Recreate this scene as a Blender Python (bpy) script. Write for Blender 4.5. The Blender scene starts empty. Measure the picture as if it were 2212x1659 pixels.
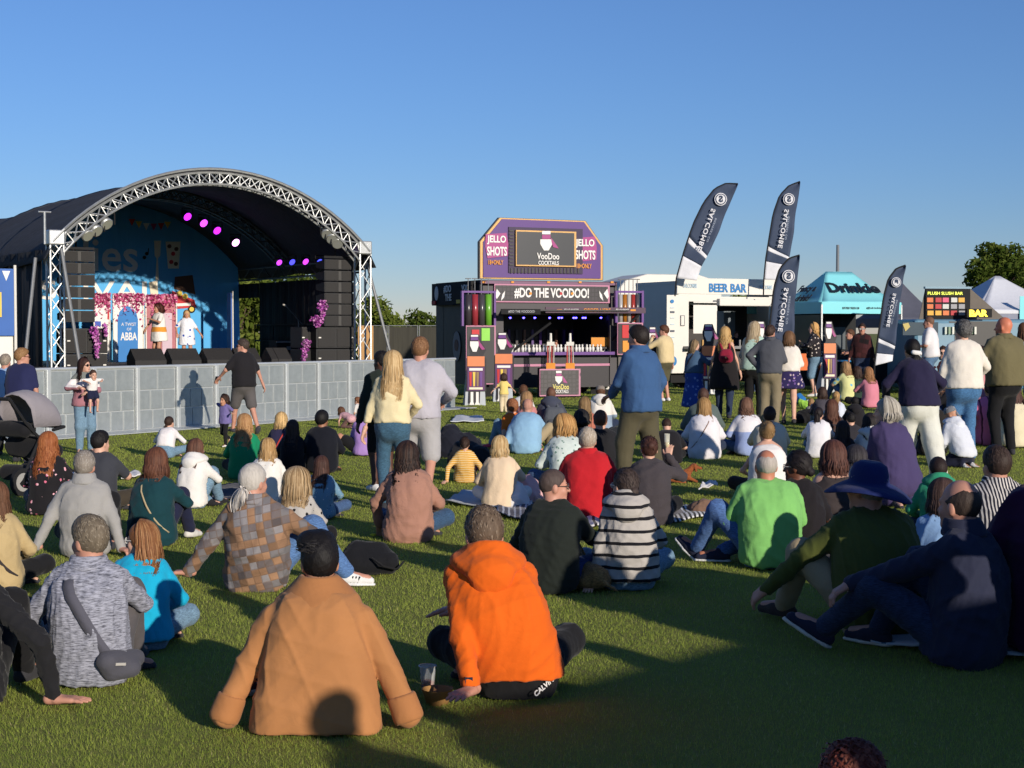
import bpy, math, random
import numpy as np
from mathutils import Vector, Matrix
random.seed(7); RNG = np.random.default_rng(11)
R = math.radians
S = bpy.context.scene; COL = S.collection

# ------------------------------------------------------------------ camera, sky, sun, exposure
FPX, CX, CY, HZ, CAMH = 3300.0, 1106.0, 829.5, 717.0, 1.75   # lens and eye height worked out from the photograph
PITCH = math.atan((CY - HZ) / FPX)
cam_d = bpy.data.cameras.new('camera'); cam = bpy.data.objects.new('camera', cam_d); COL.objects.link(cam)
cam_d.sensor_width = 36.0; cam_d.lens = 36.0 * FPX / 2212.0
cam_d.clip_start = 0.1; cam_d.clip_end = 3000
cam.location = (0, 0, CAMH); cam.rotation_euler = (math.pi / 2 - PITCH, 0, 0)
S.camera = cam
SUN_EL, SUN_AZ = R(14.5), math.atan2(0.54, -0.84)            # azimuth measured from +Y towards +X
w = bpy.data.worlds.new('World'); S.world = w; w.use_nodes = True
nt = w.node_tree; nt.nodes.clear()
sky = nt.nodes.new('ShaderNodeTexSky'); sky.sky_type = 'NISHITA'; sky.sun_disc = False
sky.sun_elevation = SUN_EL; sky.sun_rotation = SUN_AZ; sky.altitude = 7500; sky.air_density = 2.8; sky.dust_density = 0.0; sky.ozone_density = 6.6
bgn = nt.nodes.new('ShaderNodeBackground'); bgn.inputs[1].default_value = 0.092
wo = nt.nodes.new('ShaderNodeOutputWorld')
tint = nt.nodes.new('ShaderNodeMix'); tint.data_type = 'RGBA'; tint.blend_type = 'MULTIPLY'; tint.inputs[0].default_value = 1.0; tint.inputs[7].default_value = (1.02, 0.88, 0.98, 1)   # white balance of the photograph
nt.links.new(sky.outputs[0], tint.inputs[6]); nt.links.new(tint.outputs[2], bgn.inputs[0]); nt.links.new(bgn.outputs[0], wo.inputs[0])
sd = bpy.data.lights.new('sun', 'SUN'); sun = bpy.data.objects.new('sun', sd); COL.objects.link(sun)
sd.energy = 3.75; sd.angle = R(0.55); sd.color = (1.0, 0.90, 0.76)
to_sun = Vector((math.sin(SUN_AZ) * math.cos(SUN_EL), math.cos(SUN_AZ) * math.cos(SUN_EL), math.sin(SUN_EL)))
sun.rotation_euler = to_sun.to_track_quat('Z', 'Y').to_euler(); sun.location = to_sun * 60
S.view_settings.view_transform = 'Standard'; S.view_settings.look = 'None'
S.view_settings.exposure = 0.36; S.view_settings.gamma = 1.0; S.view_settings.use_curve_mapping = False
S.cycles.max_bounces = 6; S.cycles.diffuse_bounces = 3; S.cycles.glossy_bounces = 3
S.cycles.transmission_bounces = 5; S.cycles.transparent_max_bounces = 8
S.cycles.use_denoising = True; S.cycles.caustics_reflective = False; S.cycles.caustics_refractive = False

# ------------------------------------------------------------------ where a picture point lies in the place
_f = Vector((0, math.cos(PITCH), -math.sin(PITCH))); _u = Vector((0, math.sin(PITCH), math.cos(PITCH)))
def ray(px, py): return _f + Vector((1, 0, 0)) * ((px - CX) / FPX) - _u * ((py - CY) / FPX)
def G(px, py, z=0.0):
    d = ray(px, py); t = (z - CAMH) / d.z
    return Vector((d.x * t, d.y * t, z))
def AT(px, py, Y):
    d = ray(px, py); t = Y / d.y
    return Vector((d.x * t, Y, CAMH + d.z * t))

# ------------------------------------------------------------------ objects
def tag(o, label=None, cat=None, group=None, kind=None):
    if label: o['label'] = label
    if cat: o['category'] = cat
    if group: o['group'] = group
    if kind: o['kind'] = kind
    return o
def link(name, me, mat=None, parent=None):
    o = bpy.data.objects.new(name, me); COL.objects.link(o)
    if mat is not None:
        if len(me.materials) == 0: me.materials.append(mat)
        else: o.material_slots[0].link = 'OBJECT'; o.material_slots[0].material = mat
    if parent is not None: o.parent = parent
    return o
def empty(name, loc=(0, 0, 0), rz=0.0, label=None, cat=None, group=None):
    o = bpy.data.objects.new(name, None); COL.objects.link(o)
    o.location = loc; o.rotation_euler = (0, 0, rz); o.empty_display_size = 0.2
    return tag(o, label, cat, group)
def np_mesh(name, V, Q, smooth=True, attr=None):
    V = np.ascontiguousarray(V, np.float32); Q = np.ascontiguousarray(Q, np.int32); n = Q.shape[1]
    me = bpy.data.meshes.new(name)
    me.vertices.add(len(V)); me.vertices.foreach_set('co', V.ravel())
    me.loops.add(Q.size); me.loops.foreach_set('vertex_index', Q.ravel())
    me.polygons.add(len(Q)); me.polygons.foreach_set('loop_start', np.arange(0, Q.size, n, dtype=np.int32))
    try: me.polygons.foreach_set('loop_total', np.full(len(Q), n, np.int32))
    except Exception: pass
    me.polygons.foreach_set('use_smooth', np.full(len(Q), smooth, bool))
    if attr is not None:
        a = me.attributes.new('tone', 'FLOAT', 'POINT'); a.data.foreach_set('value', np.ascontiguousarray(attr, np.float32))
    me.update(calc_edges=True)
    return me
class MB:
    """collects simple solids of ONE part"""
    def __init__(s): s.v = []; s.f = []
    def add(s, vs, fs):
        o = len(s.v); s.v += [tuple(v) for v in vs]; s.f += [tuple(i + o for i in f) for f in fs]; return s
    def box(s, c, d, rot=None):
        c = Vector(c); M = rot if rot is not None else Matrix.Identity(3)
        vs = [c + M @ Vector((x * d[0] / 2, y * d[1] / 2, z * d[2] / 2)) for x in (-1, 1) for y in (-1, 1) for z in (-1, 1)]
        return s.add(vs, [(0, 1, 3, 2), (4, 6, 7, 5), (0, 4, 5, 1), (2, 3, 7, 6), (0, 2, 6, 4), (1, 5, 7, 3)])
    def tube(s, a, b, r, r2=None, n=8):
        a, b = Vector(a), Vector(b); r2 = r if r2 is None else r2
        z = (b - a).normalized(); x = z.orthogonal().normalized(); y = z.cross(x)
        vs = []
        for p, q in ((a, r), (b, r2)): vs += [p + (x * math.cos(6.28318 * i / n) + y * math.sin(6.28318 * i / n)) * q for i in range(n)]
        fs = [(i, (i + 1) % n, n + (i + 1) % n, n + i) for i in range(n)] + [tuple(range(n - 1, -1, -1)), tuple(range(n, 2 * n))]
        return s.add(vs, fs)
    def path(s, pts, r, n=6):
        for a, b in zip(pts[:-1], pts[1:]): s.tube(a, b, r, n=n)
        return s
    def lathe(s, prof, n=20, c=(0, 0, 0)):
        vs = []; fs = []; c = Vector(c)
        for (r, z) in prof: vs += [c + Vector((r * math.cos(6.28318 * i / n), r * math.sin(6.28318 * i / n), z)) for i in range(n)]
        for k in range(len(prof) - 1): fs += [(k * n + i, k * n + (i + 1) % n, (k + 1) * n + (i + 1) % n, (k + 1) * n + i) for i in range(n)]
        return s.add(vs, fs)
    def prism(s, pts, thick, axis=1):
        """outline (a,b) extruded along an axis, centred"""
        n = len(pts); vs = []
        for t in (-thick / 2, thick / 2):
            for a, b in pts:
                vs.append((a, t, b) if axis == 1 else ((t, a, b) if axis == 0 else (a, b, t)))
        fs = [tuple(range(n)), tuple(range(2 * n - 1, n - 1, -1))] + [(i, n + i, n + (i + 1) % n, (i + 1) % n) for i in range(n)]
        return s.add(vs, fs)
    def mesh(s, name, smooth=False):
        me = bpy.data.meshes.new(name); me.from_pydata([tuple(v) for v in s.v], [], s.f)
        import bmesh
        bm = bmesh.new(); bm.from_mesh(me); bmesh.ops.recalc_face_normals(bm, faces=bm.faces); bm.to_mesh(me); bm.free()
        if smooth: me.shade_smooth()
        return me
    def obj(s, name, mat, parent=None, smooth=False, bevel=0):
        o = link(name, s.mesh(name, smooth), mat, parent)
        if bevel:
            b = o.modifiers.new('bevel', 'BEVEL'); b.width = bevel; b.segments = 2; b.limit_method = 'ANGLE'
        return o
_fonts = {}
def text(s, size, mat, parent, loc, rot=(math.pi / 2, 0, 0), extrude=0.004, sx=1.0, align='CENTER', bold=0.0, name='lettering', spacing=1.0, shear=0.0):
    c = bpy.data.curves.new('t', 'FONT'); c.body = s; c.size = size; c.extrude = extrude; c.align_x = align; c.align_y = 'CENTER'
    c.offset = bold; c.space_character = spacing; c.shear = shear; c.resolution_u = 3
    t = bpy.data.objects.new('t', c); me = bpy.data.meshes.new_from_object(t); me.name = 'lettering'
    bpy.data.objects.remove(t); bpy.data.curves.remove(c)
    o = link(name, me, mat, parent); o.location = loc; o.rotation_euler = rot; o.scale = (sx, 1, 1)
    return o
def copy_tree(o, parent=None):
    c = o.copy(); COL.objects.link(c)
    if parent is not None: c.parent = parent
    for ch in o.children: copy_tree(ch, c)
    return c

# ------------------------------------------------------------------ materials (all node based)
def lin(c, k=1.0):
    o = []
    for v in c[:3]:
        v = v / 255.0
        o.append(k * (v / 12.92 if v <= 0.04045 else ((v + 0.055) / 1.055) ** 2.4))
    return tuple(o)
class N:
    def __init__(s, name):
        s.m = bpy.data.materials.new(name); s.m.use_nodes = True; s.t = s.m.node_tree; s.t.nodes.clear()
        s.out = s.n('OutputMaterial'); s.p = s.n('BsdfPrincipled'); s.l(s.p.outputs[0], s.out.inputs[0])
    def n(s, k, **kw):
        x = s.t.nodes.new('ShaderNode' + k)
        for a, b in kw.items(): setattr(x, a, b)
        return x
    def l(s, a, b): s.t.links.new(a, b)
    def set(s, **kw):
        for k, v in kw.items():
            i = s.p.inputs[k.replace('_', ' ').title() if k not in ('IOR',) else k]
            i.default_value = v
        return s
    def coord(s, kind='Object'): return s.n('TexCoord').outputs[kind]
    def mapping(s, vec, scale=(1, 1, 1), rot=(0, 0, 0), loc=(0, 0, 0)):
        m = s.n('Mapping'); m.inputs['Scale'].default_value = scale; m.inputs['Rotation'].default_value = rot; m.inputs['Location'].default_value = loc
        s.l(vec, m.inputs['Vector']); return m.outputs[0]
    def noise(s, vec, scale, detail=2.0, rough=0.5, dist=0.0):
        x = s.n('TexNoise'); x.inputs['Scale'].default_value = scale; x.inputs['Detail'].default_value = detail
        x.inputs['Roughness'].default_value = rough; x.inputs['Distortion'].default_value = dist
        if vec is not None: s.l(vec, x.inputs['Vector'])
        return x.outputs[0]
    def ramp(s, fac, stops, interp='LINEAR'):
        r = s.n('ValToRGB'); r.color_ramp.interpolation = interp; e = r.color_ramp.elements
        while len(e) < len(stops): e.new(0.5)
        for x, (p, c) in zip(e, stops): x.position = p; x.color = (*c[:3], 1)
        s.l(fac, r.inputs[0]); return r.outputs[0]
    def mix(s, fac, a, b, mode='MIX'):
        x = s.n('Mix', data_type='RGBA', blend_type=mode)
        for v, i in ((fac, x.inputs[0]), (a, x.inputs[6]), (b, x.inputs[7])):
            if isinstance(v, (int, float)): i.default_value = v
            elif isinstance(v, tuple): i.default_value = (*v[:3], 1)
            else: s.l(v, i)
        return x.outputs[2]
    def math(s, op, a, b=0.0, c=None):
        x = s.n('Math', operation=op)
        for v, i in zip((a, b, c), x.inputs):
            if v is None: continue
            if isinstance(v, (int, float)): i.default_value = v
            else: s.l(v, i)
        return x.outputs[0]
    def sep(s, vec):
        x = s.n('SeparateXYZ'); s.l(vec, x.inputs[0]); return x.outputs
    def bump(s, h, strength=0.3, dist=0.01, prev=None):
        b = s.n('Bump'); b.inputs['Strength'].default_value = strength; b.inputs['Distance'].default_value = dist
        s.l(h, b.inputs['Height'])
        if prev is not None: s.l(prev, b.inputs['Normal'])
        return b.outputs[0]
    def col(s, c): s.l(c, s.p.inputs['Base Color']) if not isinstance(c, tuple) else setattr(s.p.inputs['Base Color'], 'default_value', (*c[:3], 1))
    def nrm(s, b): s.l(b, s.p.inputs['Normal'])
_mats = {}
def plain(rgb, rough=0.6, metal=0.0, var=0.12, scale=4.0, bump=0.0, k=0.82, coat=0.0):
    key = ('plain', tuple(rgb), rough, metal, var, scale, bump, k, coat)
    if key in _mats: return _mats[key]
    n = N('surface_%d' % len(_mats)); v = n.coord(); c = lin(rgb, k)
    a = n.noise(v, scale, 4)
    n.col(n.mix(a, tuple(x * (1 - var) for x in c), tuple(min(1, x * (1 + var)) for x in c)))
    n.p.inputs['Roughness'].default_value = rough; n.p.inputs['Metallic'].default_value = metal; n.p.inputs['Coat Weight'].default_value = coat
    if bump: n.nrm(n.bump(n.noise(v, scale * 12, 3), bump, 0.01))
    _mats[key] = n.m; return n.m
def glow(rgb, strength):
    key = ('glow', tuple(rgb), strength)
    if key in _mats: return _mats[key]
    n = N('lamp_glow'); c = lin(rgb); n.col(c); n.p.inputs['Emission Color'].default_value = (*c, 1); n.p.inputs['Emission Strength'].default_value = strength
    _mats[key] = n.m; return n.m
def glass(rgb=(235, 240, 240), rough=0.02, alpha=1.0):
    key = ('glass', tuple(rgb), rough)
    if key in _mats: return _mats[key]
    n = N('clear_plastic'); n.col(lin(rgb)); n.p.inputs['Roughness'].default_value = 0.15; n.p.inputs['Alpha'].default_value = 0.32; n.p.inputs['IOR'].default_value = 1.4
    _mats[key] = n.m; return n.m
FK = 0.80
def fabric(rgb, kind='plain', rgb2=None, p=1.0, rough=0.88, var=0.14, fold=0.35, weave=0.25, rgb3=None, seed=0.0):
    """cloth: colour with wear, weave and crease relief; kind chooses stripes, plaid, blooms, heather"""
    key = ('fab', tuple(rgb), kind, rgb2, p, rough, var, fold, weave, rgb3, seed)
    if key in _mats: return _mats[key]
    n = N('cloth_%d' % len(_mats)); v = n.coord(); c = lin(rgb, FK)
    if seed: v = n.mapping(v, loc=(seed, seed * 1.7, seed * 0.6))
    c2 = lin(rgb2, FK) if rgb2 else tuple(x * 0.6 for x in c); c3 = lin(rgb3, FK) if rgb3 else c2
    big = n.noise(v, 5.0, 3)
    base = n.mix(big, tuple(x * (1 - var) for x in c), tuple(min(1, x * (1 + var)) for x in c))
    if kind in ('hstripe', 'vstripe'):
        q = n.sep(n.mapping(v, loc=(0, 0, 0)))
        a = q[2] if kind == 'hstripe' else q[0]
        wv = n.math('MULTIPLY', n.noise(v, 7.0, 1), 0.02)
        f = n.math('FRACT', n.math('MULTIPLY', n.math('ADD', a, wv), p))
        m = n.math('LESS_THAN', f, rgb3[0] if rgb3 else 0.3)
        base = n.mix(m, base, c2)
    elif kind == 'multistripe':
        q = n.sep(v); wv = n.math('MULTIPLY', n.noise(v, 6.0, 1), 0.03)
        f = n.math('FRACT', n.math('MULTIPLY', n.math('ADD', q[0], wv), p))
        base = n.ramp(f, [(0.0, c), (0.42, c2), (0.5, c3), (0.56, c2), (0.6, c)], 'CONSTANT')
    elif kind == 'plaid':
        vv = n.mapping(v, rot=(0, R(12), 0)); vv2 = n.n('VectorMath', operation='SNAP'); n.l(vv, vv2.inputs[0]); vv2.inputs[1].default_value = (1 / p, 9.0, 1 / p)
        wn = n.n('TexWhiteNoise', noise_dimensions='3D'); n.l(vv2.outputs[0], wn.inputs['Vector'])
        base = n.ramp(wn.outputs['Value'], [(0.0, c), (0.22, c2), (0.40, c3), (0.55, tuple(x * 1.45 for x in c3)), (0.68, tuple(x * 0.7 for x in c)), (0.82, tuple(x * 1.25 for x in c)), (0.92, tuple(x * 0.6 for x in c2))], 'CONSTANT')
        q = n.sep(vv); f1 = n.math('LESS_THAN', n.math('FRACT', n.math('MULTIPLY', q[2], p)), 0.13); f2 = n.math('LESS_THAN', n.math('FRACT', n.math('MULTIPLY', q[0], p)), 0.13)
        base = n.mix(n.math('MULTIPLY', n.math('MAXIMUM', f1, f2), 0.45), base, tuple(x * 0.5 for x in c))
    elif kind == 'bloom':
        vo = n.n('TexVoronoi'); vo.inputs['Scale'].default_value = p; vo.inputs['Randomness'].default_value = 1.0; n.l(v, vo.inputs['Vector'])
        d = n.math('ADD', vo.outputs['Distance'], n.math('MULTIPLY', n.noise(v, p * 2.5, 2), 0.35))
        base = n.mix(n.math('LESS_THAN', d, 0.42), base, n.mix(n.math('GREATER_THAN', n.noise(v, p * 0.8, 1), 0.5), c2, c3))
    elif kind == 'heather':
        h = n.noise(n.mapping(v, scale=(1.0, 1.0, 7.0)), p, 4, 0.7)
        base = n.ramp(h, [(0.36, c2), (0.5, c), (0.62, tuple(min(1, x * 1.5) for x in c))])
    elif kind == 'zones':      # colour blocks stacked up the body
        q = n.sep(v); wv = n.math('ADD', q[2], n.math('MULTIPLY', n.noise(v, 5.0, 1), 0.03))
        base = n.mix(n.math('GREATER_THAN', wv, p), base, n.mix(n.math('GREATER_THAN', wv, p + 0.14), c2, c3))
    n.col(base); n.p.inputs['Roughness'].default_value = rough
    n.p.inputs['Sheen Weight'].default_value = 0.08; n.p.inputs['Specular IOR Level'].default_value = 0.2
    wr = n.math('ABSOLUTE', n.math('SUBTRACT', n.noise(n.mapping(v, scale=(1.0, 1.0, 1.9), rot=(0.3, 0.5, 0.2)), 6.5, 2, 0.5, 1.3), 0.5))
    b = n.bump(n.math('ADD', n.math('MULTIPLY', wr, 0.55), n.math('MULTIPLY', n.noise(n.mapping(v, scale=(1.0, 1.0, 0.55), rot=(0.2, 0.35, 0.1)), 9.0, 3, 0.5, 0.4), 0.8)), fold * 0.75, 0.035)
    b = n.bump(n.noise(v, 320.0, 1), weave, 0.002, b)
    n.nrm(b)
    _mats[key] = n.m; return n.m
def denim(rgb): return fabric(rgb, 'heather', tuple(int(x * 0.8) for x in rgb), 40.0, weave=0.4)
def skin(rgb):
    key = ('skin', tuple(rgb))
    if key in _mats: return _mats[key]
    n = N('skin_%d' % len(_mats)); v = n.coord(); c = lin(rgb, 0.82)
    a = n.noise(v, 18.0, 4)
    n.col(n.mix(a, tuple(x * m for x, m in zip(c, (0.86, 0.78, 0.74))), tuple(x * m for x, m in zip(c, (1.06, 1.02, 1.0)))))
    n.p.inputs['Roughness'].default_value = 0.52; n.p.inputs['Specular IOR Level'].default_value = 0.35
    n.nrm(n.bump(n.noise(v, 160.0, 2), 0.12, 0.002))
    _mats[key] = n.m; return n.m
def hairmat(rgb, rgb2=None):
    key = ('hair', tuple(rgb), rgb2)
    if key in _mats: return _mats[key]
    n = N('hair_%d' % len(_mats)); v = n.coord(); c = lin(rgb, 0.8)
    hi = lin(rgb2, 0.8) if rgb2 else tuple(min(1, x * 1.9 + 0.012) for x in c)
    at = n.n('Attribute', attribute_name='tone'); st = n.noise(n.mapping(v, scale=(60, 60, 6)), 1.0, 3)
    f = n.math('ADD', n.math('MULTIPLY', at.outputs['Fac'], 0.6), n.math('MULTIPLY', st, 0.5))
    n.col(n.ramp(f, [(0.15, tuple(x * 0.5 for x in c)), (0.5, c), (0.9, hi)]))
    n.p.inputs['Roughness'].default_value = 0.6; n.p.inputs['Specular IOR Level'].default_value = 0.25
    n.nrm(n.bump(n.noise(n.mapping(v, scale=(220, 220, 60)), 1.0, 2), 0.6, 0.004))
    _mats[key] = n.m; return n.m
# ------------------------------------------------------------------ bodies: smooth blended solids meshed as one continuous skin
_O = np.array([(0,0,0),(1,0,0),(0,1,0),(1,1,0),(0,0,1),(1,0,1),(0,1,1),(1,1,1)])
_E = [(0,1),(2,3),(4,5),(6,7),(0,2),(1,3),(4,6),(5,7),(0,4),(1,5),(2,6),(3,7)]
def surface(F, org, v):
    Sg = F < 0; c = Sg.astype(np.int8)
    s = c[:-1,:-1,:-1] + c[1:,:-1,:-1] + c[:-1,1:,:-1] + c[1:,1:,:-1] + c[:-1,:-1,1:] + c[1:,:-1,1:] + c[:-1,1:,1:] + c[1:,1:,1:]
    act = (s > 0) & (s < 8); I = np.argwhere(act); n = len(I)
    if n == 0: return np.zeros((0, 3)), np.zeros((0, 4), int)
    idx = np.full(act.shape, -1, np.int32); idx[act] = np.arange(n)
    vals = F[I[:, 0:1] + _O[:, 0], I[:, 1:2] + _O[:, 1], I[:, 2:3] + _O[:, 2]]
    p = np.zeros((n, 3)); cnt = np.zeros((n, 1))
    for a, b in _E:
        fa, fb = vals[:, a], vals[:, b]; m = (fa < 0) != (fb < 0)
        t = np.where(m, fa / np.where(m, fa - fb, 1), 0)[:, None]
        p += m[:, None] * (_O[a] + t * (_O[b] - _O[a])); cnt += m[:, None]
    V = org + v * (I + p / np.maximum(cnt, 1)); Q = []
    for ax in range(3):
        sl0 = [slice(1, -1)] * 3; sl1 = [slice(1, -1)] * 3; sl0[ax] = slice(0, -1); sl1[ax] = slice(1, None)
        e = Sg[tuple(sl0)] != Sg[tuple(sl1)]; A = np.argwhere(e)
        if len(A) == 0: continue
        off = np.ones(3, int); off[ax] = 0; A = A + off
        b_, c_ = (ax + 1) % 3, (ax + 2) % 3
        def cell(db, dc):
            B = A.copy(); B[:, b_] += db; B[:, c_] += dc; return idx[B[:, 0], B[:, 1], B[:, 2]]
        q = np.stack([cell(-1, -1), cell(0, -1), cell(0, 0), cell(-1, 0)], 1)
        fl = ~Sg[A[:, 0], A[:, 1], A[:, 2]]; q[fl] = q[fl][:, ::-1]; Q.append(q)
    Q = np.concatenate(Q); return V, Q[(Q >= 0).all(1)]
def cap(a, b, ra, rb=None, k=0.03): return ('c', np.array(a, float), np.array(b, float), ra, ra if rb is None else rb, k)
def ell(c, r, Rm=None, k=0.03): return ('e', np.array(c, float), np.array(r, float), np.eye(3) if Rm is None else Rm, k)
def sdf_mesh(prims, vox, cuts=(), hollow=()):
    lo = np.full(3, 1e9); hi = -lo
    bb = []
    for q in prims:
        if q[0] == 'c': r = max(q[3], q[4]); a = np.minimum(q[1], q[2]) - r; b = np.maximum(q[1], q[2]) + r
        else: r = max(q[2]); a = q[1] - r; b = q[1] + r
        bb.append((a, b)); lo = np.minimum(lo, a); hi = np.maximum(hi, b)
    lo = lo - 3 * vox; n = np.ceil((hi - lo) / vox).astype(int) + 4
    F = np.ones(n, np.float32); ax = [(lo[i] + vox * np.arange(n[i])).astype(np.float32) for i in range(3)]
    for q, (a, b) in zip(prims, bb):
        k = q[5] if q[0] == 'c' else q[4]; m = k + 2 * vox
        i0 = np.clip(np.floor((a - m - lo) / vox).astype(int), 0, n); i1 = np.clip(np.ceil((b + m - lo) / vox).astype(int) + 1, 0, n)
        X = ax[0][i0[0]:i1[0], None, None]; Y = ax[1][None, i0[1]:i1[1], None]; Z = ax[2][None, None, i0[2]:i1[2]]
        if q[0] == 'c':
            d = q[2] - q[1]; L = max(float(d @ d), 1e-9); x, y, z = X - q[1][0], Y - q[1][1], Z - q[1][2]
            h = np.clip((x * d[0] + y * d[1] + z * d[2]) / L, 0, 1)
            D = np.sqrt((x - d[0] * h) ** 2 + (y - d[1] * h) ** 2 + (z - d[2] * h) ** 2) - (q[3] + (q[4] - q[3]) * h)
        else:
            M = q[3]; r = q[2]; x, y, z = X - q[1][0], Y - q[1][1], Z - q[1][2]
            u = [(x * M[0, i] + y * M[1, i] + z * M[2, i]) / r[i] for i in range(3)]
            k0 = np.sqrt(u[0] ** 2 + u[1] ** 2 + u[2] ** 2); k1 = np.sqrt((u[0] / r[0]) ** 2 + (u[1] / r[1]) ** 2 + (u[2] / r[2]) ** 2)
            D = k0 * (k0 - 1) / np.maximum(k1, 1e-6)
        sl = (slice(i0[0], i1[0]), slice(i0[1], i1[1]), slice(i0[2], i1[2])); A = F[sl]
        h = np.clip(0.5 + 0.5 * (A - D) / k, 0, 1); F[sl] = A + (D - A) * h - k * h * (1 - h)
    for pt, nr in cuts:
        P = (ax[0][:, None, None] - pt[0]) * nr[0] + (ax[1][None, :, None] - pt[1]) * nr[1] + (ax[2][None, None, :] - pt[2]) * nr[2]
        F = np.maximum(F, P)
    return surface(F, lo, vox)
def normals(V, Q):
    a, b, c, d = (V[Q[:, i]] for i in range(4)); nf = np.cross(c - a, d - b); N_ = np.zeros_like(V)
    for i in range(4):
        for j in range(3): N_[:, j] += np.bincount(Q[:, i], nf[:, j], len(V))
    return N_ / np.maximum(np.linalg.norm(N_, axis=1, keepdims=True), 1e-9)
def creases(V, Q, amp, rng, freq=(24, 18, 15)):
    """cloth creases: ridged, bent waves pushed along the surface"""
    if amp <= 0 or len(V) == 0: return V
    h = np.zeros(len(V))
    for i in range(4):
        w = rng.normal(size=3) * np.array(freq) * (0.55 + 0.35 * i); w2 = rng.normal(size=3) * 9
        a = V @ w + 1.6 * np.sin(V @ w2 + rng.uniform(0, 6)) + rng.uniform(0, 6)
        h += (1 - np.abs(np.sin(a))) ** 2.2 * (0.9 - 0.15 * i)
    return V + normals(V, Q) * ((h - 1.0) * amp)[:, None]
def cat_mesh(parts):
    V = []; Q = []; o = 0
    for v, q in parts: V.append(v); Q.append(q + o); o += len(v)
    return np.concatenate(V), np.concatenate(Q)
def rotz(a): c, s = math.cos(a), math.sin(a); return np.array([[c, -s, 0], [s, c, 0], [0, 0, 1]])
def rotx(a): c, s = math.cos(a), math.sin(a); return np.array([[1, 0, 0], [0, c, -s], [0, s, c]])
def roty(a): c, s = math.cos(a), math.sin(a); return np.array([[c, 0, s], [0, 1, 0], [-s, 0, c]])
def unit(v): v = np.array(v, float); return v / max(np.linalg.norm(v), 1e-9)
def bone2(a, t, l1, l2, pole):
    v = t - a; D = np.linalg.norm(v); d = v / max(D, 1e-9); D = min(max(D, abs(l1 - l2) + 0.02), (l1 + l2) * 0.998)
    x = (l1 * l1 - l2 * l2 + D * D) / (2 * D); h = math.sqrt(max(l1 * l1 - x * x, 0)); pl = np.array(pole, float); pl = unit(pl - d * (pl @ d))
    return a + d * x + pl * h, a + d * D
LEGS = {  # ankle (right side; mirrored), knee pole, toe direction
    'cross': ((-0.10, 0.30, 0.07), (1.0, 0.35, 0.25), (-0.9, 0.35, -0.1)),
    'up':    ((0.13, 0.52, 0.075), (0.12, 0.3, 1), (0.15, 1, -0.05)),
    'out':   ((0.13, 0.83, 0.08), (0.3, 0, 1), (0.3, 0.5, 0.8)),
    'wide':  ((0.30, 0.50, 0.075), (0.7, 0.2, 1), (0.5, 1, 0)),
    'kneel': ((0.10, -0.12, 0.06), (0.2, 1, 0.2), (0.05, -1, -0.1)),
    'stand': ((0.10, 0.0, 0.075), (0.1, 1, 0), (0.25, 1, 0)),
}
ARMS = {  # wrist (right side), elbow pole, hand direction or None, palm normal
    'lap':   ((0.13, 0.30, 0.24), (1, -0.6, -0.2), None, (-0.6, 0.2, -0.7)),
    'knees': ((0.10, 0.42, 0.40), (1, -0.3, -0.6), (-0.9, 0.4, -0.2), (0, 0.3, -1)),
    'prop':  ((0.34, -0.24, 0.045), (0.9, -0.9, 0.2), (0.7, -0.7, 0), (0, 0, -1)),
    'face':  ((0.10, 0.24, 0.62), (1, 0.2, -0.7), (-0.4, 0.2, 0.9), (-0.8, 0.2, 0)),
    'down':  ((0.30, 0.05, 0.84), (0.9, -0.8, 0), None, (-1, 0, 0)),
    'bent':  ((0.16, 0.30, 1.08), (0.6, -1, -0.5), None, (-0.7, 0, -0.7)),
    'phone': ((0.10, 0.27, 1.22), (0.7, -0.6, -0.7), None, (-0.3, 0.2, 0.8)),
    'hips':  ((0.20, -0.02, 1.0), (1, -0.5, 0), None, (-1, 0, 0)),
}
def mir(v, s): return np.array([v[0] * s, v[1], v[2]], float)
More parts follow.
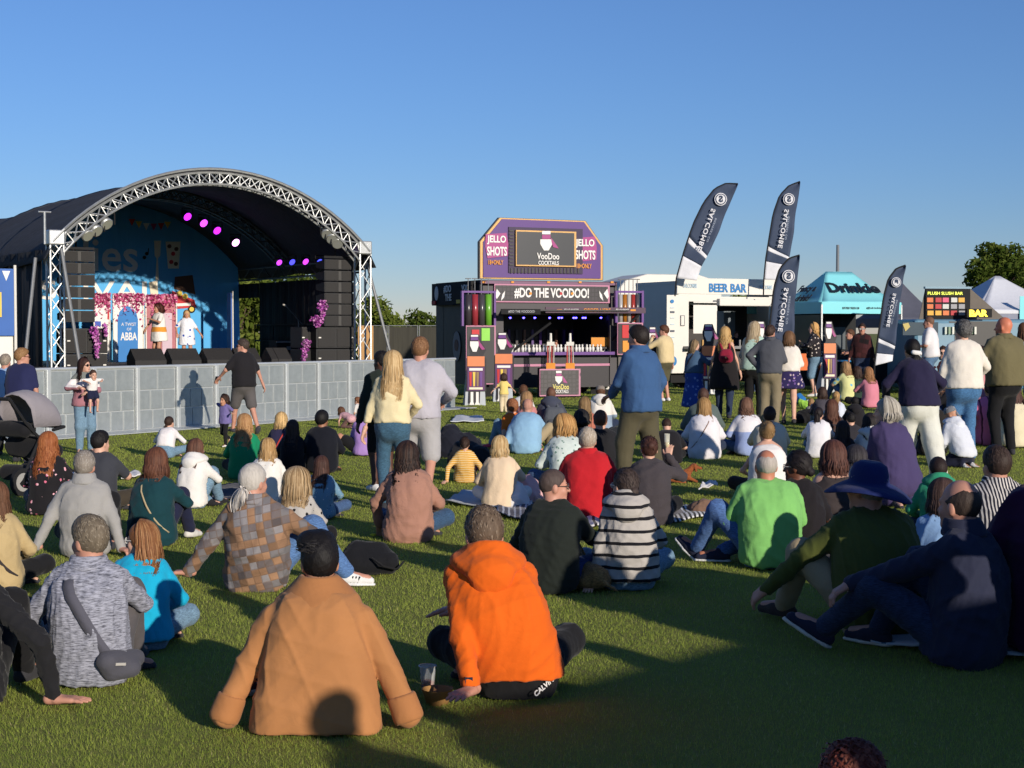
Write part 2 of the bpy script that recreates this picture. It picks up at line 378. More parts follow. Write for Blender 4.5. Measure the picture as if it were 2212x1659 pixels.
def make_pose(p):
    """joints of a figure that looks along +Y; p overrides the defaults of its kind"""
    stand = p.get('base', 'sit') == 'stand'; kneel = p.get('legs') == 'kneel'
    pz = p.get('pz', 0.93 if stand else (0.27 if kneel else 0.12))
    l1, l2, l3 = p.get('spine', (2, 3, 6) if stand else (-8, 14, 12)); s1, s2 = p.get('side', (0, 0)); tw = R(p.get('twist', 0))
    def dr(l, s): l, s = R(l), R(s); return np.array([math.sin(s), math.sin(l) * math.cos(s), math.cos(l) * math.cos(s)])
    J = {}; P0 = np.array([0, 0, pz], float); P1 = P0 + 0.24 * dr(l1, s1); P2 = P1 + 0.27 * dr(l2, s2)
    hy, hp = R(p.get('yaw', 0)), R(p.get('pitch', 0)); hr = R(p.get('roll', 0))
    HC = P2 + 0.072 * dr(l3, s2) + np.array([0, 0.018, 0.074]); k = p.get('head', 1.0)
    J.update(P0=P0, P1=P1, P2=P2, HC=HC, HR=rotz(hy) @ rotx(hp) @ roty(hr), hs=1.03 * k)
    fem = p.get('fem', False); sw = p.get('sw', 0.166 if fem else 0.186); fat = p.get('fat', 1.0)
    hipax = np.array([1.0, 0, 0]); shax = rotz(tw) @ np.array([1.0, 0, 0])
    J.update(sw=sw, fat=fat, fem=fem, hipax=hipax, shax=shax)
    up = unit(P2 - P1)
    wr = p.get('arms', 'down' if stand else 'lap'); wr = (wr, wr) if isinstance(wr, (str, dict)) else wr
    lg = p.get('legs', 'stand' if stand else 'cross'); lg = (lg, lg) if isinstance(lg, (str, dict)) else lg
    for s, nm, A, Lg in ((-1, 'L', wr[0], lg[0]), (1, 'R', wr[1], lg[1])):
        sh = P2 + shax * s * (sw - 0.04) - up * 0.055
        if isinstance(A, dict): w_, po, hd, pn = np.array(A['w'], float), np.array(A.get('p', (s * 1.0, -0.6, -0.3)), float), A.get('d'), np.array(A.get('n', (0, 0, -1)), float)
        else: w_, po, hd, pn = (mir(x, s) if x is not None else None for x in ARMS[A])
        al = p.get('al', 1.0); el, wr_ = bone2(sh, w_, 0.285 * al, 0.255 * al, po)
        hd = unit(wr_ - el) if hd is None else unit(hd)
        J[nm] = dict(sh=sh, el=el, wr=wr_, hd=hd, pn=unit(pn))
        hip = P0 + hipax * s * 0.085 + np.array([0, 0.02, 0])
        if isinstance(Lg, dict): an, po, td = np.array(Lg['a'], float), np.array(Lg.get('p', (s * 0.3, 1, 0.4)), float), np.array(Lg.get('t', (0, 1, 0)), float)
        else: an, po, td = (mir(x, s) for x in LEGS[Lg])
        kn, an = bone2(hip, an, 0.44, 0.43, po)
        J[nm].update(hip=hip, kn=kn, an=an, td=unit(td))
    return J
_T = np.array([-0.22, 0.0, 0.28, 0.55, 0.82, 0.97, 1.04]); 
def torso_at(J, t):
    P0, P1, P2 = J['P0'], J['P1'], J['P2']; C = 2 * P1 - 0.5 * (P0 + P2)
    if t < 0: c = P0 + (P0 - P1) / 0.24 * 0.5 * (-t)
    else: c = (1 - t) ** 2 * P0 + 2 * t * (1 - t) * C + t * t * P2
    f = J['fat']; hw = (0.172 if J['fem'] else 0.160) * (0.5 + 0.5 * f); ww = (0.135 if J['fem'] else 0.15) * f; sw = J['sw']
    w = np.interp(t, _T, [hw * 1.0, hw, ww, (ww + sw) * 0.5, sw * 0.93, sw * 0.66, sw * 0.3])
    d = np.interp(t, _T, [0.125, 0.128 * (0.4 + 0.6 * f), 0.108 * f, 0.118 * f, 0.102, 0.054, 0.04])
    a = unit(J['hipax'] * (1 - max(0, min(1, t))) + J['shax'] * max(0, min(1, t)))
    return c, w, d, a
def torso(J, grow=0.0, t0=0.0, t1=1.0, n=9, flare=0.0, k=0.06):
    out = []
    for t in np.linspace(t0, t1, n):
        c, w, d, a = torso_at(J, t); g = grow * (1 - 0.55 * min(1, max(0, (t - 0.75) / 0.2))) + flare * max(0, 1 - t); r = max(d + g, 0.02); h = max(w + g - r, 0.0)
        out.append(cap(c - a * h, c + a * h, r, r, k))
    return out
def arm(J, s, grow=0.0, upto=1.0, g2=None, k=0.035):
    A = J[s]; g2 = grow if g2 is None else g2; f = 0.9 if J['fem'] else 1.0
    if upto <= 0: return []
    t = min(1, upto / 0.5); e = A['sh'] + (A['el'] - A['sh']) * t
    out = [cap(A['sh'], e, 0.052 * f + grow, (0.052 + (0.040 - 0.052) * t) * f + grow * (1 - t) + g2 * t, k)]
    if upto > 0.5:
        t = (upto - 0.5) / 0.5; e = A['el'] + (A['wr'] - A['el']) * t
        out.append(cap(A['el'], e, 0.040 * f + g2, (0.040 + (0.027 - 0.040) * t) * f + g2, k))
    return out
def leg(J, s, grow=0.0, upto=1.0, g2=None, k=0.04):
    A = J[s]; g2 = grow if g2 is None else g2; t = min(1, upto / 0.5); e = A['hip'] + (A['kn'] - A['hip']) * t
    out = [cap(A['hip'], e, 0.086 + grow, 0.086 + (0.058 - 0.086) * t + grow * (1 - t) + g2 * t, k)]
    if upto > 0.5:
        t = (upto - 0.5) / 0.5; e = A['kn'] + (A['an'] - A['kn']) * t
        out.append(cap(A['kn'], e, 0.057 + g2, 0.057 + (0.038 - 0.057) * t + g2, k))
    return out
def head_prims(J):
    c, M, s = J['HC'], J['HR'], J['hs']
    def P(x, y, z): return c + M @ (np.array([x, y, z]) * s)
    o = [ell(P(0, -0.012, 0.03), np.array((0.074, 0.096, 0.096)) * s, M, 0.02), ell(P(0, 0.028, -0.045), np.array((0.058, 0.068, 0.075)) * s, M, 0.03),
         cap(P(-0.02, 0.066, -0.095), P(0.02, 0.066, -0.095), 0.02 * s, k=0.025), cap(P(0, 0.088, 0.012), P(0, 0.112, -0.03), 0.008 * s, 0.013 * s, 0.012),
         cap(P(-0.035, 0.074, 0.022), P(0.035, 0.074, 0.022), 0.012 * s, k=0.02), ell(P(-0.036, 0.062, -0.03), np.array((0.022, 0.02, 0.022)) * s, M, 0.02), ell(P(0.036, 0.062, -0.03), np.array((0.022, 0.02, 0.022)) * s, M, 0.02),
         ell(P(0.077, -0.012, -0.008), np.array((0.011, 0.021, 0.032)) * s, M, 0.008), ell(P(-0.077, -0.012, -0.008), np.array((0.011, 0.021, 0.032)) * s, M, 0.008),
         cap(P(0, -0.022, -0.03), J['P2'] - np.array([0, 0.0, 0.03]), 0.059 if not J['fem'] else 0.048, 0.070 if not J['fem'] else 0.058, 0.03)]
    return o
def hand_prims(H, side, curl=0.5, s=1.0):
    w, d, n = H['wr'], H['hd'], H['pn']; n = unit(n - d * (n @ d)); l = np.cross(n, d) * side * -1
    o = [cap(w - d * 0.03, w + d * 0.02, 0.027 * s, 0.026 * s, 0.02)]
    for off, ln, sp in ((0.028, 0.072, 0.10), (0.009, 0.082, 0.03), (-0.010, 0.076, -0.05), (-0.028, 0.058, -0.14)):
        b = w + d * 0.012 + l * off * 0.6 * s; kn = w + (d * 0.088 + l * off) * s
        o.append(cap(b, kn, 0.017 * s, 0.0135 * s, 0.012))
        f1 = unit(d * math.cos(curl) + n * math.sin(curl) + l * sp); m = kn + f1 * ln * 0.52 * s
        f2 = unit(d * math.cos(curl * 2.2) + n * math.sin(curl * 2.2) + l * sp); e = m + f2 * ln * 0.48 * s
        o += [cap(kn, m, 0.0105 * s, 0.0095 * s, 0.006), cap(m, e, 0.0093 * s, 0.0075 * s, 0.006)]
    t0 = w + (d * 0.02 + l * 0.022) * s; t1 = t0 + unit(d * 0.6 + l * 0.75 + n * 0.25) * 0.045 * s; t2 = t1 + unit(d * 0.9 + l * 0.3 + n * 0.3 * curl) * 0.036 * s
    return o + [cap(t0, t1, 0.015 * s, 0.012 * s, 0.008), cap(t1, t2, 0.0115 * s, 0.009 * s, 0.006)]
# ------------------------------------------------------------------ hair
def strands(paths, r0, rng, rad=None, taper=0.75, flat=0.5):
    """paths (N,M,3) -> flattened tapering locks"""
    Np, M, _ = paths.shape; T = np.gradient(paths, axis=1); T /= np.maximum(np.linalg.norm(T, axis=2, keepdims=True), 1e-9)
    ref = rad[:, None, :] if rad is not None else np.array([0, 0, 1.0])[None, None]
    A = np.cross(T, np.broadcast_to(ref, T.shape)); A /= np.maximum(np.linalg.norm(A, axis=2, keepdims=True), 1e-6); B = np.cross(T, A)
    r = (r0 * (1 - taper * np.linspace(0, 1, M) ** 1.5))[None, :, None] * rng.uniform(0.7, 1.3, (Np, 1, 1))
    lift = np.broadcast_to(ref, T.shape) * (0.25 * r)
    ring = np.stack([paths + A * r - lift, paths + lift, paths - A * r - lift], 2)                     # N,M,3,3
    V = ring.reshape(-1, 3); base = (np.arange(Np) * M * 3)[:, None, None] + (np.arange(M - 1) * 3)[None, :, None]; j = np.arange(2)[None, None]
    Q = np.stack([base + j, base + j + 1, base + 3 + j + 1, base + 3 + j], -1).reshape(-1, 4)
    tone = np.repeat(rng.uniform(0.2, 0.8, Np), M * 3)
    return V, Q, tone
def make_hair(J, style, rng, vox, dens=1.0, length=None, curl=0.0, volume=1.0, part=0.0, span=2.2):
    c, M, s = J['HC'], J['HR'], J['hs']
    def P(q): return c + (np.atleast_2d(q) * s) @ M.T
    parts = []
    cutp = P((0, 0.085, 0.07))[0]; cutn = M @ unit((0, 0.695, -0.718)); cuts = [(cutp, cutn)]
    g = {'buzz': 0.004, 'bald': 0.005}.get(style, 0.012) * volume
    prims = [ell(P((0, -0.014, 0.03))[0], np.array((0.076 + g, 0.098 + g, 0.098 + g)) * s, M, 0.02)]
    if style == 'bald':
        prims = [ell(P((0, -0.014, 0.022))[0], np.array((0.0815, 0.103, 0.094)) * s, M, 0.02)]
        cuts.append((P((0, -0.02, 0.062))[0], M @ unit((0, 0.55, 0.8)))); cuts[0] = (P((0, 0.05, 0.045))[0], cutn)
    Ls = {'bob': 0.13, 'shoulder': 0.2, 'long': 0.34, 'xlong': 0.48}
    L = (length if length else Ls[style]) if style in Ls else None
    if style == 'short':   prims.append(ell(P((0, 0.02, 0.062))[0], np.array((0.066, 0.08, 0.078)) * s, M, 0.03))
    if style == 'afro':    prims = [ell(P((0, -0.03, 0.035))[0], np.array((0.12, 0.13, 0.125)) * s * volume, M, 0.03)]
    if style in ('bun', 'lowbun'):
        prims.append(ell(P((0, -0.115, 0.05 if style == 'bun' else -0.03))[0], np.array((0.04, 0.034, 0.04)) * s, M, 0.012))
    if style == 'updo': prims += [ell(P((0, -0.10, 0.07))[0], np.array((0.05, 0.045, 0.06)) * s, M, 0.03)]
    if style == 'quiff':
        prims += [ell(P((0, 0.02, 0.10))[0], np.array((0.078, 0.088, 0.055)) * s, M, 0.03), ell(P((-0.055, 0.01, 0.10))[0], np.array((0.05, 0.07, 0.045)) * s, M, 0.03)]
    if L:
        lowz = -min(L, 0.12)
        prims += [cap(P((-0.05, -0.04, 0.02))[0], P((-0.055, -0.045, lowz))[0], 0.045 * s, 0.036 * s, 0.04), cap(P((0.05, -0.04, 0.02))[0], P((0.055, -0.045, lowz))[0], 0.045 * s, 0.036 * s, 0.04), cap(P((0, -0.06, 0.0))[0], P((0, -0.062, lowz))[0], 0.05 * s, 0.04 * s, 0.04)]
        cuts = [(P((0, 0.075, 0.06))[0], M @ unit((0, 0.9, -0.44)))]
    v, q = sdf_mesh(prims, max(vox * 0.6, 0.007), cuts); v = creases(v, q, 0.0022 * s, rng, (60, 60, 40)); tone = np.full(len(v), 0.35)
    V, Q, T = [v], [q], [tone]; off = len(v)
    def put(r):
        nonlocal off
        V.append(r[0]); Q.append(r[1] + off); T.append(r[2]); off += len(r[0])
    m = 8
    if L or style in ('pony', 'lowpony'):
        n = int((900 if L else 260) * dens); phi = rng.uniform(-span, span, n); lift = rng.uniform(1.0, 1.13, n) * (1 + 0.12 * (volume - 1))
        if L:
            th = np.linspace(0.05, 1.75, m)[None] ; hz = rng.uniform(0.72, 1.05, n) * L
            ux, uy = np.sin(phi), -np.cos(phi); rx = 0.086 * lift * volume; ry = 0.108 * lift * volume
            x0 = rng.normal(0, 0.006, n) + part; hd = np.stack([x0[:, None] + ux[:, None] * rx[:, None] * np.sin(th), 0.01 * np.cos(th) - 0.012 + uy[:, None] * ry[:, None] * np.sin(th), 0.03 + 0.112 * lift[:, None] * np.cos(th)], -1)
            hd = P(hd.reshape(-1, 3)).reshape(n, m, 3); end = hd[:, -1]; m2 = 7; t = np.linspace(0, 1, m2 + 1)[1:][None, :, None]
            drop = np.array([0, 0, -1.0]) * (hz * s)[:, None, None] * t
            outv = unit_rows(end - c) * np.array([1, 1, 0]); hang = end[:, None] + drop + outv[:, None] * (0.035 * np.sin(t * 2.2)) * rng.uniform(0.2, 1.2, (n, 1, 1)) - outv[:, None] * 0.03 * t
            hang += rng.normal(0, 0.012, (n, 1, 3)) * t
            if curl:
                ph = rng.uniform(0, 6.3, (n, 1)); fr = rng.uniform(3.0, 4.6, (n, 1)); tt = t[..., 0]
                tang = np.cross(np.broadcast_to([0, 0, 1.0], outv.shape), outv)
                hang += curl * 0.022 * (np.sin(tt * fr * 6.3 * L / 0.34 + ph)[..., None] * tang[:, None] + np.cos(tt * fr * 6.3 * L / 0.34 + ph)[..., None] * outv[:, None])
            # rest the hair on back and chest
            for i in range(m2):
                for tq in (0.98, 0.9, 0.8, 0.65, 0.5, 0.35):
                    cc, ww, dd, a = torso_at(J, tq); near = (np.abs(hang[:, i, 2] - cc[2]) < 0.05) & (np.abs(hang[:, i, 0] - cc[0]) < ww + 0.01)
                    bk = near & (hang[:, i, 1] < cc[1] + 0.02); yb = cc[1] - dd - 0.035; hang[:, i, 1] = np.where(bk, np.minimum(hang[:, i, 1], yb), hang[:, i, 1])
                    ft = near & ~bk; yf = cc[1] + dd + 0.03; hang[:, i, 1] = np.where(ft, np.maximum(hang[:, i, 1], yf), hang[:, i, 1])
            put(strands(np.concatenate([hd, hang], 1), 0.0062 * s / max(dens, 0.4) ** 0.5, rng, unit_rows(end - c), 0.7))
        else:
            z0 = 0.055 if style == 'pony' else -0.03; b = P((0, -0.105, z0))[0]; t = np.linspace(0, 1, m)[None, :, None]; LL = (length or 0.28) * s
            dirs = rng.normal(0, 0.25, (n, 1, 3)) * np.array([1, 0.5, 0.4]); bk = M @ np.array([0, -1.0, 0])
            pth = b + t * bk * 0.05 + np.array([0, 0, -1.0]) * LL * t ** 1.3 + dirs * 0.09 * np.sin(t * 2.6) + rng.normal(0, 0.008, (n, 1, 3))
            put(strands(pth, 0.006 * s, rng, None, 0.7))
    elif style in ('short', 'quiff', 'curly', 'afro', 'updo', 'bun', 'lowbun'):
        n = int({'short': 1500, 'quiff': 1300, 'curly': 800, 'afro': 900}.get(style, 900) * dens)
        d = unit_rows(rng.normal(size=(n * 2, 3))); d = d[(d @ unit((0, 0.695, -0.718)) < 0.08)][:n]; n = len(d)
        rr = np.array((0.084, 0.104, 0.106)); p0 = np.array((0, -0.013, 0.032)) + d * rr * (1.0 if style != 'afro' else 1.18 * volume)
        flow = np.stack([0.3 * d[:, 0], -0.55 + 0 * d[:, 0], -0.35 - 0.4 * d[:, 2]], -1)
        if style in ('updo', 'bun', 'lowbun'): tgt = np.array((0, -0.115, 0.05 if style != 'lowbun' else -0.03)); flow = unit_rows(tgt - p0) * 1.4
        if style == 'quiff': flow = np.where(d[:, 2:3] > 0.25, np.array([[-0.8, 0.25, 0.12]]), np.array([[0, -0.2, -0.8]]))
        ln = rng.uniform(0.5, 1.25, (n, 1)) * {'short': 0.022, 'quiff': 0.034, 'curly': 0.04, 'afro': 0.05}.get(style, 0.05)
        if style == 'quiff': ln = ln * np.where(d[:, 2:3] > 0.25, 1.0, 0.35)
        flow = flow - d * (flow * d).sum(1, keepdims=True) * (0.0 if style == 'quiff' else 1.0); dirv = unit_rows(unit_rows(flow) + d * {'short': 0.2, 'quiff': 0.12}.get(style, 0.06) + rng.normal(0, 0.24 if style == 'short' else 0.15, (n, 3)))
        t = np.linspace(0, 1, 5)[None, :, None]; pth = p0[:, None] + dirv[:, None] * ln[:, None] * t - d[:, None] * 0.010 * t ** 2 + d[:, None] * 0.003
        if style in ('curly', 'afro'):
            ph = rng.uniform(0, 6, (n, 1, 1)); a = np.cross(d, dirv)[:, None]; pth = pth + a * np.sin(t * 5 + ph) * 0.014 + d[:, None] * np.abs(np.sin(t * 4 + ph)) * 0.012
        put(strands(P(pth.reshape(-1, 3)).reshape(n, 5, 3), (0.0040 if style in ('short', 'quiff') else (0.0065 if style in ('curly', 'afro') else 0.0045)) * s / max(dens, 0.4) ** 0.5, rng, (d @ M.T), 0.75))
    return np.concatenate(V), np.concatenate(Q), np.concatenate(T)
def unit_rows(a): return a / np.maximum(np.linalg.norm(a, axis=-1, keepdims=True), 1e-9)
# ------------------------------------------------------------------ a dressed figure
PALE, TAN, MID, DARK, RUDDY = (226, 182, 160), (200, 150, 122), (166, 118, 92), (92, 62, 50), (208, 156, 136)
PEOPLE = []
def dress_mesh(name, prims, vox, amp, rng, cuts, mat, parent):
    v, q = sdf_mesh(prims, vox, cuts); v = creases(v, q, amp, rng)
    if len(v) == 0: return None
    return link(name, np_mesh(name, v, q), mat, parent)
def person(label, x, top, base, pose=None, yaw=0, top_g=None, bot=None, hair=None, skn=PALE, shoes=((60, 60, 65),), seed=0, face=False, detail=None, anchor='head', group='people watching on the lawn', at=None, scl=None, glasses=None, dens=None, name='person'):
    """x, top, base: where head crown and seat/feet show in the photograph; the figure is then placed and sized in the place itself"""
    rng = np.random.default_rng(seed * 7 + int(abs(x) * 3 + top)); pose = dict(pose or {}); J = make_pose(pose); g0 = G(x, base) if at is None else Vector(at)
    d = g0.y; dn = d * 2600 / FPX; rz = R(yaw); Rz = rotz(rz); hc = Rz @ J['HC']; crown = J['HC'][2] + 0.126 * J['hs']
    if scl is None:
        sc = 1.0
        for _ in range(3):
            zt = AT(x, top, max(1.0, d + hc[1] * sc)).z; sc = zt / crown
    else: sc = scl
    loc = Vector(g0)
    if at is None:
        hx = AT(x, top, d + hc[1] * sc).x; loc.x = hx - hc[0] * sc
    loc.z = at[2] if at is not None else 0.0
    vox = min(max(0.0019 * dn / sc, 0.0105), 0.034) if detail is None else detail
    near = dn < 13.5; dens = dens if dens else (1.0 if dn < 10 else (0.7 if dn < 16 else 0.4))
    stand = pose.get('base') == 'stand'
    tg = dict(kind='long', mat=fabric((90, 90, 100))); tg.update(top_g or {}); bt = dict(kind='trousers', mat=denim((70, 90, 125))); bt.update(bot or {})
    gc = [((0, 0, 0.006), (0, 0, -1))]
    # --- body, one skin
    body = torso(J, -0.02, 0.0, 1.0, 7) + [cap(J['P2'] - J['shax'] * J['sw'] * 0.62 - np.array([0, 0, 0.04]), J['P2'] + J['shax'] * J['sw'] * 0.62 - np.array([0, 0, 0.04]), 0.05, k=0.04)]
    bare = bt['kind'] in ('shorts', 'skirt', 'mini')
    for s_ in 'LR': body += arm(J, s_, 0.0 if tg.get('sleeve', 1.0) < 0.9 else -0.008) + leg(J, s_, 0.0 if bare else -0.012)
    for s_ in 'LR':
        A = J[s_]; body.append(cap(A['an'], A['an'] + A['td'] * 0.15 - np.array([0, 0, 0.02]), 0.036, 0.026, 0.03))
    for s_ in 'LR': body.append(cap(J['HC'] - np.array([0, 0.03, 0.10]), J[s_]['sh'] + np.array([0, 0, 0.012]), 0.034, 0.042, 0.035))
    if tg['kind'] in ('tank', 'offshoulder'): body += torso(J, 0.0, 0.45, 1.0, 6)
    pb = [sdf_mesh(body, vox, gc), sdf_mesh(head_prims(J), max(0.0065, vox * 0.55), [])]
    for s_, sd_ in (('L', -1), ('R', 1)):
        pb.append(sdf_mesh(hand_prims(J[s_], sd_, pose.get('curl', 0.45)), 0.0052 if dn < 9 else (0.0075 if near else 0.011), gc))
    v, q = cat_mesh(pb); me = np_mesh('person_body', v, q)
    root = link(name, me, skin(skn)); root.location = loc; root.rotation_euler = (0, 0, rz); root.scale = (sc,) * 3
    tag(root, label, 'person', group)
    # --- top
    th = tg.get('thick', 0.010); lo = tg.get('loose', 0.012) * 0.8; sl = tg.get('sleeve', 1.0); amp = tg.get('amp', 0.0075) * (1.35 if dn < 10 else 1.0) if dn < 24 else 0.005
    fl = tg.get('flare', 0.012); k = tg['kind']
    if k != 'none':
        if stand:
            hem = tg.get('hem', 0.90); t0 = (hem - J['P0'][2]) / 0.5 - 0.12
            pr = torso(J, th + lo, max(t0, -1.2), 0.97 if k not in ('tank', 'offshoulder') else tg.get('neck', 0.86), 10, fl); c2 = [((0, 0, hem), (0, -0.06, -1)), ]
        else:
            hem = tg.get('hem', 0.055); pr = torso(J, th + lo, -0.12, 0.97 if k not in ('tank', 'offshoulder') else tg.get('neck', 0.84), 10, fl)
            pr.append(cap(J['P0'] - np.array([0.07, 0.035, 0.03]), J['P0'] + np.array([0.07, -0.035, -0.03]), 0.11 + lo + fl, k=0.05)); c2 = [((0, 0, hem), (0, tg.get('tilt', 0.25), -1))]
        if k in ('tank',):
            for sg in (-1, 1):
                cc, ww, dd, a = torso_at(J, 0.86); pr.append(cap(cc + a * sg * J['sw'] * 0.48 - np.array([0, dd, 0]), J['P2'] + J['shax'] * sg * J['sw'] * 0.5 + np.array([0, 0.0, 0.012]), 0.025, 0.02, 0.02))
        for s_ in 'LR':
            ss = sl if not isinstance(sl, tuple) else sl['LR'.index(s_)]
            if k not in ('tank', 'offshoulder') and ss > 0: pr += arm(J, s_, th + lo * 0.8, ss, th * 0.8 + lo * tg.get('cuff', 0.55), 0.016)
        if k not in ('tank', 'offshoulder'): pr.append(cap(J['P2'] - J['shax'] * (J['sw'] - 0.055) - np.array([0, 0, 0.052]), J['P2'] + J['shax'] * (J['sw'] - 0.055) - np.array([0, 0, 0.052]), 0.046 + th, k=0.04))
        hr = J['P2'] + np.array([0, 0.0, 0.02])
        if k not in ('tank', 'offshoulder'):
            for s_, sg in (('L', -1), ('R', 1)): pr.append(cap(J['P2'] + J['shax'] * sg * 0.045 + np.array([0, -0.012, 0.012]), J[s_]['sh'] + np.array([0, 0, 0.008]), 0.040 + th * 0.8, 0.046 + th, 0.03))
        trim = []
        if tg.get('hood'):
            for a in np.linspace(-2.5, 2.5, 24):
                hb = max(0.0, math.cos(a)); u = np.array([math.sin(a) * 0.092, -math.cos(a) * 0.088, 0.058 + 0.035 * hb]); u2 = np.array([math.sin(a) * 0.142, -math.cos(a) * 0.135 - 0.02 * hb, 0.012 - 0.02 * hb])
                trim += [cap(hr + u, hr + u2, 0.020, 0.034, 0.03)]
            trim += [ell(hr + np.array([0, -0.165, -0.045]), (0.098, 0.05, 0.085), None, 0.05)]
        if tg.get('collar'):
            cr = tg.get('collar')
            for a in np.linspace(-2.7, 2.7, 34):
                u = np.array([math.sin(a) * 0.080, -math.cos(a) * 0.078, 0.012]); trim.append(cap(hr + u * 1.25 - np.array([0, 0, 0.02]), hr + u * 1.02 + np.array([0, 0.01, cr + 0.012]), 0.013, 0.010, 0.02))
        pr += tg.get('extra', lambda J: [])(J)
        o = dress_mesh(tg.get('name', {'tee': 't_shirt', 'tank': 'vest_top', 'coat': 'coat', 'jacket': 'jacket', 'hoodie': 'hoodie', 'dress': 'dress', 'offshoulder': 'top'}.get(k, 'sweater')), pr, vox, amp, rng, c2 + tg.get('cuts', lambda J: [])(J), tg['mat'], root)
        if trim: dress_mesh('hood' if tg.get('hood') else 'collar', trim, max(vox * 0.8, 0.009), 0.003, rng, [], tg['mat'], root)
        if tg.get('part_label') and o: o['label'] = tg['part_label']
    # --- legs
    if bt['kind'] != 'none':
        th = bt.get('thick', 0.01); lo = bt.get('loose', 0.01); pr = torso(J, th + lo * 0.5, -0.1, 0.25, 4); kd = bt['kind']
        if kd in ('skirt', 'mini'):
            ln = bt.get('len', 0.55); ww = bt.get('flare', 0.05)
            for t in np.linspace(0, 1, 8):
                c = J['P0'] + np.array([0, 0.01, 0.08 - ln * t]); r = 0.115 + ww * t; pr.append(cap(c - np.array([0.06 + ww * t, 0, 0]), c + np.array([0.06 + ww * t, 0, 0]), r, k=0.05))
            cu = [((0, 0, J['P0'][2] + 0.08 - ln), (0, 0, -1))]
        else:
            up = bt.get('len', 0.47 if kd == 'shorts' else 0.97); cu = []
            for s_ in 'LR': pr += leg(J, s_, th + lo, up, th + bt.get('ankle', lo))
        dress_mesh(bt.get('name', {'shorts': 'shorts', 'skirt': 'skirt', 'mini': 'skirt'}.get(kd, 'trousers')), pr, vox, bt.get('amp', 0.005), rng, gc + cu, bt['mat'], root)
    # --- shoes
    if shoes:
        for s_ in 'LR':
            A = J[s_]; t = A['td']; dn = np.array([0, 0, -1.0]); dn = unit(dn - t * (dn @ t)); h = A['an'] + dn * 0.03
            pr = [cap(h - t * 0.045, h + t * 0.06, 0.037, 0.04, 0.03), cap(h + t * 0.06, h + t * 0.165 + dn * 0.008, 0.041, 0.03, 0.03), cap(A['an'], h, 0.042, 0.04, 0.03)]
            o = dress_mesh('shoe', pr, min(vox, 0.014) if near else vox, 0, rng, [(h + dn * 0.03, dn)] + gc, fabric(shoes[0], fold=0.2), root)
            if len(shoes) > 1 and o and near:
                dress_mesh('sole', [cap(h - t * 0.05 + dn * 0.034, h + t * 0.07 + dn * 0.036, 0.039, 0.046, 0.02), cap(h + t * 0.07 + dn * 0.036, h + t * 0.175 + dn * 0.034, 0.046, 0.031, 0.02)], 0.012, 0, rng, [(h + dn * 0.022, -dn), (h + dn * 0.043, dn)], plain(shoes[1], 0.6), o)
    # --- hair
    if hair and hair[0] != 'none':
        kw = hair[2] if len(hair) > 2 else {}; hm = hairmat(hair[1], kw.get('hi')); kw = {a: b for a, b in kw.items() if a != 'hi'}
        if face: kw.setdefault('span', 1.6)
        v, q, t = make_hair(J, hair[0], rng, vox, dens, **kw); link('hair', np_mesh('hair', v, q, True, t), hm, root)
    c, M, s = J['HC'], J['HR'], J['hs']
    def HP(x_, y_, z_): return tuple(c + M @ (np.array([x_, y_, z_]) * s))
    if face:
        for sg in (-1, 1):
            v, q = sdf_mesh([ell(HP(sg * 0.031, 0.0795, 0.006), np.array((0.012, 0.008, 0.006)) * s, M)], 0.0035); link('eye', np_mesh('eye', v, q), plain((36, 26, 24), 0.3), root)
            v, q = sdf_mesh([cap(HP(sg * 0.016, 0.0865, 0.026), HP(sg * 0.046, 0.077, 0.028), 0.0042 * s, k=0.01)], 0.0035); link('eyebrow', np_mesh('eyebrow', v, q), hairmat(hair[1] if hair else (60, 45, 35)), root)
        v, q = sdf_mesh([ell(HP(0, 0.088, -0.062), np.array((0.024, 0.009, 0.0075)) * s, M)], 0.0035); link('lips', np_mesh('lips', v, q), skin(tuple(int(a * b) for a, b in zip(skn, (0.85, 0.55, 0.55)))), root)
    if glasses:
        mb = MB(); dark = glasses == 'sun'
        for sg in (-1, 1):
            ctr = Vector(HP(sg * 0.034, 0.099, 0.004)); mb.tube(HP(sg * 0.064, 0.094, 0.008), HP(sg * 0.078, -0.012, 0.010), 0.0032 * s, n=5)
            ring = [ctr + Vector(M @ (np.array([0.027 * math.cos(a), -0.006 * abs(math.cos(a)), 0.021 * math.sin(a)]) * s)) for a in np.linspace(0, 6.283, 13)]
            mb.path(ring, 0.0028 * s, 5)
        mb.tube(HP(-0.008, 0.104, 0.008), HP(0.008, 0.104, 0.008), 0.0026 * s, n=5)
        go = mb.obj('glasses', plain((40, 30, 30) if glasses != 'clear' else (222, 214, 205), 0.35), root)
        for sg in (-1, 1):
            lm = MB(); ctr = np.array([sg * 0.034, 0.099, 0.004])
            pts = [HP(*(ctr + np.array([0.026 * math.cos(a), -0.004, 0.020 * math.sin(a)]))) for a in np.linspace(0, 6.283, 12, endpoint=False)]
            pts2 = [HP(*(ctr + np.array([0.026 * math.cos(a), -0.006, 0.020 * math.sin(a)]))) for a in np.linspace(0, 6.283, 12, endpoint=False)]
            lm.add(pts + pts2, [tuple(range(12)), tuple(range(23, 11, -1))] + [(i, 12 + i, 12 + (i + 1) % 12, (i + 1) % 12) for i in range(12)])
            lm.obj('lens', plain((18, 14, 16), 0.12) if dark else glass((225, 235, 235)), go)
    root_info = dict(grow=(tg.get('thick', 0.010) + tg.get('loose', 0.012) * 0.8, tg.get('flare', 0.012)), o=root, J=J, sc=sc, d=d, loc=loc, vox=vox, rng=rng, HP=HP)
    PEOPLE.append(root_info); return root_info
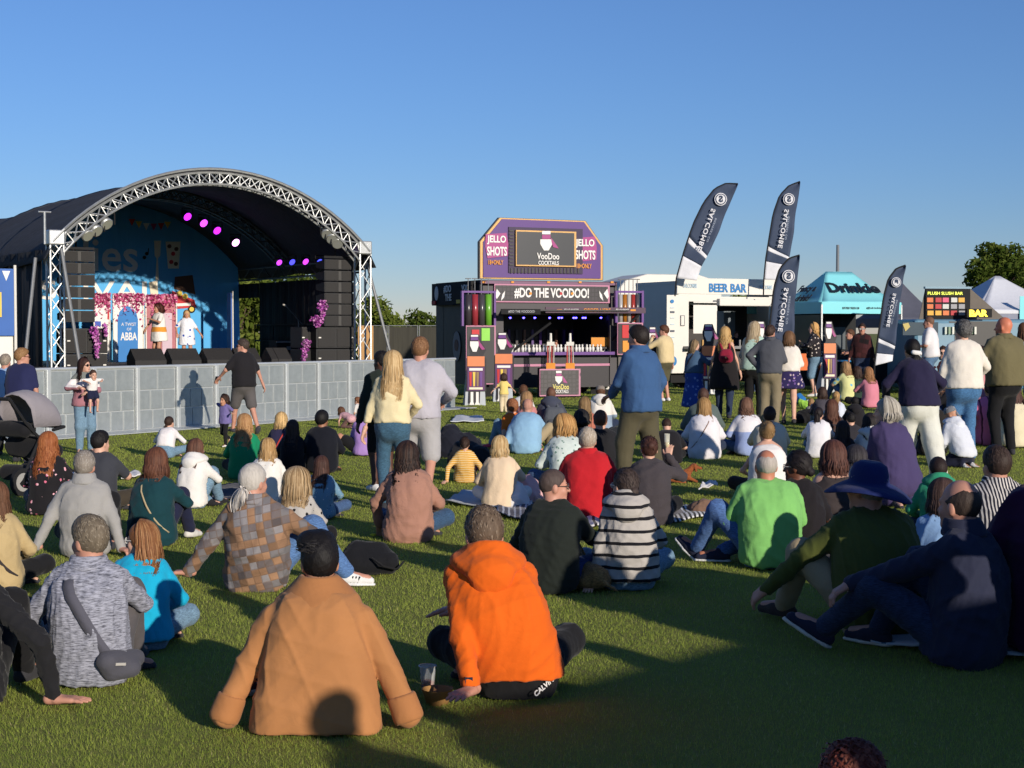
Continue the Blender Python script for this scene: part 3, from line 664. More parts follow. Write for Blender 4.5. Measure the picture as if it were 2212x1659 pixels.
def ribbon(info, pts, width, thick, mat, name='strap', top=True, label=None, cat=None, nrm=(0, -1, 0)):
    """a strap lying along points in the wearer's own frame"""
    P = [np.array(p, float) for p in pts]; mb = MB(); vs = []; n = len(P)
    for i, p in enumerate(P):
        t = unit(P[min(i + 1, n - 1)] - P[max(i - 1, 0)]); a = unit(np.cross(t, np.array(nrm, float))); b = np.cross(a, t)
        vs += [p - a * width / 2, p + a * width / 2, p + a * width / 2 + b * thick, p - a * width / 2 + b * thick]
    fs = [(0, 1, 2, 3), tuple(4 * (n - 1) + j for j in (3, 2, 1, 0))]
    for i in range(n - 1):
        for j in range(4): fs.append((4 * i + j, 4 * i + (j + 1) % 4, 4 * i + 4 + (j + 1) % 4, 4 * i + 4 + j))
    mb.add(vs, fs); o = mb.obj(name, mat, None, True)
    return o
def follow(o, info):
    r = info['o']; o.location = r.location; o.rotation_euler = r.rotation_euler; o.scale = r.scale; return o
def on_back(info, t, u, gap=0.012):
    J = info['J']; c, w_, d_, a = torso_at(J, t); g = info['grow'][0] * (1 - 0.55 * min(1, max(0, (t - 0.75) / 0.2))) + info['grow'][1] * max(0, 1 - t) + 0.02 * min(1, max(0, (t - 0.55) / 0.25)); r = d_ + g; h = max(w_ + g - r, 0.0); x = u * (h + r)
    e = r if abs(x) <= h else math.sqrt(max(0.0, r * r - (abs(x) - h) ** 2)); nb = np.cross(a, unit(J['P2'] - J['P0'])); nb = nb if nb[1] < 0 else -nb
    return c + a * x * (1 + gap / max(r, 0.05) * 0.4) + nb * (e + gap)
def blob(name, prims, vox, mat, parent=None, amp=0.0, cuts=(), seed=1):
    v, q = sdf_mesh(prims, vox, cuts); v = creases(v, q, amp, np.random.default_rng(seed)); return link(name, np_mesh(name, v, q), mat, parent)
# ------------------------------------------------------------------ the lawn
def lawn_mat():
    n = N('lawn_turf'); v = n.coord('Object')
    a = n.noise(v, 0.35, 4, 0.6); b = n.noise(v, 3.0, 4, 0.6); c = n.noise(n.mapping(v, scale=(1, 1, 1)), 60.0, 3, 0.7)
    base = n.mix(a, (0.22, 0.235, 0.06), (0.30, 0.30, 0.085)); base = n.mix(n.math('MULTIPLY', b, 0.6), base, (0.34, 0.32, 0.11)); base = n.mix(n.math('MULTIPLY', c, 0.6), base, (0.14, 0.16, 0.04))
    n.col(base); n.p.inputs['Roughness'].default_value = 0.95; n.p.inputs['Specular IOR Level'].default_value = 0.1
    n.nrm(n.bump(c, 0.9, 0.03)); return n.m
def blade_mat():
    n = N('grass_blades'); at = n.n('Attribute', attribute_name='tone')
    c = n.ramp(at.outputs['Fac'], [(0.0, (0.19, 0.28, 0.045)), (0.35, (0.33, 0.41, 0.075)), (0.7, (0.46, 0.51, 0.12)), (0.93, (0.55, 0.54, 0.18)), (1.0, (0.62, 0.56, 0.28))])
    df = n.n('BsdfDiffuse'); tr = n.n('BsdfTranslucent'); mx = n.n('MixShader'); mx.inputs[0].default_value = 0.45
    n.l(c, df.inputs[0]); n.l(c, tr.inputs[0]); n.l(df.outputs[0], mx.inputs[1]); n.l(tr.outputs[0], mx.inputs[2]); n.l(mx.outputs[0], n.out.inputs[0]); return n.m
mb = MB(); mb.add([(-700, -120, 0), (700, -120, 0), (700, 1400, 0), (-700, 1400, 0)], [(0, 1, 2, 3)])
tag(mb.obj('lawn', lawn_mat()), kind='structure', label='wide mown green lawn of the festival field')
def grass():
    rng = np.random.default_rng(5); n = 1150000
    d = 5.2 * np.exp(rng.uniform(0, 1, n) * math.log(80 / 5.2)); x = rng.uniform(-0.37, 0.37, n) * (d + 1.0)
    sc = np.maximum(d / 8.0, 0.6)
    p = np.stack([x, d, np.zeros(n)], 1)
    patch = np.zeros(n)
    for i in range(6):
        w = rng.normal(size=2) * (0.8 + 1.4 * i); patch += np.sin(x * w[0] + d * w[1] + rng.uniform(0, 6)) / (1 + 0.5 * i)
    patch /= 3.0
    h = rng.uniform(0.012, 0.032, n) * (1 + 0.22 * patch) * np.clip(0.8 + sc * 0.09, 0.8, 1.35); wd = rng.uniform(0.0009, 0.0018, n) * sc
    az = rng.uniform(0, 2 * math.pi, n); tilt = np.abs(rng.normal(0.0, 0.75, n)); tz = rng.uniform(0, 2 * math.pi, n)
    side = np.stack([np.cos(az), np.sin(az), np.zeros(n)], 1) * wd[:, None]
    tip = p + np.stack([np.cos(tz) * np.sin(tilt), np.sin(tz) * np.sin(tilt), np.cos(tilt)], 1) * h[:, None]
    V = np.stack([p - side, p + side, tip], 1).reshape(-1, 3); Q = np.arange(3 * n).reshape(n, 3)
    tone = np.clip(0.42 + 0.16 * patch + rng.normal(0, 0.17, n) / np.clip(d / 12, 1, 2.2), 0, 0.97); tone[(rng.uniform(size=n) > 0.985) & (d < 14)] = 1.0
    me = np_mesh('grass', V, Q, False, np.repeat(tone, 3)); o = link('grass', me, blade_mat())
    tag(o, 'short green grass blades covering the lawn', 'grass', kind='stuff')
grass()
# ------------------------------------------------------------------ frames of large structures
class Fr:
    """a structure's own axes: x along its front, y to its back, z up"""
    def __init__(s, origin, deg):
        s.o = Vector(origin); s.a = R(deg); s.u = Vector((math.cos(s.a), math.sin(s.a), 0)); s.v = Vector((-math.sin(s.a), math.cos(s.a), 0))
    def root(s, name, label, cat, group=None): return empty(name, s.o, s.a, label, cat, group)
    def at(s, px, py, y=0.0):
        d = ray(px, py); n = s.v; o = s.o + s.v * y; c = Vector((0, 0, CAMH)); t = (o - c).dot(n) / d.dot(n); p = c + d * t - s.o
        return Vector((p.dot(s.u), y, p.z))
    def side(s, px, py, x=0.0):
        d = ray(px, py); n = s.u; o = s.o + s.u * x; c = Vector((0, 0, CAMH)); t = (o - c).dot(n) / d.dot(n); p = c + d * t - s.o
        return Vector((x, p.dot(s.v), p.z))
    def w(s, x, y, z=0.0): return s.o + s.u * x + s.v * y + Vector((0, 0, z))
    def rect(s, x0, y0, x1, y1, yl=0.0):
        a = s.at(x0, y0, yl); b = s.at(x1, y1, yl); return (a + b) / 2, abs(b.x - a.x), abs(b.z - a.z)
def slab(fr, par, name, px, yl, th, mat, bevel=0.0):
    c, w_, h_ = fr.rect(*px, yl); return MB().box((c.x, yl, c.z), (w_, th, h_)).obj(name, mat, par, bevel=bevel)
def sign_text(fr, par, s_, px, yl, mat, size=None, sx=1.0, bold=0.0, tilt=0.0, fit=True, name='lettering'):
    """lettering fitted to the rectangle it fills in the photograph, standing on its own board"""
    c, w_, h_ = fr.rect(*px, yl); o = text(s_, 1.0, mat, par, (c.x, yl, c.z), (R(90), R(tilt), 0), 0.004, bold=bold, name=name)
    bb = np.array([v.co[:2] for v in o.data.vertices]); ww, hh = np.ptp(bb[:, 0]), np.ptp(bb[:, 1]); mid = (bb.max(0) + bb.min(0)) / 2
    o.scale = (w_ / ww, h_ / hh, 1); o.location = (c.x - mid[0] * w_ / ww, yl, c.z - mid[1] * h_ / hh); return o
alu = plain((196, 198, 198), 0.42, 0.7, 0.25, 9.0, 0.25, 0.8); steel = plain((150, 152, 154), 0.5, 0.4, 0.2, 7.0, 0.2, 0.7)
blackp = plain((30, 30, 33), 0.6, 0.0, 0.3, 8.0, 0.3, 0.9); matt = plain((22, 22, 25), 0.85, 0.0, 0.3, 5.0, 0.3, 0.9); white = plain((250, 246, 236), 0.55, 0.0, 0.06, 3.0, 0.05, 0.72)
purple = plain((112, 62, 150), 0.5, 0.0, 0.15, 5.0, 0.1, 0.7); gold = plain((205, 160, 95), 0.45, 0.2, 0.2, 6.0, 0.1, 0.8); pink = plain((196, 128, 158), 0.5, 0.0, 0.12); magenta = plain((168, 50, 130), 0.5)
whiteink = plain((255, 252, 248), 0.6, 0.0, 0.03, 3.0, 0.0, 0.75); orange_ink = plain((245, 160, 50), 0.6, 0.0, 0.05, 3.0, 0.0, 0.75)
def drape(rgb, sag=0.5):
    n = N('drape_cloth'); v = n.coord(); c = lin(rgb, 0.9); f = n.noise(n.mapping(v, scale=(7, 7, 0.6)), 1.0, 3); n.col(n.mix(f, tuple(x * 0.6 for x in c), tuple(x * 1.3 for x in c)))
    n.p.inputs['Roughness'].default_value = 0.9; n.nrm(n.bump(f, sag, 0.12)); return n.m
def hexmat():
    n = N('honeycomb_panel'); v = n.coord(); vo = n.n('TexVoronoi', feature='DISTANCE_TO_EDGE'); vo.inputs['Scale'].default_value = 9.0; vo.inputs['Randomness'].default_value = 0.12; n.l(v, vo.inputs['Vector'])
    n.col(n.mix(n.math('LESS_THAN', vo.outputs['Distance'], 0.12), lin((52, 46, 52)), lin((30, 27, 31)))); n.p.inputs['Roughness'].default_value = 0.5; return n.m
hexm = hexmat()
# ------------------------------------------------------------------ trees
def leaf_mat(a, b, c):
    n = N('foliage'); at = n.n('Attribute', attribute_name='tone'); col = n.ramp(at.outputs['Fac'], [(0.0, a), (0.5, b), (1.0, c)])
    df = n.n('BsdfDiffuse'); tr = n.n('BsdfTranslucent'); mx = n.n('MixShader'); mx.inputs[0].default_value = 0.25
    n.l(col, df.inputs[0]); n.l(col, tr.inputs[0]); n.l(df.outputs[0], mx.inputs[1]); n.l(tr.outputs[0], mx.inputs[2]); n.l(mx.outputs[0], n.out.inputs[0]); return n.m
oak = leaf_mat((0.028, 0.05, 0.010), (0.075, 0.11, 0.02), (0.15, 0.17, 0.04)); lime = leaf_mat((0.05, 0.08, 0.012), (0.13, 0.17, 0.03), (0.22, 0.24, 0.06)); bark = plain((92, 76, 62), 0.9, 0, 0.35, 9.0, 0.8)
def tree(label, px, ytop, d, width, seed, mat, leaf=0.22, n=5200, base_z=0.0, cat='tree', low=0.22):
    rng = np.random.default_rng(seed); top = AT(px, ytop, d); H = top.z; root = empty('tree', (top.x, d, 0), 0, label, cat, 'trees around the field')
    mb = MB(); pts = [Vector((0, 0, -0.2))]
    for i in range(5): pts.append(pts[-1] + Vector((rng.normal(0, 0.05) * H / 6, rng.normal(0, 0.05) * H / 6, H * 0.12)))
    for i in range(5): mb.tube(pts[i], pts[i + 1], H * 0.028 * (1 - i * 0.14), H * 0.028 * (1 - (i + 1) * 0.14), 8)
    lobes = []
    for i in range(26):
        t = rng.uniform(low, 0.95); ang = rng.uniform(0, 6.28); prof = math.sin(min(1, (t - low + 0.12) / (1.12 - low)) * math.pi) ** 0.6
        rr = width / 2 * prof * rng.uniform(0.25, 0.8); c = np.array([math.cos(ang) * rr, math.sin(ang) * rr, H * t]); r = width * rng.uniform(0.12, 0.2); c[2] = min(c[2], H - r * 0.75); lobes.append((c, r))
    for c, r in lobes[:14]: mb.tube(pts[3 + int(rng.integers(0, 3))], Vector(c), H * 0.012, H * 0.003, 5)
    mb.obj('trunk', bark, root, True)
    P = []; T = []
    for c, r in lobes:
        m = n // len(lobes); dv = unit_rows(rng.normal(size=(m, 3))); rad = r * rng.uniform(0.45, 1.05, (m, 1)) ** 0.6; ns = 1 + 0.22 * np.sin(dv @ rng.normal(size=3) * 6 + 1); P.append(c + dv * rad * ns[:, None] * np.array([1.1, 1.1, 0.85])); T.append(np.clip(rng.normal(0.45, 0.2, m) + 0.15 * dv[:, 2], 0, 1))
    P = np.concatenate(P); T = np.concatenate(T); m = len(P); a = unit_rows(rng.normal(size=(m, 3))); b = unit_rows(np.cross(a, rng.normal(size=(m, 3)))); s1 = leaf * rng.uniform(0.5, 1.2, (m, 1)); s2 = s1 * 0.7
    V = np.stack([P - a * s1, P + b * s2 * 0.6, P + a * s1, P - b * s2 * 0.6], 1).reshape(-1, 3)
    link('crown', np_mesh('crown', V, np.arange(4 * m).reshape(m, 4), False, np.repeat(T, 4)), mat, root); return root
tree('tall dark oak rising behind the white marquee at the right edge', 2165, 508, 78, 4.6, 3, oak, 0.17, 9000, low=0.1)
tree('low dark tree showing past the marquee roof at the right edge', 2235, 560, 84, 5.0, 4, oak, 0.2, 5200)
tree('yellow green tree beside the right leg of the stage', 790, 640, 74, 3.2, 5, lime, 0.16, 5200, low=0.05)
tree('low tree sloping down to the fence left of the cocktail trailer', 828, 678, 78, 3.0, 6, lime, 0.16, 4200, low=0.05)
tree('dark round tree just left of the cocktail trailer', 908, 672, 80, 3.0, 7, oak, 0.16, 5200, low=0.05)
tree('bright tree seen through the gap in the stage side drape', 528, 600, 66, 4.2, 8, lime, 0.2, 7000, low=0.0)
tree('tree seen through the beer bar serving hatch', 1590, 640, 70, 2.4, 9, lime, 0.16, 3400, low=0.0)
tree('dark tree at the far left behind the stage', 640, 560, 90, 6.0, 10, oak, 0.22, 5200, low=0.0)
# ------------------------------------------------------------------ fence with dark netting
fr = Fr(AT(772, 772, 62).xy.to_3d(), 8); fr.o.z = 0
netting = drape((62, 60, 52), 0.2); ply = plain((196, 150, 96), 0.8, 0, 0.2, 5.0, 0.3)
for i in range(4):
    x0 = i * 1.25; r = empty('netted_fence', fr.w(x0, 0), fr.a, ['temporary fence panel with netting behind the right leg of the stage', 'second temporary fence panel with netting right of the stage', 'third temporary fence panel with netting right of the stage', 'temporary fence panel with netting against the cocktail trailer'][i], 'fence', 'netted fence panels')
    m = MB()
    for x in (0.02, 1.2): m.tube((x, 0, 0), (x, 0, 2.02), 0.022)
    m.tube((0.02, 0, 2.0), (1.2, 0, 2.0), 0.02); m.tube((0.02, 0, 0.2), (1.2, 0, 0.2), 0.02); m.obj('frame', steel, r)
    MB().box((0.61, 0.02, 1.05), (1.14, 0.012, 1.8)).obj('netting', netting, r)
r = empty('plywood_sheet', fr.w(0.05, -0.9), fr.a + 0.1, 'tan plywood sheet leaning by the fence beside the stage leg', 'board'); MB().box((0.25, 0, 1.0), (0.62, 0.03, 2.0)).obj('sheet', ply, r)
# ------------------------------------------------------------------ the stage
SF = Fr((-10.3, 34.5, 0), 33.0); SW, SD = 7.9, 8.9
st = SF.root('stage', 'open festival stage with black arched roof on silver trusses', 'stage')
ZE, ZA = 3.72, 5.55; ARCR = ((SW / 2) ** 2 + (ZA - ZE) ** 2) / (2 * (ZA - ZE))
def arc(t, dz=0.0):           # t 0..1 across the span: a flat bow, offset dz along its normal
    q = 2 * t - 1; x = SW / 2 + SW / 2 * q; z = ZA - (ZA - ZE) * (0.55 * q * q + 0.45 * (1 - math.sqrt(max(0.0, 1 - 0.80 * q * q))) / 0.5528); sl = -(ZA - ZE) * 1.9 * q / (SW / 2); L_ = math.hypot(1, sl); return x - sl / L_ * dz, z + dz / L_
def arch(v, name, mat, dz=0.27, nseg=30, dep=0.30):
    m = MB(); P = [[Vector((arc(i / nseg, q)[0], v + w_, arc(i / nseg, q)[1])) for i in range(nseg + 1)] for q in (0, -dz) for w_ in (0, dep)]
    for k, c in enumerate(P): m.path(c, 0.032 if k < 2 else 0.028, 6)
    for i in range(nseg):
        m.tube(P[0][i], P[2][i + 1], 0.016, n=5); m.tube(P[2][i], P[0][i + 1], 0.016, n=5)
        m.tube(P[0][i], P[1][i + 1], 0.014, n=4); m.tube(P[2][i], P[3][i], 0.014, n=4); m.tube(P[0][i], P[2][i], 0.014, n=4)
        m.tube(P[1][i], P[3][i + 1], 0.014, n=4)
    return m.obj(name, mat, st)
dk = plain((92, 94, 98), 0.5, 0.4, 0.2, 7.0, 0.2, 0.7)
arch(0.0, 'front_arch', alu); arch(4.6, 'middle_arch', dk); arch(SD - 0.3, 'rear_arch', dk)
def tower(x, y, h, mat, s=0.30, name='tower'):
    m = MB(); q = [(0, 0), (s, 0), (s, s), (0, s)]
    for a, b in q: m.tube((x + a, y + b, 0), (x + a, y + b, h), 0.027, n=6)
    n = int(h / 0.4)
    for i in range(n):
        for j in range(4):
            a, b = q[j], q[(j + 1) % 4]; z0, z1 = i * h / n, (i + 1) * h / n
            if i % 2: a, b = b, a
            m.tube((x + a[0], y + a[1], z0), (x + b[0], y + b[1], z1), 0.013, n=4)
    return m.obj(name, mat, st)
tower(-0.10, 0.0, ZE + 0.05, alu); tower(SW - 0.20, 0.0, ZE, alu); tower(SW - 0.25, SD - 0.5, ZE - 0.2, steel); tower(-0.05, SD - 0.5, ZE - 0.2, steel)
for x in (-0.12, SW - 0.22): MB().box((x + 0.16, 0.15, ZE + 0.16), (0.36, 0.42, 0.34)).obj('corner_block', alu, st, bevel=0.03)
for a, b in (((-0.35, 0.3, ZE - 0.3), (-0.9, -0.3, 0)), ((0.12, -0.1, ZE - 0.1), (0.42, -0.9, 0)), ((SW + 0.1, 0.2, ZE - 0.2), (SW + 0.9, -0.2, 0))): MB().tube(a, b, 0.04).obj('brace_pole', steel, st)
MB().tube((-0.22, 0.0, ZE), (-0.22, 0.0, ZE + 0.72), 0.03).tube((-0.36, 0, ZE + 0.72), (-0.08, 0, ZE + 0.72), 0.02).obj('roof_pin', alu, st)
m = MB()          # side truss under the roof edge on the right
for z in (ZE - 0.45, ZE - 0.12): m.tube((SW - 0.05, 0.3, z), (SW - 0.05, SD - 0.4, z), 0.028)
for i in range(18):
    y0, y1 = 0.3 + i * 0.5, 0.3 + (i + 1) * 0.5; z0, z1 = (ZE - 0.45, ZE - 0.12) if i % 2 else (ZE - 0.12, ZE - 0.45); m.tube((SW - 0.05, y0, z0), (SW - 0.05, y1, z1), 0.014, n=5)
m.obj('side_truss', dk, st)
def canopy(v0, v1, name, mat, over=0.06, dip=0.22, drop=0.0, nx=44, ny=22):
    V = []; 
    for j in range(ny + 1):
        s_ = j / ny; v = v0 + (v1 - v0) * s_
        for i in range(nx + 1):
            t = -0.025 + 1.05 * i / nx; x, z = arc(t, over); z -= dip * math.sin(math.pi * s_) * (0.35 + 0.65 * math.sin(math.pi * min(1, max(0, t)))) + drop
            z += 0.018 * math.sin(x * 5 + v * 3.1) * math.sin(math.pi * s_) + (0.012 * math.sin(x * 17 + 3 * math.sin(v * 2)))
            if t < 0 or t > 1: z -= 0.12 * (abs(t - 0.5) - 0.5) / 0.025
            V.append((x, v, z))
    Q = [(j * (nx + 1) + i, j * (nx + 1) + i + 1, (j + 1) * (nx + 1) + i + 1, (j + 1) * (nx + 1) + i) for j in range(ny) for i in range(nx)]
    o = link(name, np_mesh(name, np.array(V), np.array(Q)), mat, st); sm = o.modifiers.new('thick', 'SOLIDIFY'); sm.thickness = 0.015; return o
roofm = drape((44, 47, 56), 0.25)
canopy(-0.05, 4.75, 'roof_canopy', roofm); canopy(4.75, SD, 'roof_canopy', roofm); canopy(SD + 0.9, SD + 6.5, 'rear_canopy', roofm, drop=0.12)
pipe = MB(); pp = [Vector((arc(t, 0.085)[0], -0.04, arc(t, 0.085)[1])) for t in np.linspace(0, 1, 31)]; pipe.path(pp, 0.035, 6).obj('edge_pipe', alu, st)
deckm = plain((40, 38, 38), 0.7, 0, 0.3, 4.0, 0.2, 0.9); ZD = 0.95
MB().box((SW / 2, SD / 2 + 0.2, ZD - 0.06), (SW + 0.6, SD - 0.2, 0.12)).obj('deck', deckm, st); MB().box((SW / 2, 0.30, ZD / 2 - 0.04), (SW + 0.5, 0.03, ZD - 0.08)).obj('deck_skirt', drape((18, 18, 20)), st)
bd = drape((24, 25, 30), 0.6)
def wall(x0, y0, x1, y1, z0, z1, mat, name, wav=0.05):
    n = 40; V = []; L = math.hypot(x1 - x0, y1 - y0); nx, ny = (y1 - y0) / L, -(x1 - x0) / L
    for i in range(n + 1):
        t = i / n; o = wav * math.sin(i * 1.9) * (0.6 + 0.4 * math.sin(i * 0.7))
        for z in (z0, (z0 + z1) / 2, z1): V.append((x0 + (x1 - x0) * t + nx * o, y0 + (y1 - y0) * t + ny * o, z))
    Q = [(3 * i + j, 3 * i + 3 + j, 3 * i + 4 + j, 3 * i + 1 + j) for i in range(n) for j in range(2)]
    o = link(name, np_mesh(name, np.array(V), np.array(Q)), mat, st); o.modifiers.new('t', 'SOLIDIFY').thickness = 0.01; return o
vg0 = SF.side(557, 700, SW).y; vg1 = SF.side(505, 700, SW).y
wall(SW + 0.05, 0.9, SW + 0.05, vg0, ZD, ZE - 0.55, bd, 'side_drape'); wall(SW + 0.05, vg1, SW + 0.05, SD, ZD, ZE - 0.55, bd, 'side_drape', 0.03); wall(SW + 0.05, vg0, SW + 0.05, vg1, 2.75, ZE - 0.55, bd, 'side_drape', 0.03)
wall(-0.15, 0.5, -0.15, SD, 0.0, ZE - 0.1, bd, 'side_drape'); wall(-0.2, SD + 0.6, -0.2, SD + 6.4, 0.0, ZE - 0.2, bd, 'side_drape')
rl = MB(); 
for z in (ZD + 0.55, ZD + 1.0): rl.tube((SW - 0.1, 1.6, z), (SW - 0.1, vg0, z), 0.02)
for y in np.linspace(1.6, vg0, 5): rl.tube((SW - 0.1, y, ZD), (SW - 0.1, y, ZD + 1.0), 0.018)
rl.obj('hand_rail', matt, st)
# backdrop banner
def backdrop_mat():
    n = N('backdrop_print'); v = n.coord(); f = n.noise(n.mapping(v, scale=(3.0, 3.0, 0.3)), 1.0, 3); n.col(n.mix(f, lin((70, 160, 225), 0.95), lin((104, 190, 240), 0.95))); n.p.inputs['Roughness'].default_value = 0.8; n.nrm(n.bump(f, 0.35, 0.1)); return n.m
VB = SD - 0.75
bk = SF.root('backdrop_banner', 'blue printed backdrop banner hanging at the rear of the stage', 'banner')
pl = [(0.0, ZD)] + [(arc(t, -0.1)[0], max(ZD + 0.1, arc(t, -0.1)[1])) for t in np.linspace(0.0, 1.0, 24)] + [(SW, ZD)]
m = MB(); m.prism(pl, 0.02, 1); o = m.obj('cloth', backdrop_mat(), bk); o.location = (0, VB, 0)
YT = VB - 0.025
sign_text(SF, bk, 'Foodies', (-10, 505, 298, 588), YT, whiteink, bold=0.012); sign_text(SF, bk, 'FESTIVAL', (2, 602, 342, 650), YT, whiteink, bold=0.012)
redp = plain((205, 42, 48), 0.6, 0, 0.08); yel = plain((238, 205, 80), 0.6); cream = plain((245, 232, 205), 0.6); brown = plain((98, 66, 48), 0.7); glassy = plain((200, 222, 232), 0.4)
def flat(pts_px, mat, name, par=bk, fr=SF, y=YT, th=0.008): 
    q = [fr.at(x, yy, y) for x, yy in pts_px]; return MB().prism([(p.x, p.z) for p in q], th, 1).obj(name, mat, par)
def disc(px, py, r, mat, name, par=bk, fr=SF, y=YT, ry=None, n=18):
    ry = r if ry is None else ry; o = flat([(px + r * math.cos(6.2832 * i / n), py + ry * math.sin(6.2832 * i / n)) for i in range(n)], mat, name, par, fr, y, 0.008); o.location.y = y; return o
_flat = flat
def flat(pts_px, mat, name, par=bk, fr=SF, y=YT, th=0.008): o = _flat(pts_px, mat, name, par, fr, y, th); o.location.y = y; return o
def disc(px, py, r, mat, name, par=bk, fr=SF, y=YT, ry=None, n=18):
    ry = r if ry is None else ry; return flat([(px + r * math.cos(6.2832 * i / n), py + ry * math.sin(6.2832 * i / n)) for i in range(n)], mat, name, par, fr, y)
flat([(333, 520), (348, 520), (346, 552), (341, 558), (343, 605), (336, 605), (338, 558), (334, 552)], cream, 'printed_spoon'); flat([(358, 522), (390, 522), (386, 580), (363, 580)], cream, 'printed_jug')
for i, (x, y) in enumerate([(366, 532), (374, 548), (381, 538), (370, 566), (380, 570)]): disc(x, y, 4.5, redp if i % 2 else brown, 'printed_fruit', y=YT - 0.01)
flat([(372, 628), (420, 648), (424, 664), (372, 668)], redp, 'printed_truck'); flat([(378, 598), (416, 594), (422, 636), (376, 624)], brown, 'printed_board', y=YT - 0.006)
for x, y in ((388, 634), (400, 640)): disc(x, y, 6, yel, 'printed_lemon', y=YT - 0.012)
disc(414, 668, 8, matt, 'printed_wheel', y=YT - 0.012); disc(414, 668, 5, yel, 'printed_hub', y=YT - 0.02); flat([(376, 656), (412, 654), (412, 660), (376, 662)], whiteink, 'printed_plate', y=YT - 0.01)
flat([(322, 610), (340, 606), (342, 640), (326, 640)], cream, 'printed_cone', y=YT - 0.004)
for i, (x, y) in enumerate([(285, 473), (300, 478), (316, 482), (332, 483), (348, 482), (362, 479)]): flat([(x - 7, y), (x + 7, y), (x, y + 15)], [redp, yel, whiteink, magenta][i % 4], 'printed_bunting', y=YT - 0.004)
for x, y in ((317, 548), (312, 556)): disc(x, y, 4, matt, 'printed_note')
flat([(320, 536), (322, 536), (321, 549), (319, 549)], matt, 'printed_note')
# floral screens on stage
def blossoms(par, pts, mat, s=0.05, seed=1, name='blossom'):
    rng = np.random.default_rng(seed); P = np.array(pts); m = len(P); a = unit_rows(rng.normal(size=(m, 3))); b = unit_rows(np.cross(a, rng.normal(size=(m, 3)))); k = s * rng.uniform(0.6, 1.3, (m, 1))
    V = np.stack([P - a * k, P + b * k, P + a * k, P - b * k], 1).reshape(-1, 3); o = link(name, np_mesh(name, V, np.arange(4 * m).reshape(m, 4), False, np.repeat(rng.uniform(0, 1, m), 4)), mat, par); tag(o, kind='stuff'); return o
blos = leaf_mat(lin((150, 40, 90)), lin((215, 90, 150)), lin((250, 190, 215))); wist = leaf_mat(lin((120, 40, 120)), lin((200, 100, 190)), lin((240, 180, 225)))
YS = 5.4; scr = [('white lattice screen with pink blossom at the left of the stage', (202, 634, 238, 800), whiteink, 0), ('white screen with blue arched doorway and lettering on stage', (244, 634, 311, 798), whiteink, 1), ('pink timber screen topped with blossom behind the singers', (314, 636, 382, 796), plain((190, 120, 128), 0.7, 0, 0.2, 9), 2)]
for lb, px, mt, k in scr:
    r = SF.root('floral_screen', lb, 'screen', 'floral screens on stage'); y = YS + 0.05 * k; slab(SF, r, 'panel', px, y, 0.03, mt)
    x0, y0, x1, y1 = px
    if k == 1:
        flat([(254, y1 - 6), (254, 690), (258, 674), (267, 664), (276, 661), (285, 664), (294, 674), (298, 690), (298, y1 - 6)], plain((40, 128, 205), 0.6), 'doorway', r, SF, y - 0.022)
        sign_text(SF, r, 'A TWIST', (262, 697, 294, 704), y - 0.03, whiteink); sign_text(SF, r, 'OF', (274, 708, 284, 714), y - 0.03, whiteink); sign_text(SF, r, 'ABBA', (260, 718, 296, 735), y - 0.03, whiteink, bold=0.02)
    if k == 0: slab(SF, r, 'blue_strip', (203, 694, 218, 705), y - 0.02, 0.012, plain((60, 90, 190), 0.6)); slab(SF, r, 'red_strip', (238 - 6, 660, 238 - 1, 690), y - 0.02, 0.012, redp)
    if k == 2: slab(SF, r, 'doorway', (350, 676, 372, 780), y - 0.02, 0.012, plain((215, 190, 205), 0.6))
    rng = np.random.default_rng(k + 3); pts = []
    for i in range(520):
        x = rng.uniform(x0, x1); yy = y0 + abs(rng.normal(0, 14 if i % 3 else 26)); q = SF.at(x, min(yy, y0 + 70), y - 0.05); pts.append((q.x, q.y + rng.normal(0, 0.03), q.z))
    blossoms(r, pts, blos, 0.035, k)
    for xx in (x0 + 1, x1 - 1): slab(SF, r, 'post', (xx - 2, y0, xx + 2, y1), y - 0.03, 0.05, white)
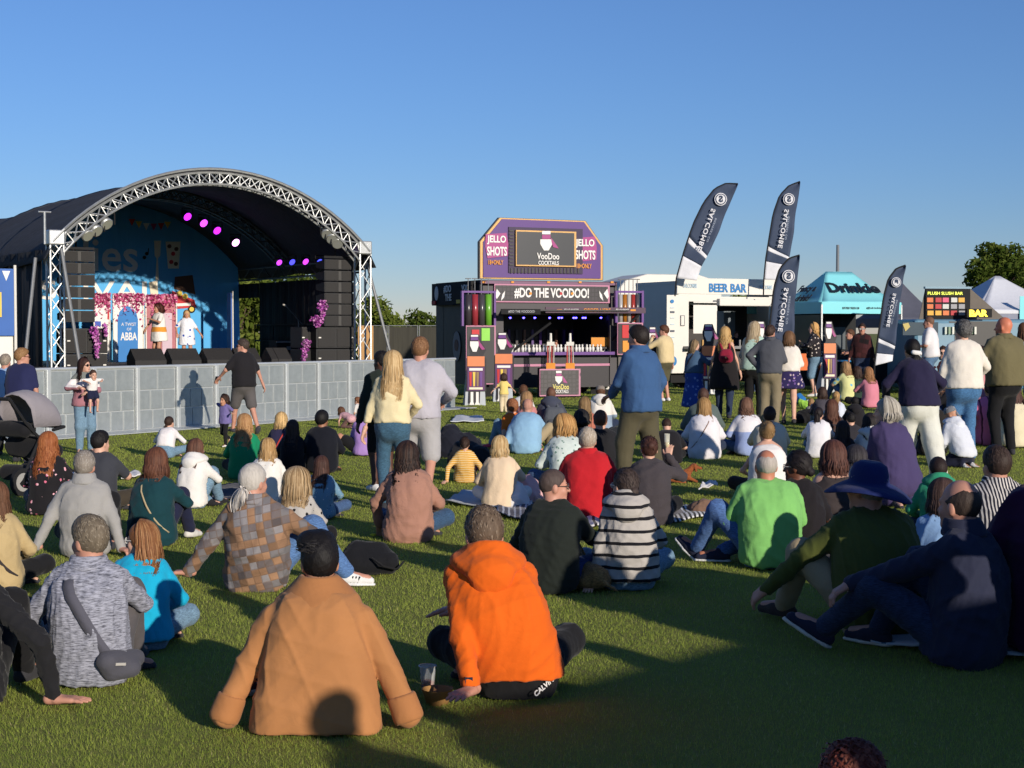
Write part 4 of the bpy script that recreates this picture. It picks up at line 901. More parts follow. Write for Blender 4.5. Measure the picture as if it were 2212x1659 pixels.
# speakers
grille = plain((44, 42, 41), 0.75, 0.0, 0.25, 40.0, 0.6, 0.9); spk = plain((26, 26, 28), 0.6, 0, 0.25, 12.0, 0.4, 0.9)
def line_array(label, px, yl):
    r = SF.root('line_array_speaker', label, 'speaker', 'hanging speaker columns at the stage front'); x0, y0, x1, y1 = px; n = 6; h = (y1 - y0) / n
    for i in range(n):
        c, w_, hh = SF.rect(x0, y0 + i * h, x1, y0 + (i + 1) * h - 1.4, yl); dep = 0.5; back = 0.55
        m = MB(); m.add([(c.x - w_ / 2, yl, c.z - hh / 2), (c.x + w_ / 2, yl, c.z - hh / 2), (c.x + w_ / 2, yl, c.z + hh / 2), (c.x - w_ / 2, yl, c.z + hh / 2), (c.x - w_ / 2, yl + dep, c.z - hh / 2 * back), (c.x + w_ / 2, yl + dep, c.z - hh / 2 * back), (c.x + w_ / 2, yl + dep, c.z + hh / 2 * back), (c.x - w_ / 2, yl + dep, c.z + hh / 2 * back)], [(0, 1, 2, 3), (4, 7, 6, 5), (0, 4, 5, 1), (3, 2, 6, 7), (0, 3, 7, 4), (1, 5, 6, 2)]); cb = m.obj('cabinet', spk, r)
        for sx in (-1, 1): MB().box((c.x + sx * w_ * 0.27, yl - 0.008, c.z), (w_ * 0.40, 0.012, hh * 0.86)).obj('grille', grille, cb)
        MB().box((c.x, yl - 0.006, c.z), (w_ * 0.10, 0.02, hh * 0.9)).obj('horn_strip', plain((72, 70, 68), 0.7), cb)
    a = SF.at(x0, y0, yl); b = SF.at(x1, y0, yl); MB().box(((a.x + b.x) / 2, yl + 0.25, a.z + 0.06), (b.x - a.x, 0.45, 0.06)).tube(((a.x + b.x) / 2, yl + 0.25, a.z), ((a.x + b.x) / 2, yl + 0.25, a.z + 0.55), 0.02).obj('fly_bar', matt, r)
line_array('hanging black speaker column at the left of the stage opening', (137, 541, 205, 697), 0.55); line_array('hanging black speaker column at the right of the stage opening', (701, 560, 766, 706), 0.45)
def sub(label, px, yl):
    r = SF.root('subwoofer', label, 'speaker', 'stacked bass speakers'); c, w_, hh = SF.rect(*px, yl); MB().box((c.x, yl + 0.35, c.z), (w_, 0.7, hh)).obj('cabinet', spk, r, bevel=0.015)
    for sx in (-1, 1): MB().box((c.x + sx * w_ * 0.24, yl - 0.01, c.z), (w_ * 0.44, 0.02, hh * 0.86)).obj('grille', grille, r); MB().box((c.x + sx * w_ * 0.42, yl - 0.025, c.z), (0.07, 0.01, 0.03)).obj('badge', white, r)
sub('upper bass speaker stacked under the left speaker column', (140, 709, 233, 763), 0.6); sub('lower bass speaker at the left stage corner', (140, 765, 233, 812), 0.6)
sub('upper bass speaker stacked under the right speaker column', (683, 706, 768, 752), 0.55); sub('lower bass speaker at the right stage corner', (683, 754, 768, 793), 0.55); sub('single bass speaker standing inside the right stack', (652, 706, 681, 752), 0.9); sub('low bass speaker standing inside the right stack', (652, 754, 681, 793), 0.9)
def garland(label, path, seed, n=420, spread=7):
    r = SF.root('flower_garland', label, 'flowers', 'wisteria garlands'); rng = np.random.default_rng(seed); pts = []
    for i in range(n):
        t = rng.uniform(0, 1); k = t * (len(path) - 1); j = min(int(k), len(path) - 2); f = k - j; x = path[j][0] * (1 - f) + path[j + 1][0] * f + rng.normal(0, spread * (1 - 0.75 * t) * 0.5); y = path[j][1] * (1 - f) + path[j + 1][1] * f + rng.normal(0, 2)
        q = SF.at(x, y, 0.42); pts.append((q.x, q.y + rng.normal(0, 0.04), q.z))
    blossoms(r, pts, wist, 0.03, seed, 'petals')
garland('purple wisteria garland hanging over the left bass speakers', [(205, 708), (208, 735), (209, 770)], 1, 380, 9); garland('short purple garland beside the left screen', [(226, 700), (229, 725)], 2, 150, 6)
garland('purple wisteria garland hanging from the right speaker column', [(697, 650), (697, 680), (688, 704)], 3, 380, 9); garland('purple wisteria trail on the right bass speakers', [(672, 692), (686, 684), (682, 704)], 4, 160, 6); garland('purple wisteria garland trailing down the right bass stack', [(664, 735), (658, 760), (655, 790)], 5, 320, 8)
wedge = [(0, 0), (0.62, 0), (0.62, 0.20), (0.36, 0.40), (0.0, 0.12)]
for i, (a, b) in enumerate([(285, 352), (364, 427), (440, 501), (506, 556), (578, 592), (593, 622)]):
    q0 = SF.at(a, 800, 1.0); q1 = SF.at(b, 800, 1.0); r = SF.root('stage_monitor', ['leftmost black floor monitor on the stage edge', 'second black floor monitor from the left on stage', 'third black floor monitor from the left on stage', 'fourth floor monitor, just left of the man in black t-shirt', 'narrow floor monitor right of the man in black t-shirt', 'rightmost floor monitor on the stage edge'][i], 'speaker', 'floor monitors'); w_ = q1.x - q0.x
    m = MB(); m.prism([(y, z) for y, z in wedge], w_, 0); o = m.obj('cabinet', grille, r); o.location = (q0.x + w_ / 2, 0.75, ZD)
def par_can(label, px, py, yl, rgb, s, aim=(0.2, -0.8, -0.5), can=matt, strength=7.0):
    q = SF.at(px, py, yl); r = empty('stage_light', SF.w(q.x, q.y, q.z), SF.a, label, 'stage light', 'stage lights'); A = Vector(aim).normalized()
    m = MB(); m.tube((0, 0, 0), tuple(-A * s * 1.5), s, s * 0.75, 14); m.obj('can', can, r, True)
    m = MB(); m.tube(tuple(A * 0.004), tuple(A * 0.012), s * 0.86, s * 0.86, 14); m.obj('lens', glow(rgb, strength) if rgb else plain((235, 235, 225), 0.15, 0.7), r)
    m = MB(); m.tube((-s * 1.15, 0, 0), (-s * 1.15, 0, s * 1.7), s * 0.1).tube((s * 1.15, 0, 0), (s * 1.15, 0, s * 1.7), s * 0.1).tube((-s * 1.15, 0, s * 1.7), (s * 1.15, 0, s * 1.7), s * 0.1); m.obj('yoke', matt, r)
for i, (x, y, c) in enumerate([(405, 468, (190, 40, 235)), (440, 482, (205, 70, 240)), (469, 498, (185, 40, 235)), (509, 524, (250, 160, 250))]): par_can(['leftmost violet lamp under the stage roof', 'second violet lamp under the stage roof', 'third violet lamp under the stage roof', 'brightest pink lamp under the stage roof'][i], x, y, 4.5, c, 0.13, strength=2.2 if i < 3 else 4.0)
for i, (x, y, c) in enumerate([(603, 567, (180, 60, 230)), (631, 566, (70, 70, 240)), (660, 565, (200, 60, 235)), (690, 566, (70, 80, 240))]): par_can(['violet lamp nearest the rear on the right roof truss', 'blue lamp second from the rear on the right roof truss', 'violet lamp third from the rear on the right roof truss', 'blue lamp nearest the front on the right roof truss'][i], x, y, [3.4, 2.6, 1.8, 1.1][i], c, 0.10, strength=2.0)
for i, (x, y) in enumerate([(190, 510), (210, 500), (232, 485), (706, 507), (717, 517), (729, 527)]): par_can(['lowest of three silver lamps on the left of the front arch', 'middle of three silver lamps on the left of the front arch', 'highest of three silver lamps on the left of the front arch', 'highest of three silver lamps on the right of the front arch', 'middle of three silver lamps on the right of the front arch', 'lowest of three silver lamps on the right of the front arch'][i], x, y, 0.1, None, 0.15, (0.25 if i < 3 else -0.3, -0.7, -0.5), alu)
def mic_stand(label, px, py, yl, boom=True, h=1.5):
    q = SF.at(px, py, yl); r = empty('microphone_stand', SF.w(q.x, yl, ZD), SF.a, label, 'microphone stand', 'microphone stands'); m = MB()
    for k in range(3): m.tube((0, 0, 0.12), (0.3 * math.cos(k * 2.09), 0.3 * math.sin(k * 2.09), 0.01), 0.012)
    m.tube((0, 0, 0.1), (0, 0, h * 0.75), 0.014); m.obj('stand', steel, r)
    if boom: MB().tube((0.1, 0, h * 0.68), (-0.42, -0.1, h), 0.011).obj('boom', steel, r); MB().tube((-0.42, -0.1, h), (-0.5, -0.12, h + 0.03), 0.03, 0.022).obj('microphone', plain((210, 205, 195), 0.4), r)
    else: MB().tube((0, 0, h * 0.75), (0, -0.12, h * 0.82), 0.025).obj('microphone', matt, r)
mic_stand('boom microphone stand at the right of the stage', 645, 780, 3.0); mic_stand('straight microphone stand before the brunette singer', 345, 785, 2.2, False, 1.55)
r = SF.root('flight_case', 'black flight case with metal edges at the right of the stage', 'case'); c, w_, h_ = SF.rect(599, 750, 650, 793, 3.4); MB().box((c.x, 3.7, ZD + 0.28), (w_, 0.5, 0.56)).obj('body', matt, r); MB().box((c.x, 3.435, ZD + 0.53), (w_ + 0.02, 0.02, 0.04)).obj('edge_strip', alu, r); MB().box((c.x, 3.43, ZD + 0.36), (0.12, 0.02, 0.1)).obj('latch', alu, r)
r = SF.root('banner_stand', 'tall narrow blue and white banner beside the stage gap', 'banner'); c, w_, h_ = SF.rect(491, 640, 502, 790, 6.0); MB().box((c.x, 6.0, ZD + 0.95), (0.05, 0.28, 1.9)).obj('cloth', plain((60, 100, 180), 0.7), r); MB().tube((c.x + 0.03, 5.85, ZD), (c.x + 0.03, 5.85, ZD + 1.95), 0.02).obj('pole', white, r)
# ------------------------------------------------------------------ crowd barrier
A, B = G(985, 881), G(100, 946); L = (B - A).length; nb = 12; mw = L / nb; ang = math.atan2((A - B).y, (A - B).x)
bar = plain((222, 226, 226), 0.45, 0.5, 0.12, 3.0, 0.12, 0.85); plate_m = []
for k in range(4):
    n = N('tread_plate'); v = n.coord(); sc_ = n.noise(n.mapping(v, loc=(k * 3.1, 0, k)), 6.0, 5, 0.7); n.col(n.mix(sc_, lin((160, 168, 170), 0.85), lin((212, 218, 218), 0.85))); n.p.inputs['Metallic'].default_value = 0.6; n.p.inputs['Roughness'].default_value = 0.5
    st_ = n.noise(n.mapping(v, scale=(40, 40, 4), rot=(0, 0.5 * k, 0)), 1.0, 3); n.nrm(n.bump(st_, 0.2, 0.01)); plate_m.append(n.m)
LB = 1.13
rows = [(0.03, 0.37, (0, 0.36, 0.70, 1)), (0.37, 0.72, (0, 0.30, 0.64, 1)), (0.72, LB - 0.03, (0, 0.50, 1))]
ordn = ['first', 'second', 'third', 'fourth', 'fifth', 'sixth', 'seventh', 'eighth', 'ninth', 'tenth', 'eleventh', 'twelfth', 'thirteenth', 'fourteenth']
for i in range(nb + 2):
    p = A - Vector((math.cos(ang), math.sin(ang), 0)) * mw * (i + 1); r = empty('crowd_barrier', p, ang, '%s metal crowd barrier panel counting from the right-hand end' % ordn[i] if i else 'metal crowd barrier panel at the right-hand end of the row', 'barrier', 'metal crowd barriers before the stage')
    MB().box((mw / 2, 0.025, LB / 2), (mw - 0.02, 0.012, LB - 0.04)).obj('sheet', bar, r)
    m = MB(); m.box((0.045, 0.0, LB / 2), (0.085, 0.07, LB)); m.obj('post', bar, r, bevel=0.012)
    MB().tube((0.0, 0.02, LB), (mw, 0.02, LB), 0.03).obj('top_rail', bar, r); MB().box((mw / 2, -0.28, 0.02), (mw - 0.01, 0.6, 0.016)).obj('foot_plate', bar, r)
    for j, (z0, z1, cs) in enumerate(rows):
        for a, b in zip(cs[:-1], cs[1:]):
            x0, x1 = 0.10 + a * (mw - 0.12), 0.10 + b * (mw - 0.12); MB().box(((x0 + x1) / 2, 0.012, (z0 + z1) / 2), (x1 - x0 - 0.022, 0.014, z1 - z0 - 0.022)).obj('plate', plate_m[(i + j) % 4], r, bevel=0.006)
# ------------------------------------------------------------------ kiosk with poster at the far left
fr = Fr(AT(36, 735, 31).xy.to_3d(), 30); fr.o.z = 0; r = fr.root('white_kiosk', 'white kiosk with framed blue poster at the left edge', 'kiosk')
MB().box((-1.55, 0.6, 0.85), (3.0, 1.1, 1.7)).obj('body', white, r, bevel=0.03); MB().box((-1.5, 0.0, 2.35), (2.9, 0.05, 1.35)).obj('poster', plain((36, 98, 180), 0.6), r); MB().box((-1.5, -0.035, 2.25), (2.2, 0.02, 0.95)).obj('poster_inset', cream, r)
MB().box((-0.45, -0.05, 2.3), (0.3, 0.02, 0.5)).obj('printed_glass', yel, r); MB().tube((-0.02, 0.0, 0.0), (-0.02, 0.0, 3.1), 0.03).obj('frame_pole', white, r)
for i in range(5): o = MB().prism([(-0.08, 0.1), (0.08, 0.1), (0, -0.1)], 0.01, 1).obj('printed_bunting', pink if i % 2 else whiteink, r); o.location = (-0.2 - i * 0.22, -0.035, 2.88)
# ------------------------------------------------------------------ cocktail trailer
TF = Fr(AT(1037, 760, 41.0).xy.to_3d(), 24); TF.o.z = 0
tr = TF.root('cocktail_trailer', 'black and purple cocktail trailer with tall illuminated roof sign', 'trailer')
LW = TF.at(1333, 640, 0).x; zt = TF.at(1200, 607, 0).z; dkp = plain((38, 34, 40), 0.5, 0, 0.2, 6.0, 0.2, 0.9); dkg = plain((70, 66, 70), 0.55, 0, 0.2)
def T(name, px, y, th, mat, par=None, bevel=0.0): return slab(TF, par or tr, name, px, y, th, mat, bevel)
MB().box((LW / 2, 1.35, zt - 0.06), (LW, 2.7, 0.12)).obj('roof', dkp, tr); MB().box((LW / 2, 2.68, zt / 2 + 0.2), (LW, 0.05, zt - 0.4)).obj('rear_wall', dkp, tr)
T('fascia', (1037, 606, 1331, 617), -0.03, 0.08, plain((120, 82, 112), 0.5), bevel=0.01); T('upper_front', (1037, 617, 1331, 681), 0.03, 0.08, dkg)
for x in (1045, 1107, 1185, 1253, 1322): T('marker_lamp', (x - 3, 607.5, x + 3, 611.5), -0.09, 0.02, orange_ink)
sideL = TF.side(942, 700, 0.0).y; MB().box((0.03, sideL / 2, zt / 2 + 0.15), (0.06, sideL, zt - 0.3)).obj('side_wall', plain((26, 27, 32), 0.55, 0, 0.25, 3.0, 0.2, 0.9), tr); MB().box((LW - 0.03, 1.35, zt / 2 + 0.15), (0.06, 2.7, zt - 0.3)).obj('side_wall', dkp, tr)
MB().box((-0.08, sideL * 0.55, zt - 0.33), (0.1, sideL * 0.9, 0.62)).obj('side_sign', matt, tr)
def side_text(s_, y, z, size, mat): o = text(s_, size, mat, tr, (-0.14, y, z), (R(90), 0, R(-90)), 0.004, bold=0.01); return o
side_text('#DO', sideL * 0.62, zt - 0.2, 0.26, whiteink); side_text('THE', sideL * 0.60, zt - 0.44, 0.26, whiteink); side_text('VOO', sideL * 0.22, zt - 0.2, 0.22, whiteink)
def sdisc(y, z, ry, rz, mat, name, x=-0.14): m = MB(); m.prism([(ry * math.cos(a), rz * math.sin(a)) for a in np.linspace(0, 6.283, 18, endpoint=False)], 0.01, 0); o = m.obj(name, mat, tr); o.location = (x, y, z)
sdisc(sideL * 0.88, zt - 0.3, 0.14, 0.2, whiteink, 'emblem_oval'); sdisc(sideL * 0.5, 1.35, 0.28, 0.42, plain((150, 150, 158), 0.6), 'emblem_oval', -0.02); sdisc(sideL * 0.5, 1.38, 0.14, 0.16, plain((110, 70, 60), 0.6), 'emblem_ring', -0.032); side_text('E', sideL * 0.08, 0.5, 0.2, plain((150, 150, 150), 0.6))
for y, c in ((0.93, redp), (0.35, yel)): MB().box((-0.16, sideL * y, zt - 0.56), (0.03, 0.28, 0.1)).obj('printed_can', c, tr)
# roof sign
oc = [(1033, 522), (1076, 470), (1263, 477), (1301, 531), (1301, 606), (1033, 603)]; oq = [TF.at(x, y, 0.12) for x, y in oc]
o = MB().prism([(p.x, p.z) for p in oq], 0.10, 1).obj('sign_back', dkp, tr); o.location.y = 0.12
cq = sum((Vector(p) for p in oq), Vector()) / 6
def octo(k, y, mat, name): o = MB().prism([(cq.x + (p.x - cq.x) * k, cq.z + (p.z - cq.z) * k) for p in oq], 0.03, 1).obj(name, mat, tr); o.location.y = y
octo(0.985, 0.06, gold, 'gold_trim'); octo(0.945, 0.03, plain((84, 38, 128), 0.5, 0, 0.10), 'sign_face')
T('screen_surround', (1098, 490, 1258, 592), 0.0, 0.04, plain((52, 34, 74), 0.6)); T('screen_frame', (1113, 497, 1243, 577), -0.05, 0.10, gold); T('screen', (1116, 500, 1240, 574), -0.09, 0.03, plain((52, 54, 60), 0.35, 0, 0.05))
for i in range(20): T('louvre', (1103 + i * 7.6, 579, 1106.5 + i * 7.6, 590), -0.03, 0.03, dkp)
for i in range(11): T('louvre', (1100, 497 + i * 7.3, 1109, 500.5 + i * 7.3), -0.03, 0.03, dkp)
YS_ = -0.112
# plain crest in the emblem's colours: white crown block, purple band and plume
def F_(pts, mat, name, y, par=tr): return flat(pts, mat, name, par, TF, y)
def crest(cx, cy, k, y, par=tr):
    F_([(cx - 9 * k, cy - 30 * k), (cx + 9 * k, cy - 30 * k), (cx + 9 * k, cy - 23 * k), (cx - 9 * k, cy - 23 * k)], whiteink, 'emblem_top', y, par); F_([(cx - 9 * k, cy - 22 * k), (cx + 9 * k, cy - 22 * k), (cx + 9 * k, cy - 13 * k), (cx - 9 * k, cy - 13 * k)], magenta, 'emblem_band', y, par)
    F_([(cx - 13 * k, cy - 12 * k), (cx + 12 * k, cy - 12 * k), (cx + 13 * k, cy - 2 * k), (cx + 5 * k, cy + 12 * k), (cx - 5 * k, cy + 12 * k), (cx - 13 * k, cy - 2 * k)], whiteink, 'emblem_shield', y, par); F_([(cx + 10 * k, cy - 16 * k), (cx + 16 * k, cy - 8 * k), (cx + 27 * k, cy + 8 * k), (cx + 15 * k, cy + 5 * k), (cx + 12 * k, cy - 4 * k)], magenta, 'emblem_plume', y - 0.008, par)
crest(1180, 529, 1.0, YS_); sign_text(TF, tr, 'VooDoo', (1160, 546, 1208, 561), YS_ - 0.012, whiteink, bold=0.02); sign_text(TF, tr, 'COCKTAILS', (1163, 563, 1207, 573), YS_ - 0.012, whiteink, bold=0.02)
for (cx, cy) in ((1073, 531), (1264, 539)):
    F_([(cx - 24, cy - 25), (cx + 21, cy - 28), (cx + 25, cy - 4), (cx + 24, cy + 22), (cx - 20, cy + 27), (cx - 25, cy + 2)], magenta, 'sticker', -0.005 if cx < 1200 else 0.004); yy = -0.02
    sign_text(TF, tr, 'JELLO', (cx - 21, cy - 23, cx + 20, cy - 2), yy, whiteink, bold=0.03, tilt=0); sign_text(TF, tr, 'SHOTS', (cx - 21, cy + 1, cx + 22, cy + 22), yy, whiteink, bold=0.03); sign_text(TF, tr, '18+ONLY', (cx - 18, cy + 30, cx + 14, cy + 41), yy, orange_ink, bold=0.02)
# banner over the hatch
T('banner_frame', (1067, 613, 1316, 655), -0.05, 0.06, pink); T('banner', (1070, 616, 1313, 652), -0.085, 0.02, hexm); sign_text(TF, tr, '#DO THE VOODOO!', (1111, 621, 1272, 646), -0.105, whiteink, bold=0.03)
for i, x in enumerate((1151, 1217, 1241)): disc(x - 5, 634, 3, orange_ink if i != 1 else redp, 'printed_dot', tr, TF, -0.112)
for x, s_ in ((1083, 1), (1302, -1)): F_([(x - 10 * s_, 624), (x - 2 * s_, 634), (x - 10 * s_, 646), (x - 13 * s_, 640)], whiteink, 'printed_motif', -0.105); F_([(x - 1 * s_, 650), (x + 2 * s_, 636), (x + 8 * s_, 628), (x + 6 * s_, 642)], whiteink, 'printed_motif', -0.105)
# awning boards, hatch, bar inside
T('awning_board', (1082, 667, 1167, 679), -0.72, 0.04, matt); sign_text(TF, tr, '#DO THE VOODOO!', (1098, 670, 1155, 676), -0.75, plain((200, 200, 205), 0.6)); T('awning_board', (1178, 663, 1394, 677), -0.62, 0.04, plain((74, 44, 70), 0.5))
for s_, px, mt in (('JELLO SHOTS', (1218, 667, 1250, 673), whiteink), ('ORDER HERE', (1261, 666, 1319, 674), orange_ink), ('JELLO SHOTS', (1330, 667, 1359, 673), whiteink)): sign_text(TF, tr, s_, px, -0.65, mt, bold=0.02)
for px in ((1203, 668, 1214, 672), (1362, 668, 1373, 672)): T('printed_arrow', px, -0.645, 0.008, orange_ink)
a_ = TF.at(1082, 672, 0.0); b_ = TF.at(1180, 672, 0.0); MB().box(((a_.x + LW) / 2, -0.36, a_.z + 0.02), (LW - a_.x, 0.7, 0.04)).obj('awning_deck', dkp, tr)
for x0, y0, x1, y1 in ((1190, 697, 1100, 764), (1383, 677, 1318, 738)):
    p0 = TF.at(x0, y0, -0.5); p1 = TF.at(x1, y1, 0.0); MB().tube(p0, p1, 0.035).obj('gas_strut', matt, tr)
for px in ((1068, 681, 1086, 830), (1316, 681, 1332, 830)): T('jamb', px, 0.0, 0.1, dkg)
MB().box((LW / 2, 0.9, TF.at(1200, 752, 0).z), (LW - 0.3, 1.6, 0.05)).obj('inner_counter', dkp, tr)
T('counter_front', (1084, 766, 1320, 835), 0.02, 0.06, dkp); T('counter_ledge', (1082, 761, 1322, 766), -0.12, 0.34, purple); T('counter_trim', (1100, 787, 1318, 790), -0.02, 0.03, pink)
for i in range(13):
    x = 1096 + i * 17; T('back_bottle_rack', (x, 712, x + 5, 745), 2.3, 0.08, [purple, dkg, plain((140, 90, 60), 0.4), plain((90, 60, 130), 0.4)][i % 4])
for i, x in enumerate((1102, 1131, 1155, 1187, 1207, 1213, 1239, 1244, 1259, 1264, 1298, 1330)):
    p = TF.at(x, 686, 0.6); r = empty('led_lamp', TF.w(p.x, p.y, p.z), TF.a, 'small blue lamp hanging over the cocktail bar hatch', 'lamp', 'blue lamps over the cocktail bar'); MB().tube((0, 0, 0), (0, 0.05, 0.05), 0.045, 0.05, 10).obj('can', matt, r); MB().tube((0, -0.012, 0), (0, -0.002, 0), 0.034, n=10).obj('lens', glow((80, 70, 255), 9.0), r)
cupm = MB().lathe([(0.0, 0.0), (0.035, 0.0), (0.045, 0.12), (0.02, 0.15), (0.03, 0.2), (0.0, 0.22)], 8).mesh('cup', True); cupmat = plain((238, 236, 230), 0.5)
zc = TF.at(1200, 761, -0.1).z
for i in range(26): 
    o = link('shot_cup', cupm, cupmat); x = TF.at(1106 + i * 7.7, 757, -0.05).x; o.location = TF.w(x, -0.05 + 0.03 * (i % 3), zc); tag(o, 'small white novelty cup in the row along the cocktail bar counter', 'cup', 'white cups on the cocktail bar')
# racks of giant tubes
def tube_rack(x0, x1, y0, y1, cols, lab):
    for px in ((x0, y0, x0 + 4.5, y1), (x1 - 4.5, y0, x1, y1), (x0 + 4.5, y0, x1 - 4.5, y0 + 5)): T('rack_frame', px, -0.28, 0.1, purple)
    n = len(cols)
    for i, c in enumerate(cols):
        cx = x0 + 8 + (x1 - x0 - 16) * (i + 0.5) / n; p0 = TF.at(cx, y1 - 1, -0.3); p1 = TF.at(cx, y0 + 8, -0.3); r_ = 0.06 if n > 4 else 0.09
        MB().tube(p0, p1, r_, n=12).obj('giant_tube', plain(c, 0.25, 0, 0.1, 4, 0, 0.7), tr, True); MB().tube(p1, p1 + Vector((0, 0, 0.42)), 0.012).tube(p1 + Vector((-0.08, 0, 0.42)), p1 + Vector((0.08, 0, 0.42)), 0.012).obj('plunger', steel, tr)
tube_rack(996, 1070, 628, 704, [(70, 64, 70), (170, 60, 70), (80, 76, 80), (120, 190, 60)], 'l'); tube_rack(1328, 1389, 628, 697, [(200, 196, 196), (190, 120, 40), (214, 208, 204), (180, 60, 50), (90, 84, 90)], 'r')
for x0, y0, x1, y1, cards in ((1006, 703, 1070, 830, (((1019, 712, 1035, 730), redp), ((1040, 709, 1058, 736), plain((140, 215, 70), 0.5)))), (1333, 697, 1388, 766, (((1344, 702, 1358, 730), redp), ((1345, 736, 1358, 760), orange_ink)))):
    T('menu_frame', (x0, y0, x1, y1), -0.34, 0.05, pink); T('menu_panel', (x0 + 2.5, y0 + 2.5, x1 - 2.5, y1 - 2.5), -0.37, 0.03, hexm)
    for px, mt in cards: T('menu_card', px, -0.395, 0.02, mt)
T('stage_skirt', (1335, 768, 1386, 838), -0.1, 0.05, fabric((120, 116, 112), 'bloom', (40, 38, 40), 8.0)); T('wheel_skirt', (1040, 806, 1084, 858), 0.0, 0.05, matt)
for x in (0.5, LW - 0.6): m = MB(); m.tube((x, 1.1, 0.32), (x, 1.35, 0.32), 0.32, n=18); m.obj('wheel', matt, tr)
# podium with sign
pf = Fr(G(1168, 860), 14); r = pf.root('podium_sign', 'black honeycomb podium sign with purple edge before the cocktail trailer', 'podium')
def PFs(name, px, y, th, mat): return slab(pf, r, name, px, y, th, mat)
PFs('frame', (1165, 797, 1253, 855), 0.0, 0.08, pink); PFs('panel', (1168, 800, 1250, 852), -0.05, 0.03, hexm); c, w_, h_ = pf.rect(1168, 800, 1250, 852, 0); MB().box((c.x, 0.3, 0.4), (w_ * 0.9, 0.45, 0.78)).obj('cabinet', matt, r)
for nm, pts, mt in (('emblem_top', [(1201, 801), (1213, 801), (1213, 806), (1201, 806)], whiteink), ('emblem_band', [(1201, 807), (1213, 807), (1213, 812), (1201, 812)], magenta), ('emblem_shield', [(1199, 813), (1215, 813), (1214, 822), (1207, 830), (1200, 822)], whiteink), ('emblem_plume', [(1214, 810), (1220, 818), (1226, 828), (1217, 826)], magenta)): flat(pts, mt, nm, r, pf, -0.07)
sign_text(pf, r, 'VooDoo', (1194, 830, 1229, 841), -0.075, plain((240, 225, 130), 0.6), bold=0.02); sign_text(pf, r, 'COCKTAILS', (1196, 842, 1228, 849), -0.075, whiteink, bold=0.02)
# menu board
mf = Fr(G(1279, 852), 6); r = mf.root('menu_board', 'tall black jello shots menu board right of the podium', 'sign')
for nm, px, y, mt in (('board', (1276, 728, 1320, 851), 0.0, matt), ('top_picture', (1277, 729, 1319, 748), -0.03, orange_ink)): slab(mf, r, nm, px, y, 0.05, mt)
sign_text(mf, r, 'JELLO', (1281, 751, 1315, 763), -0.04, whiteink, bold=0.03); sign_text(mf, r, 'SHOTS', (1281, 765, 1315, 777), -0.04, whiteink, bold=0.03)
for i, c_ in enumerate((redp, plain((90, 150, 80), 0.5), plain((170, 140, 80), 0.5), purple)): slab(mf, r, 'printed_tube', (1281 + i * 9.3, 782, 1287 + i * 9.3, 816), -0.03, 0.012, c_)
slab(mf, r, 'printed_strip', (1282, 821, 1316, 824), -0.03, 0.012, whiteink); disc(1300, 837, 4, whiteink, 'printed_icon', r, mf, -0.035); disc(1312, 837, 4, whiteink, 'printed_icon', r, mf, -0.035)
# dispensers on the podium
for i, x in enumerate((1190, 1232)):
    q = pf.at(x, 797, 0.1); r = empty('drink_dispenser', pf.w(q.x, 0.12, q.z), 0, ['left tube dispenser standing on the podium sign', 'right tube dispenser standing on the podium sign'][i], 'dispenser', 'tube dispensers'); MB().box((0, 0, 0.08), (0.24, 0.16, 0.16)).obj('base', orange_ink, r)
    for k in range(4): MB().tube((-0.08 + k * 0.053, 0, 0.16), (-0.08 + k * 0.053, 0, 0.62), 0.018).obj('tube', [plain((190, 70, 60), 0.3), plain((190, 180, 170), 0.3)][k % 2], r)
    MB().box((0, 0, 0.67), (0.2, 0.12, 0.1)).tube((0, 0, 0.7), (0, 0, 0.95), 0.04, 0.03).obj('top', white, r)
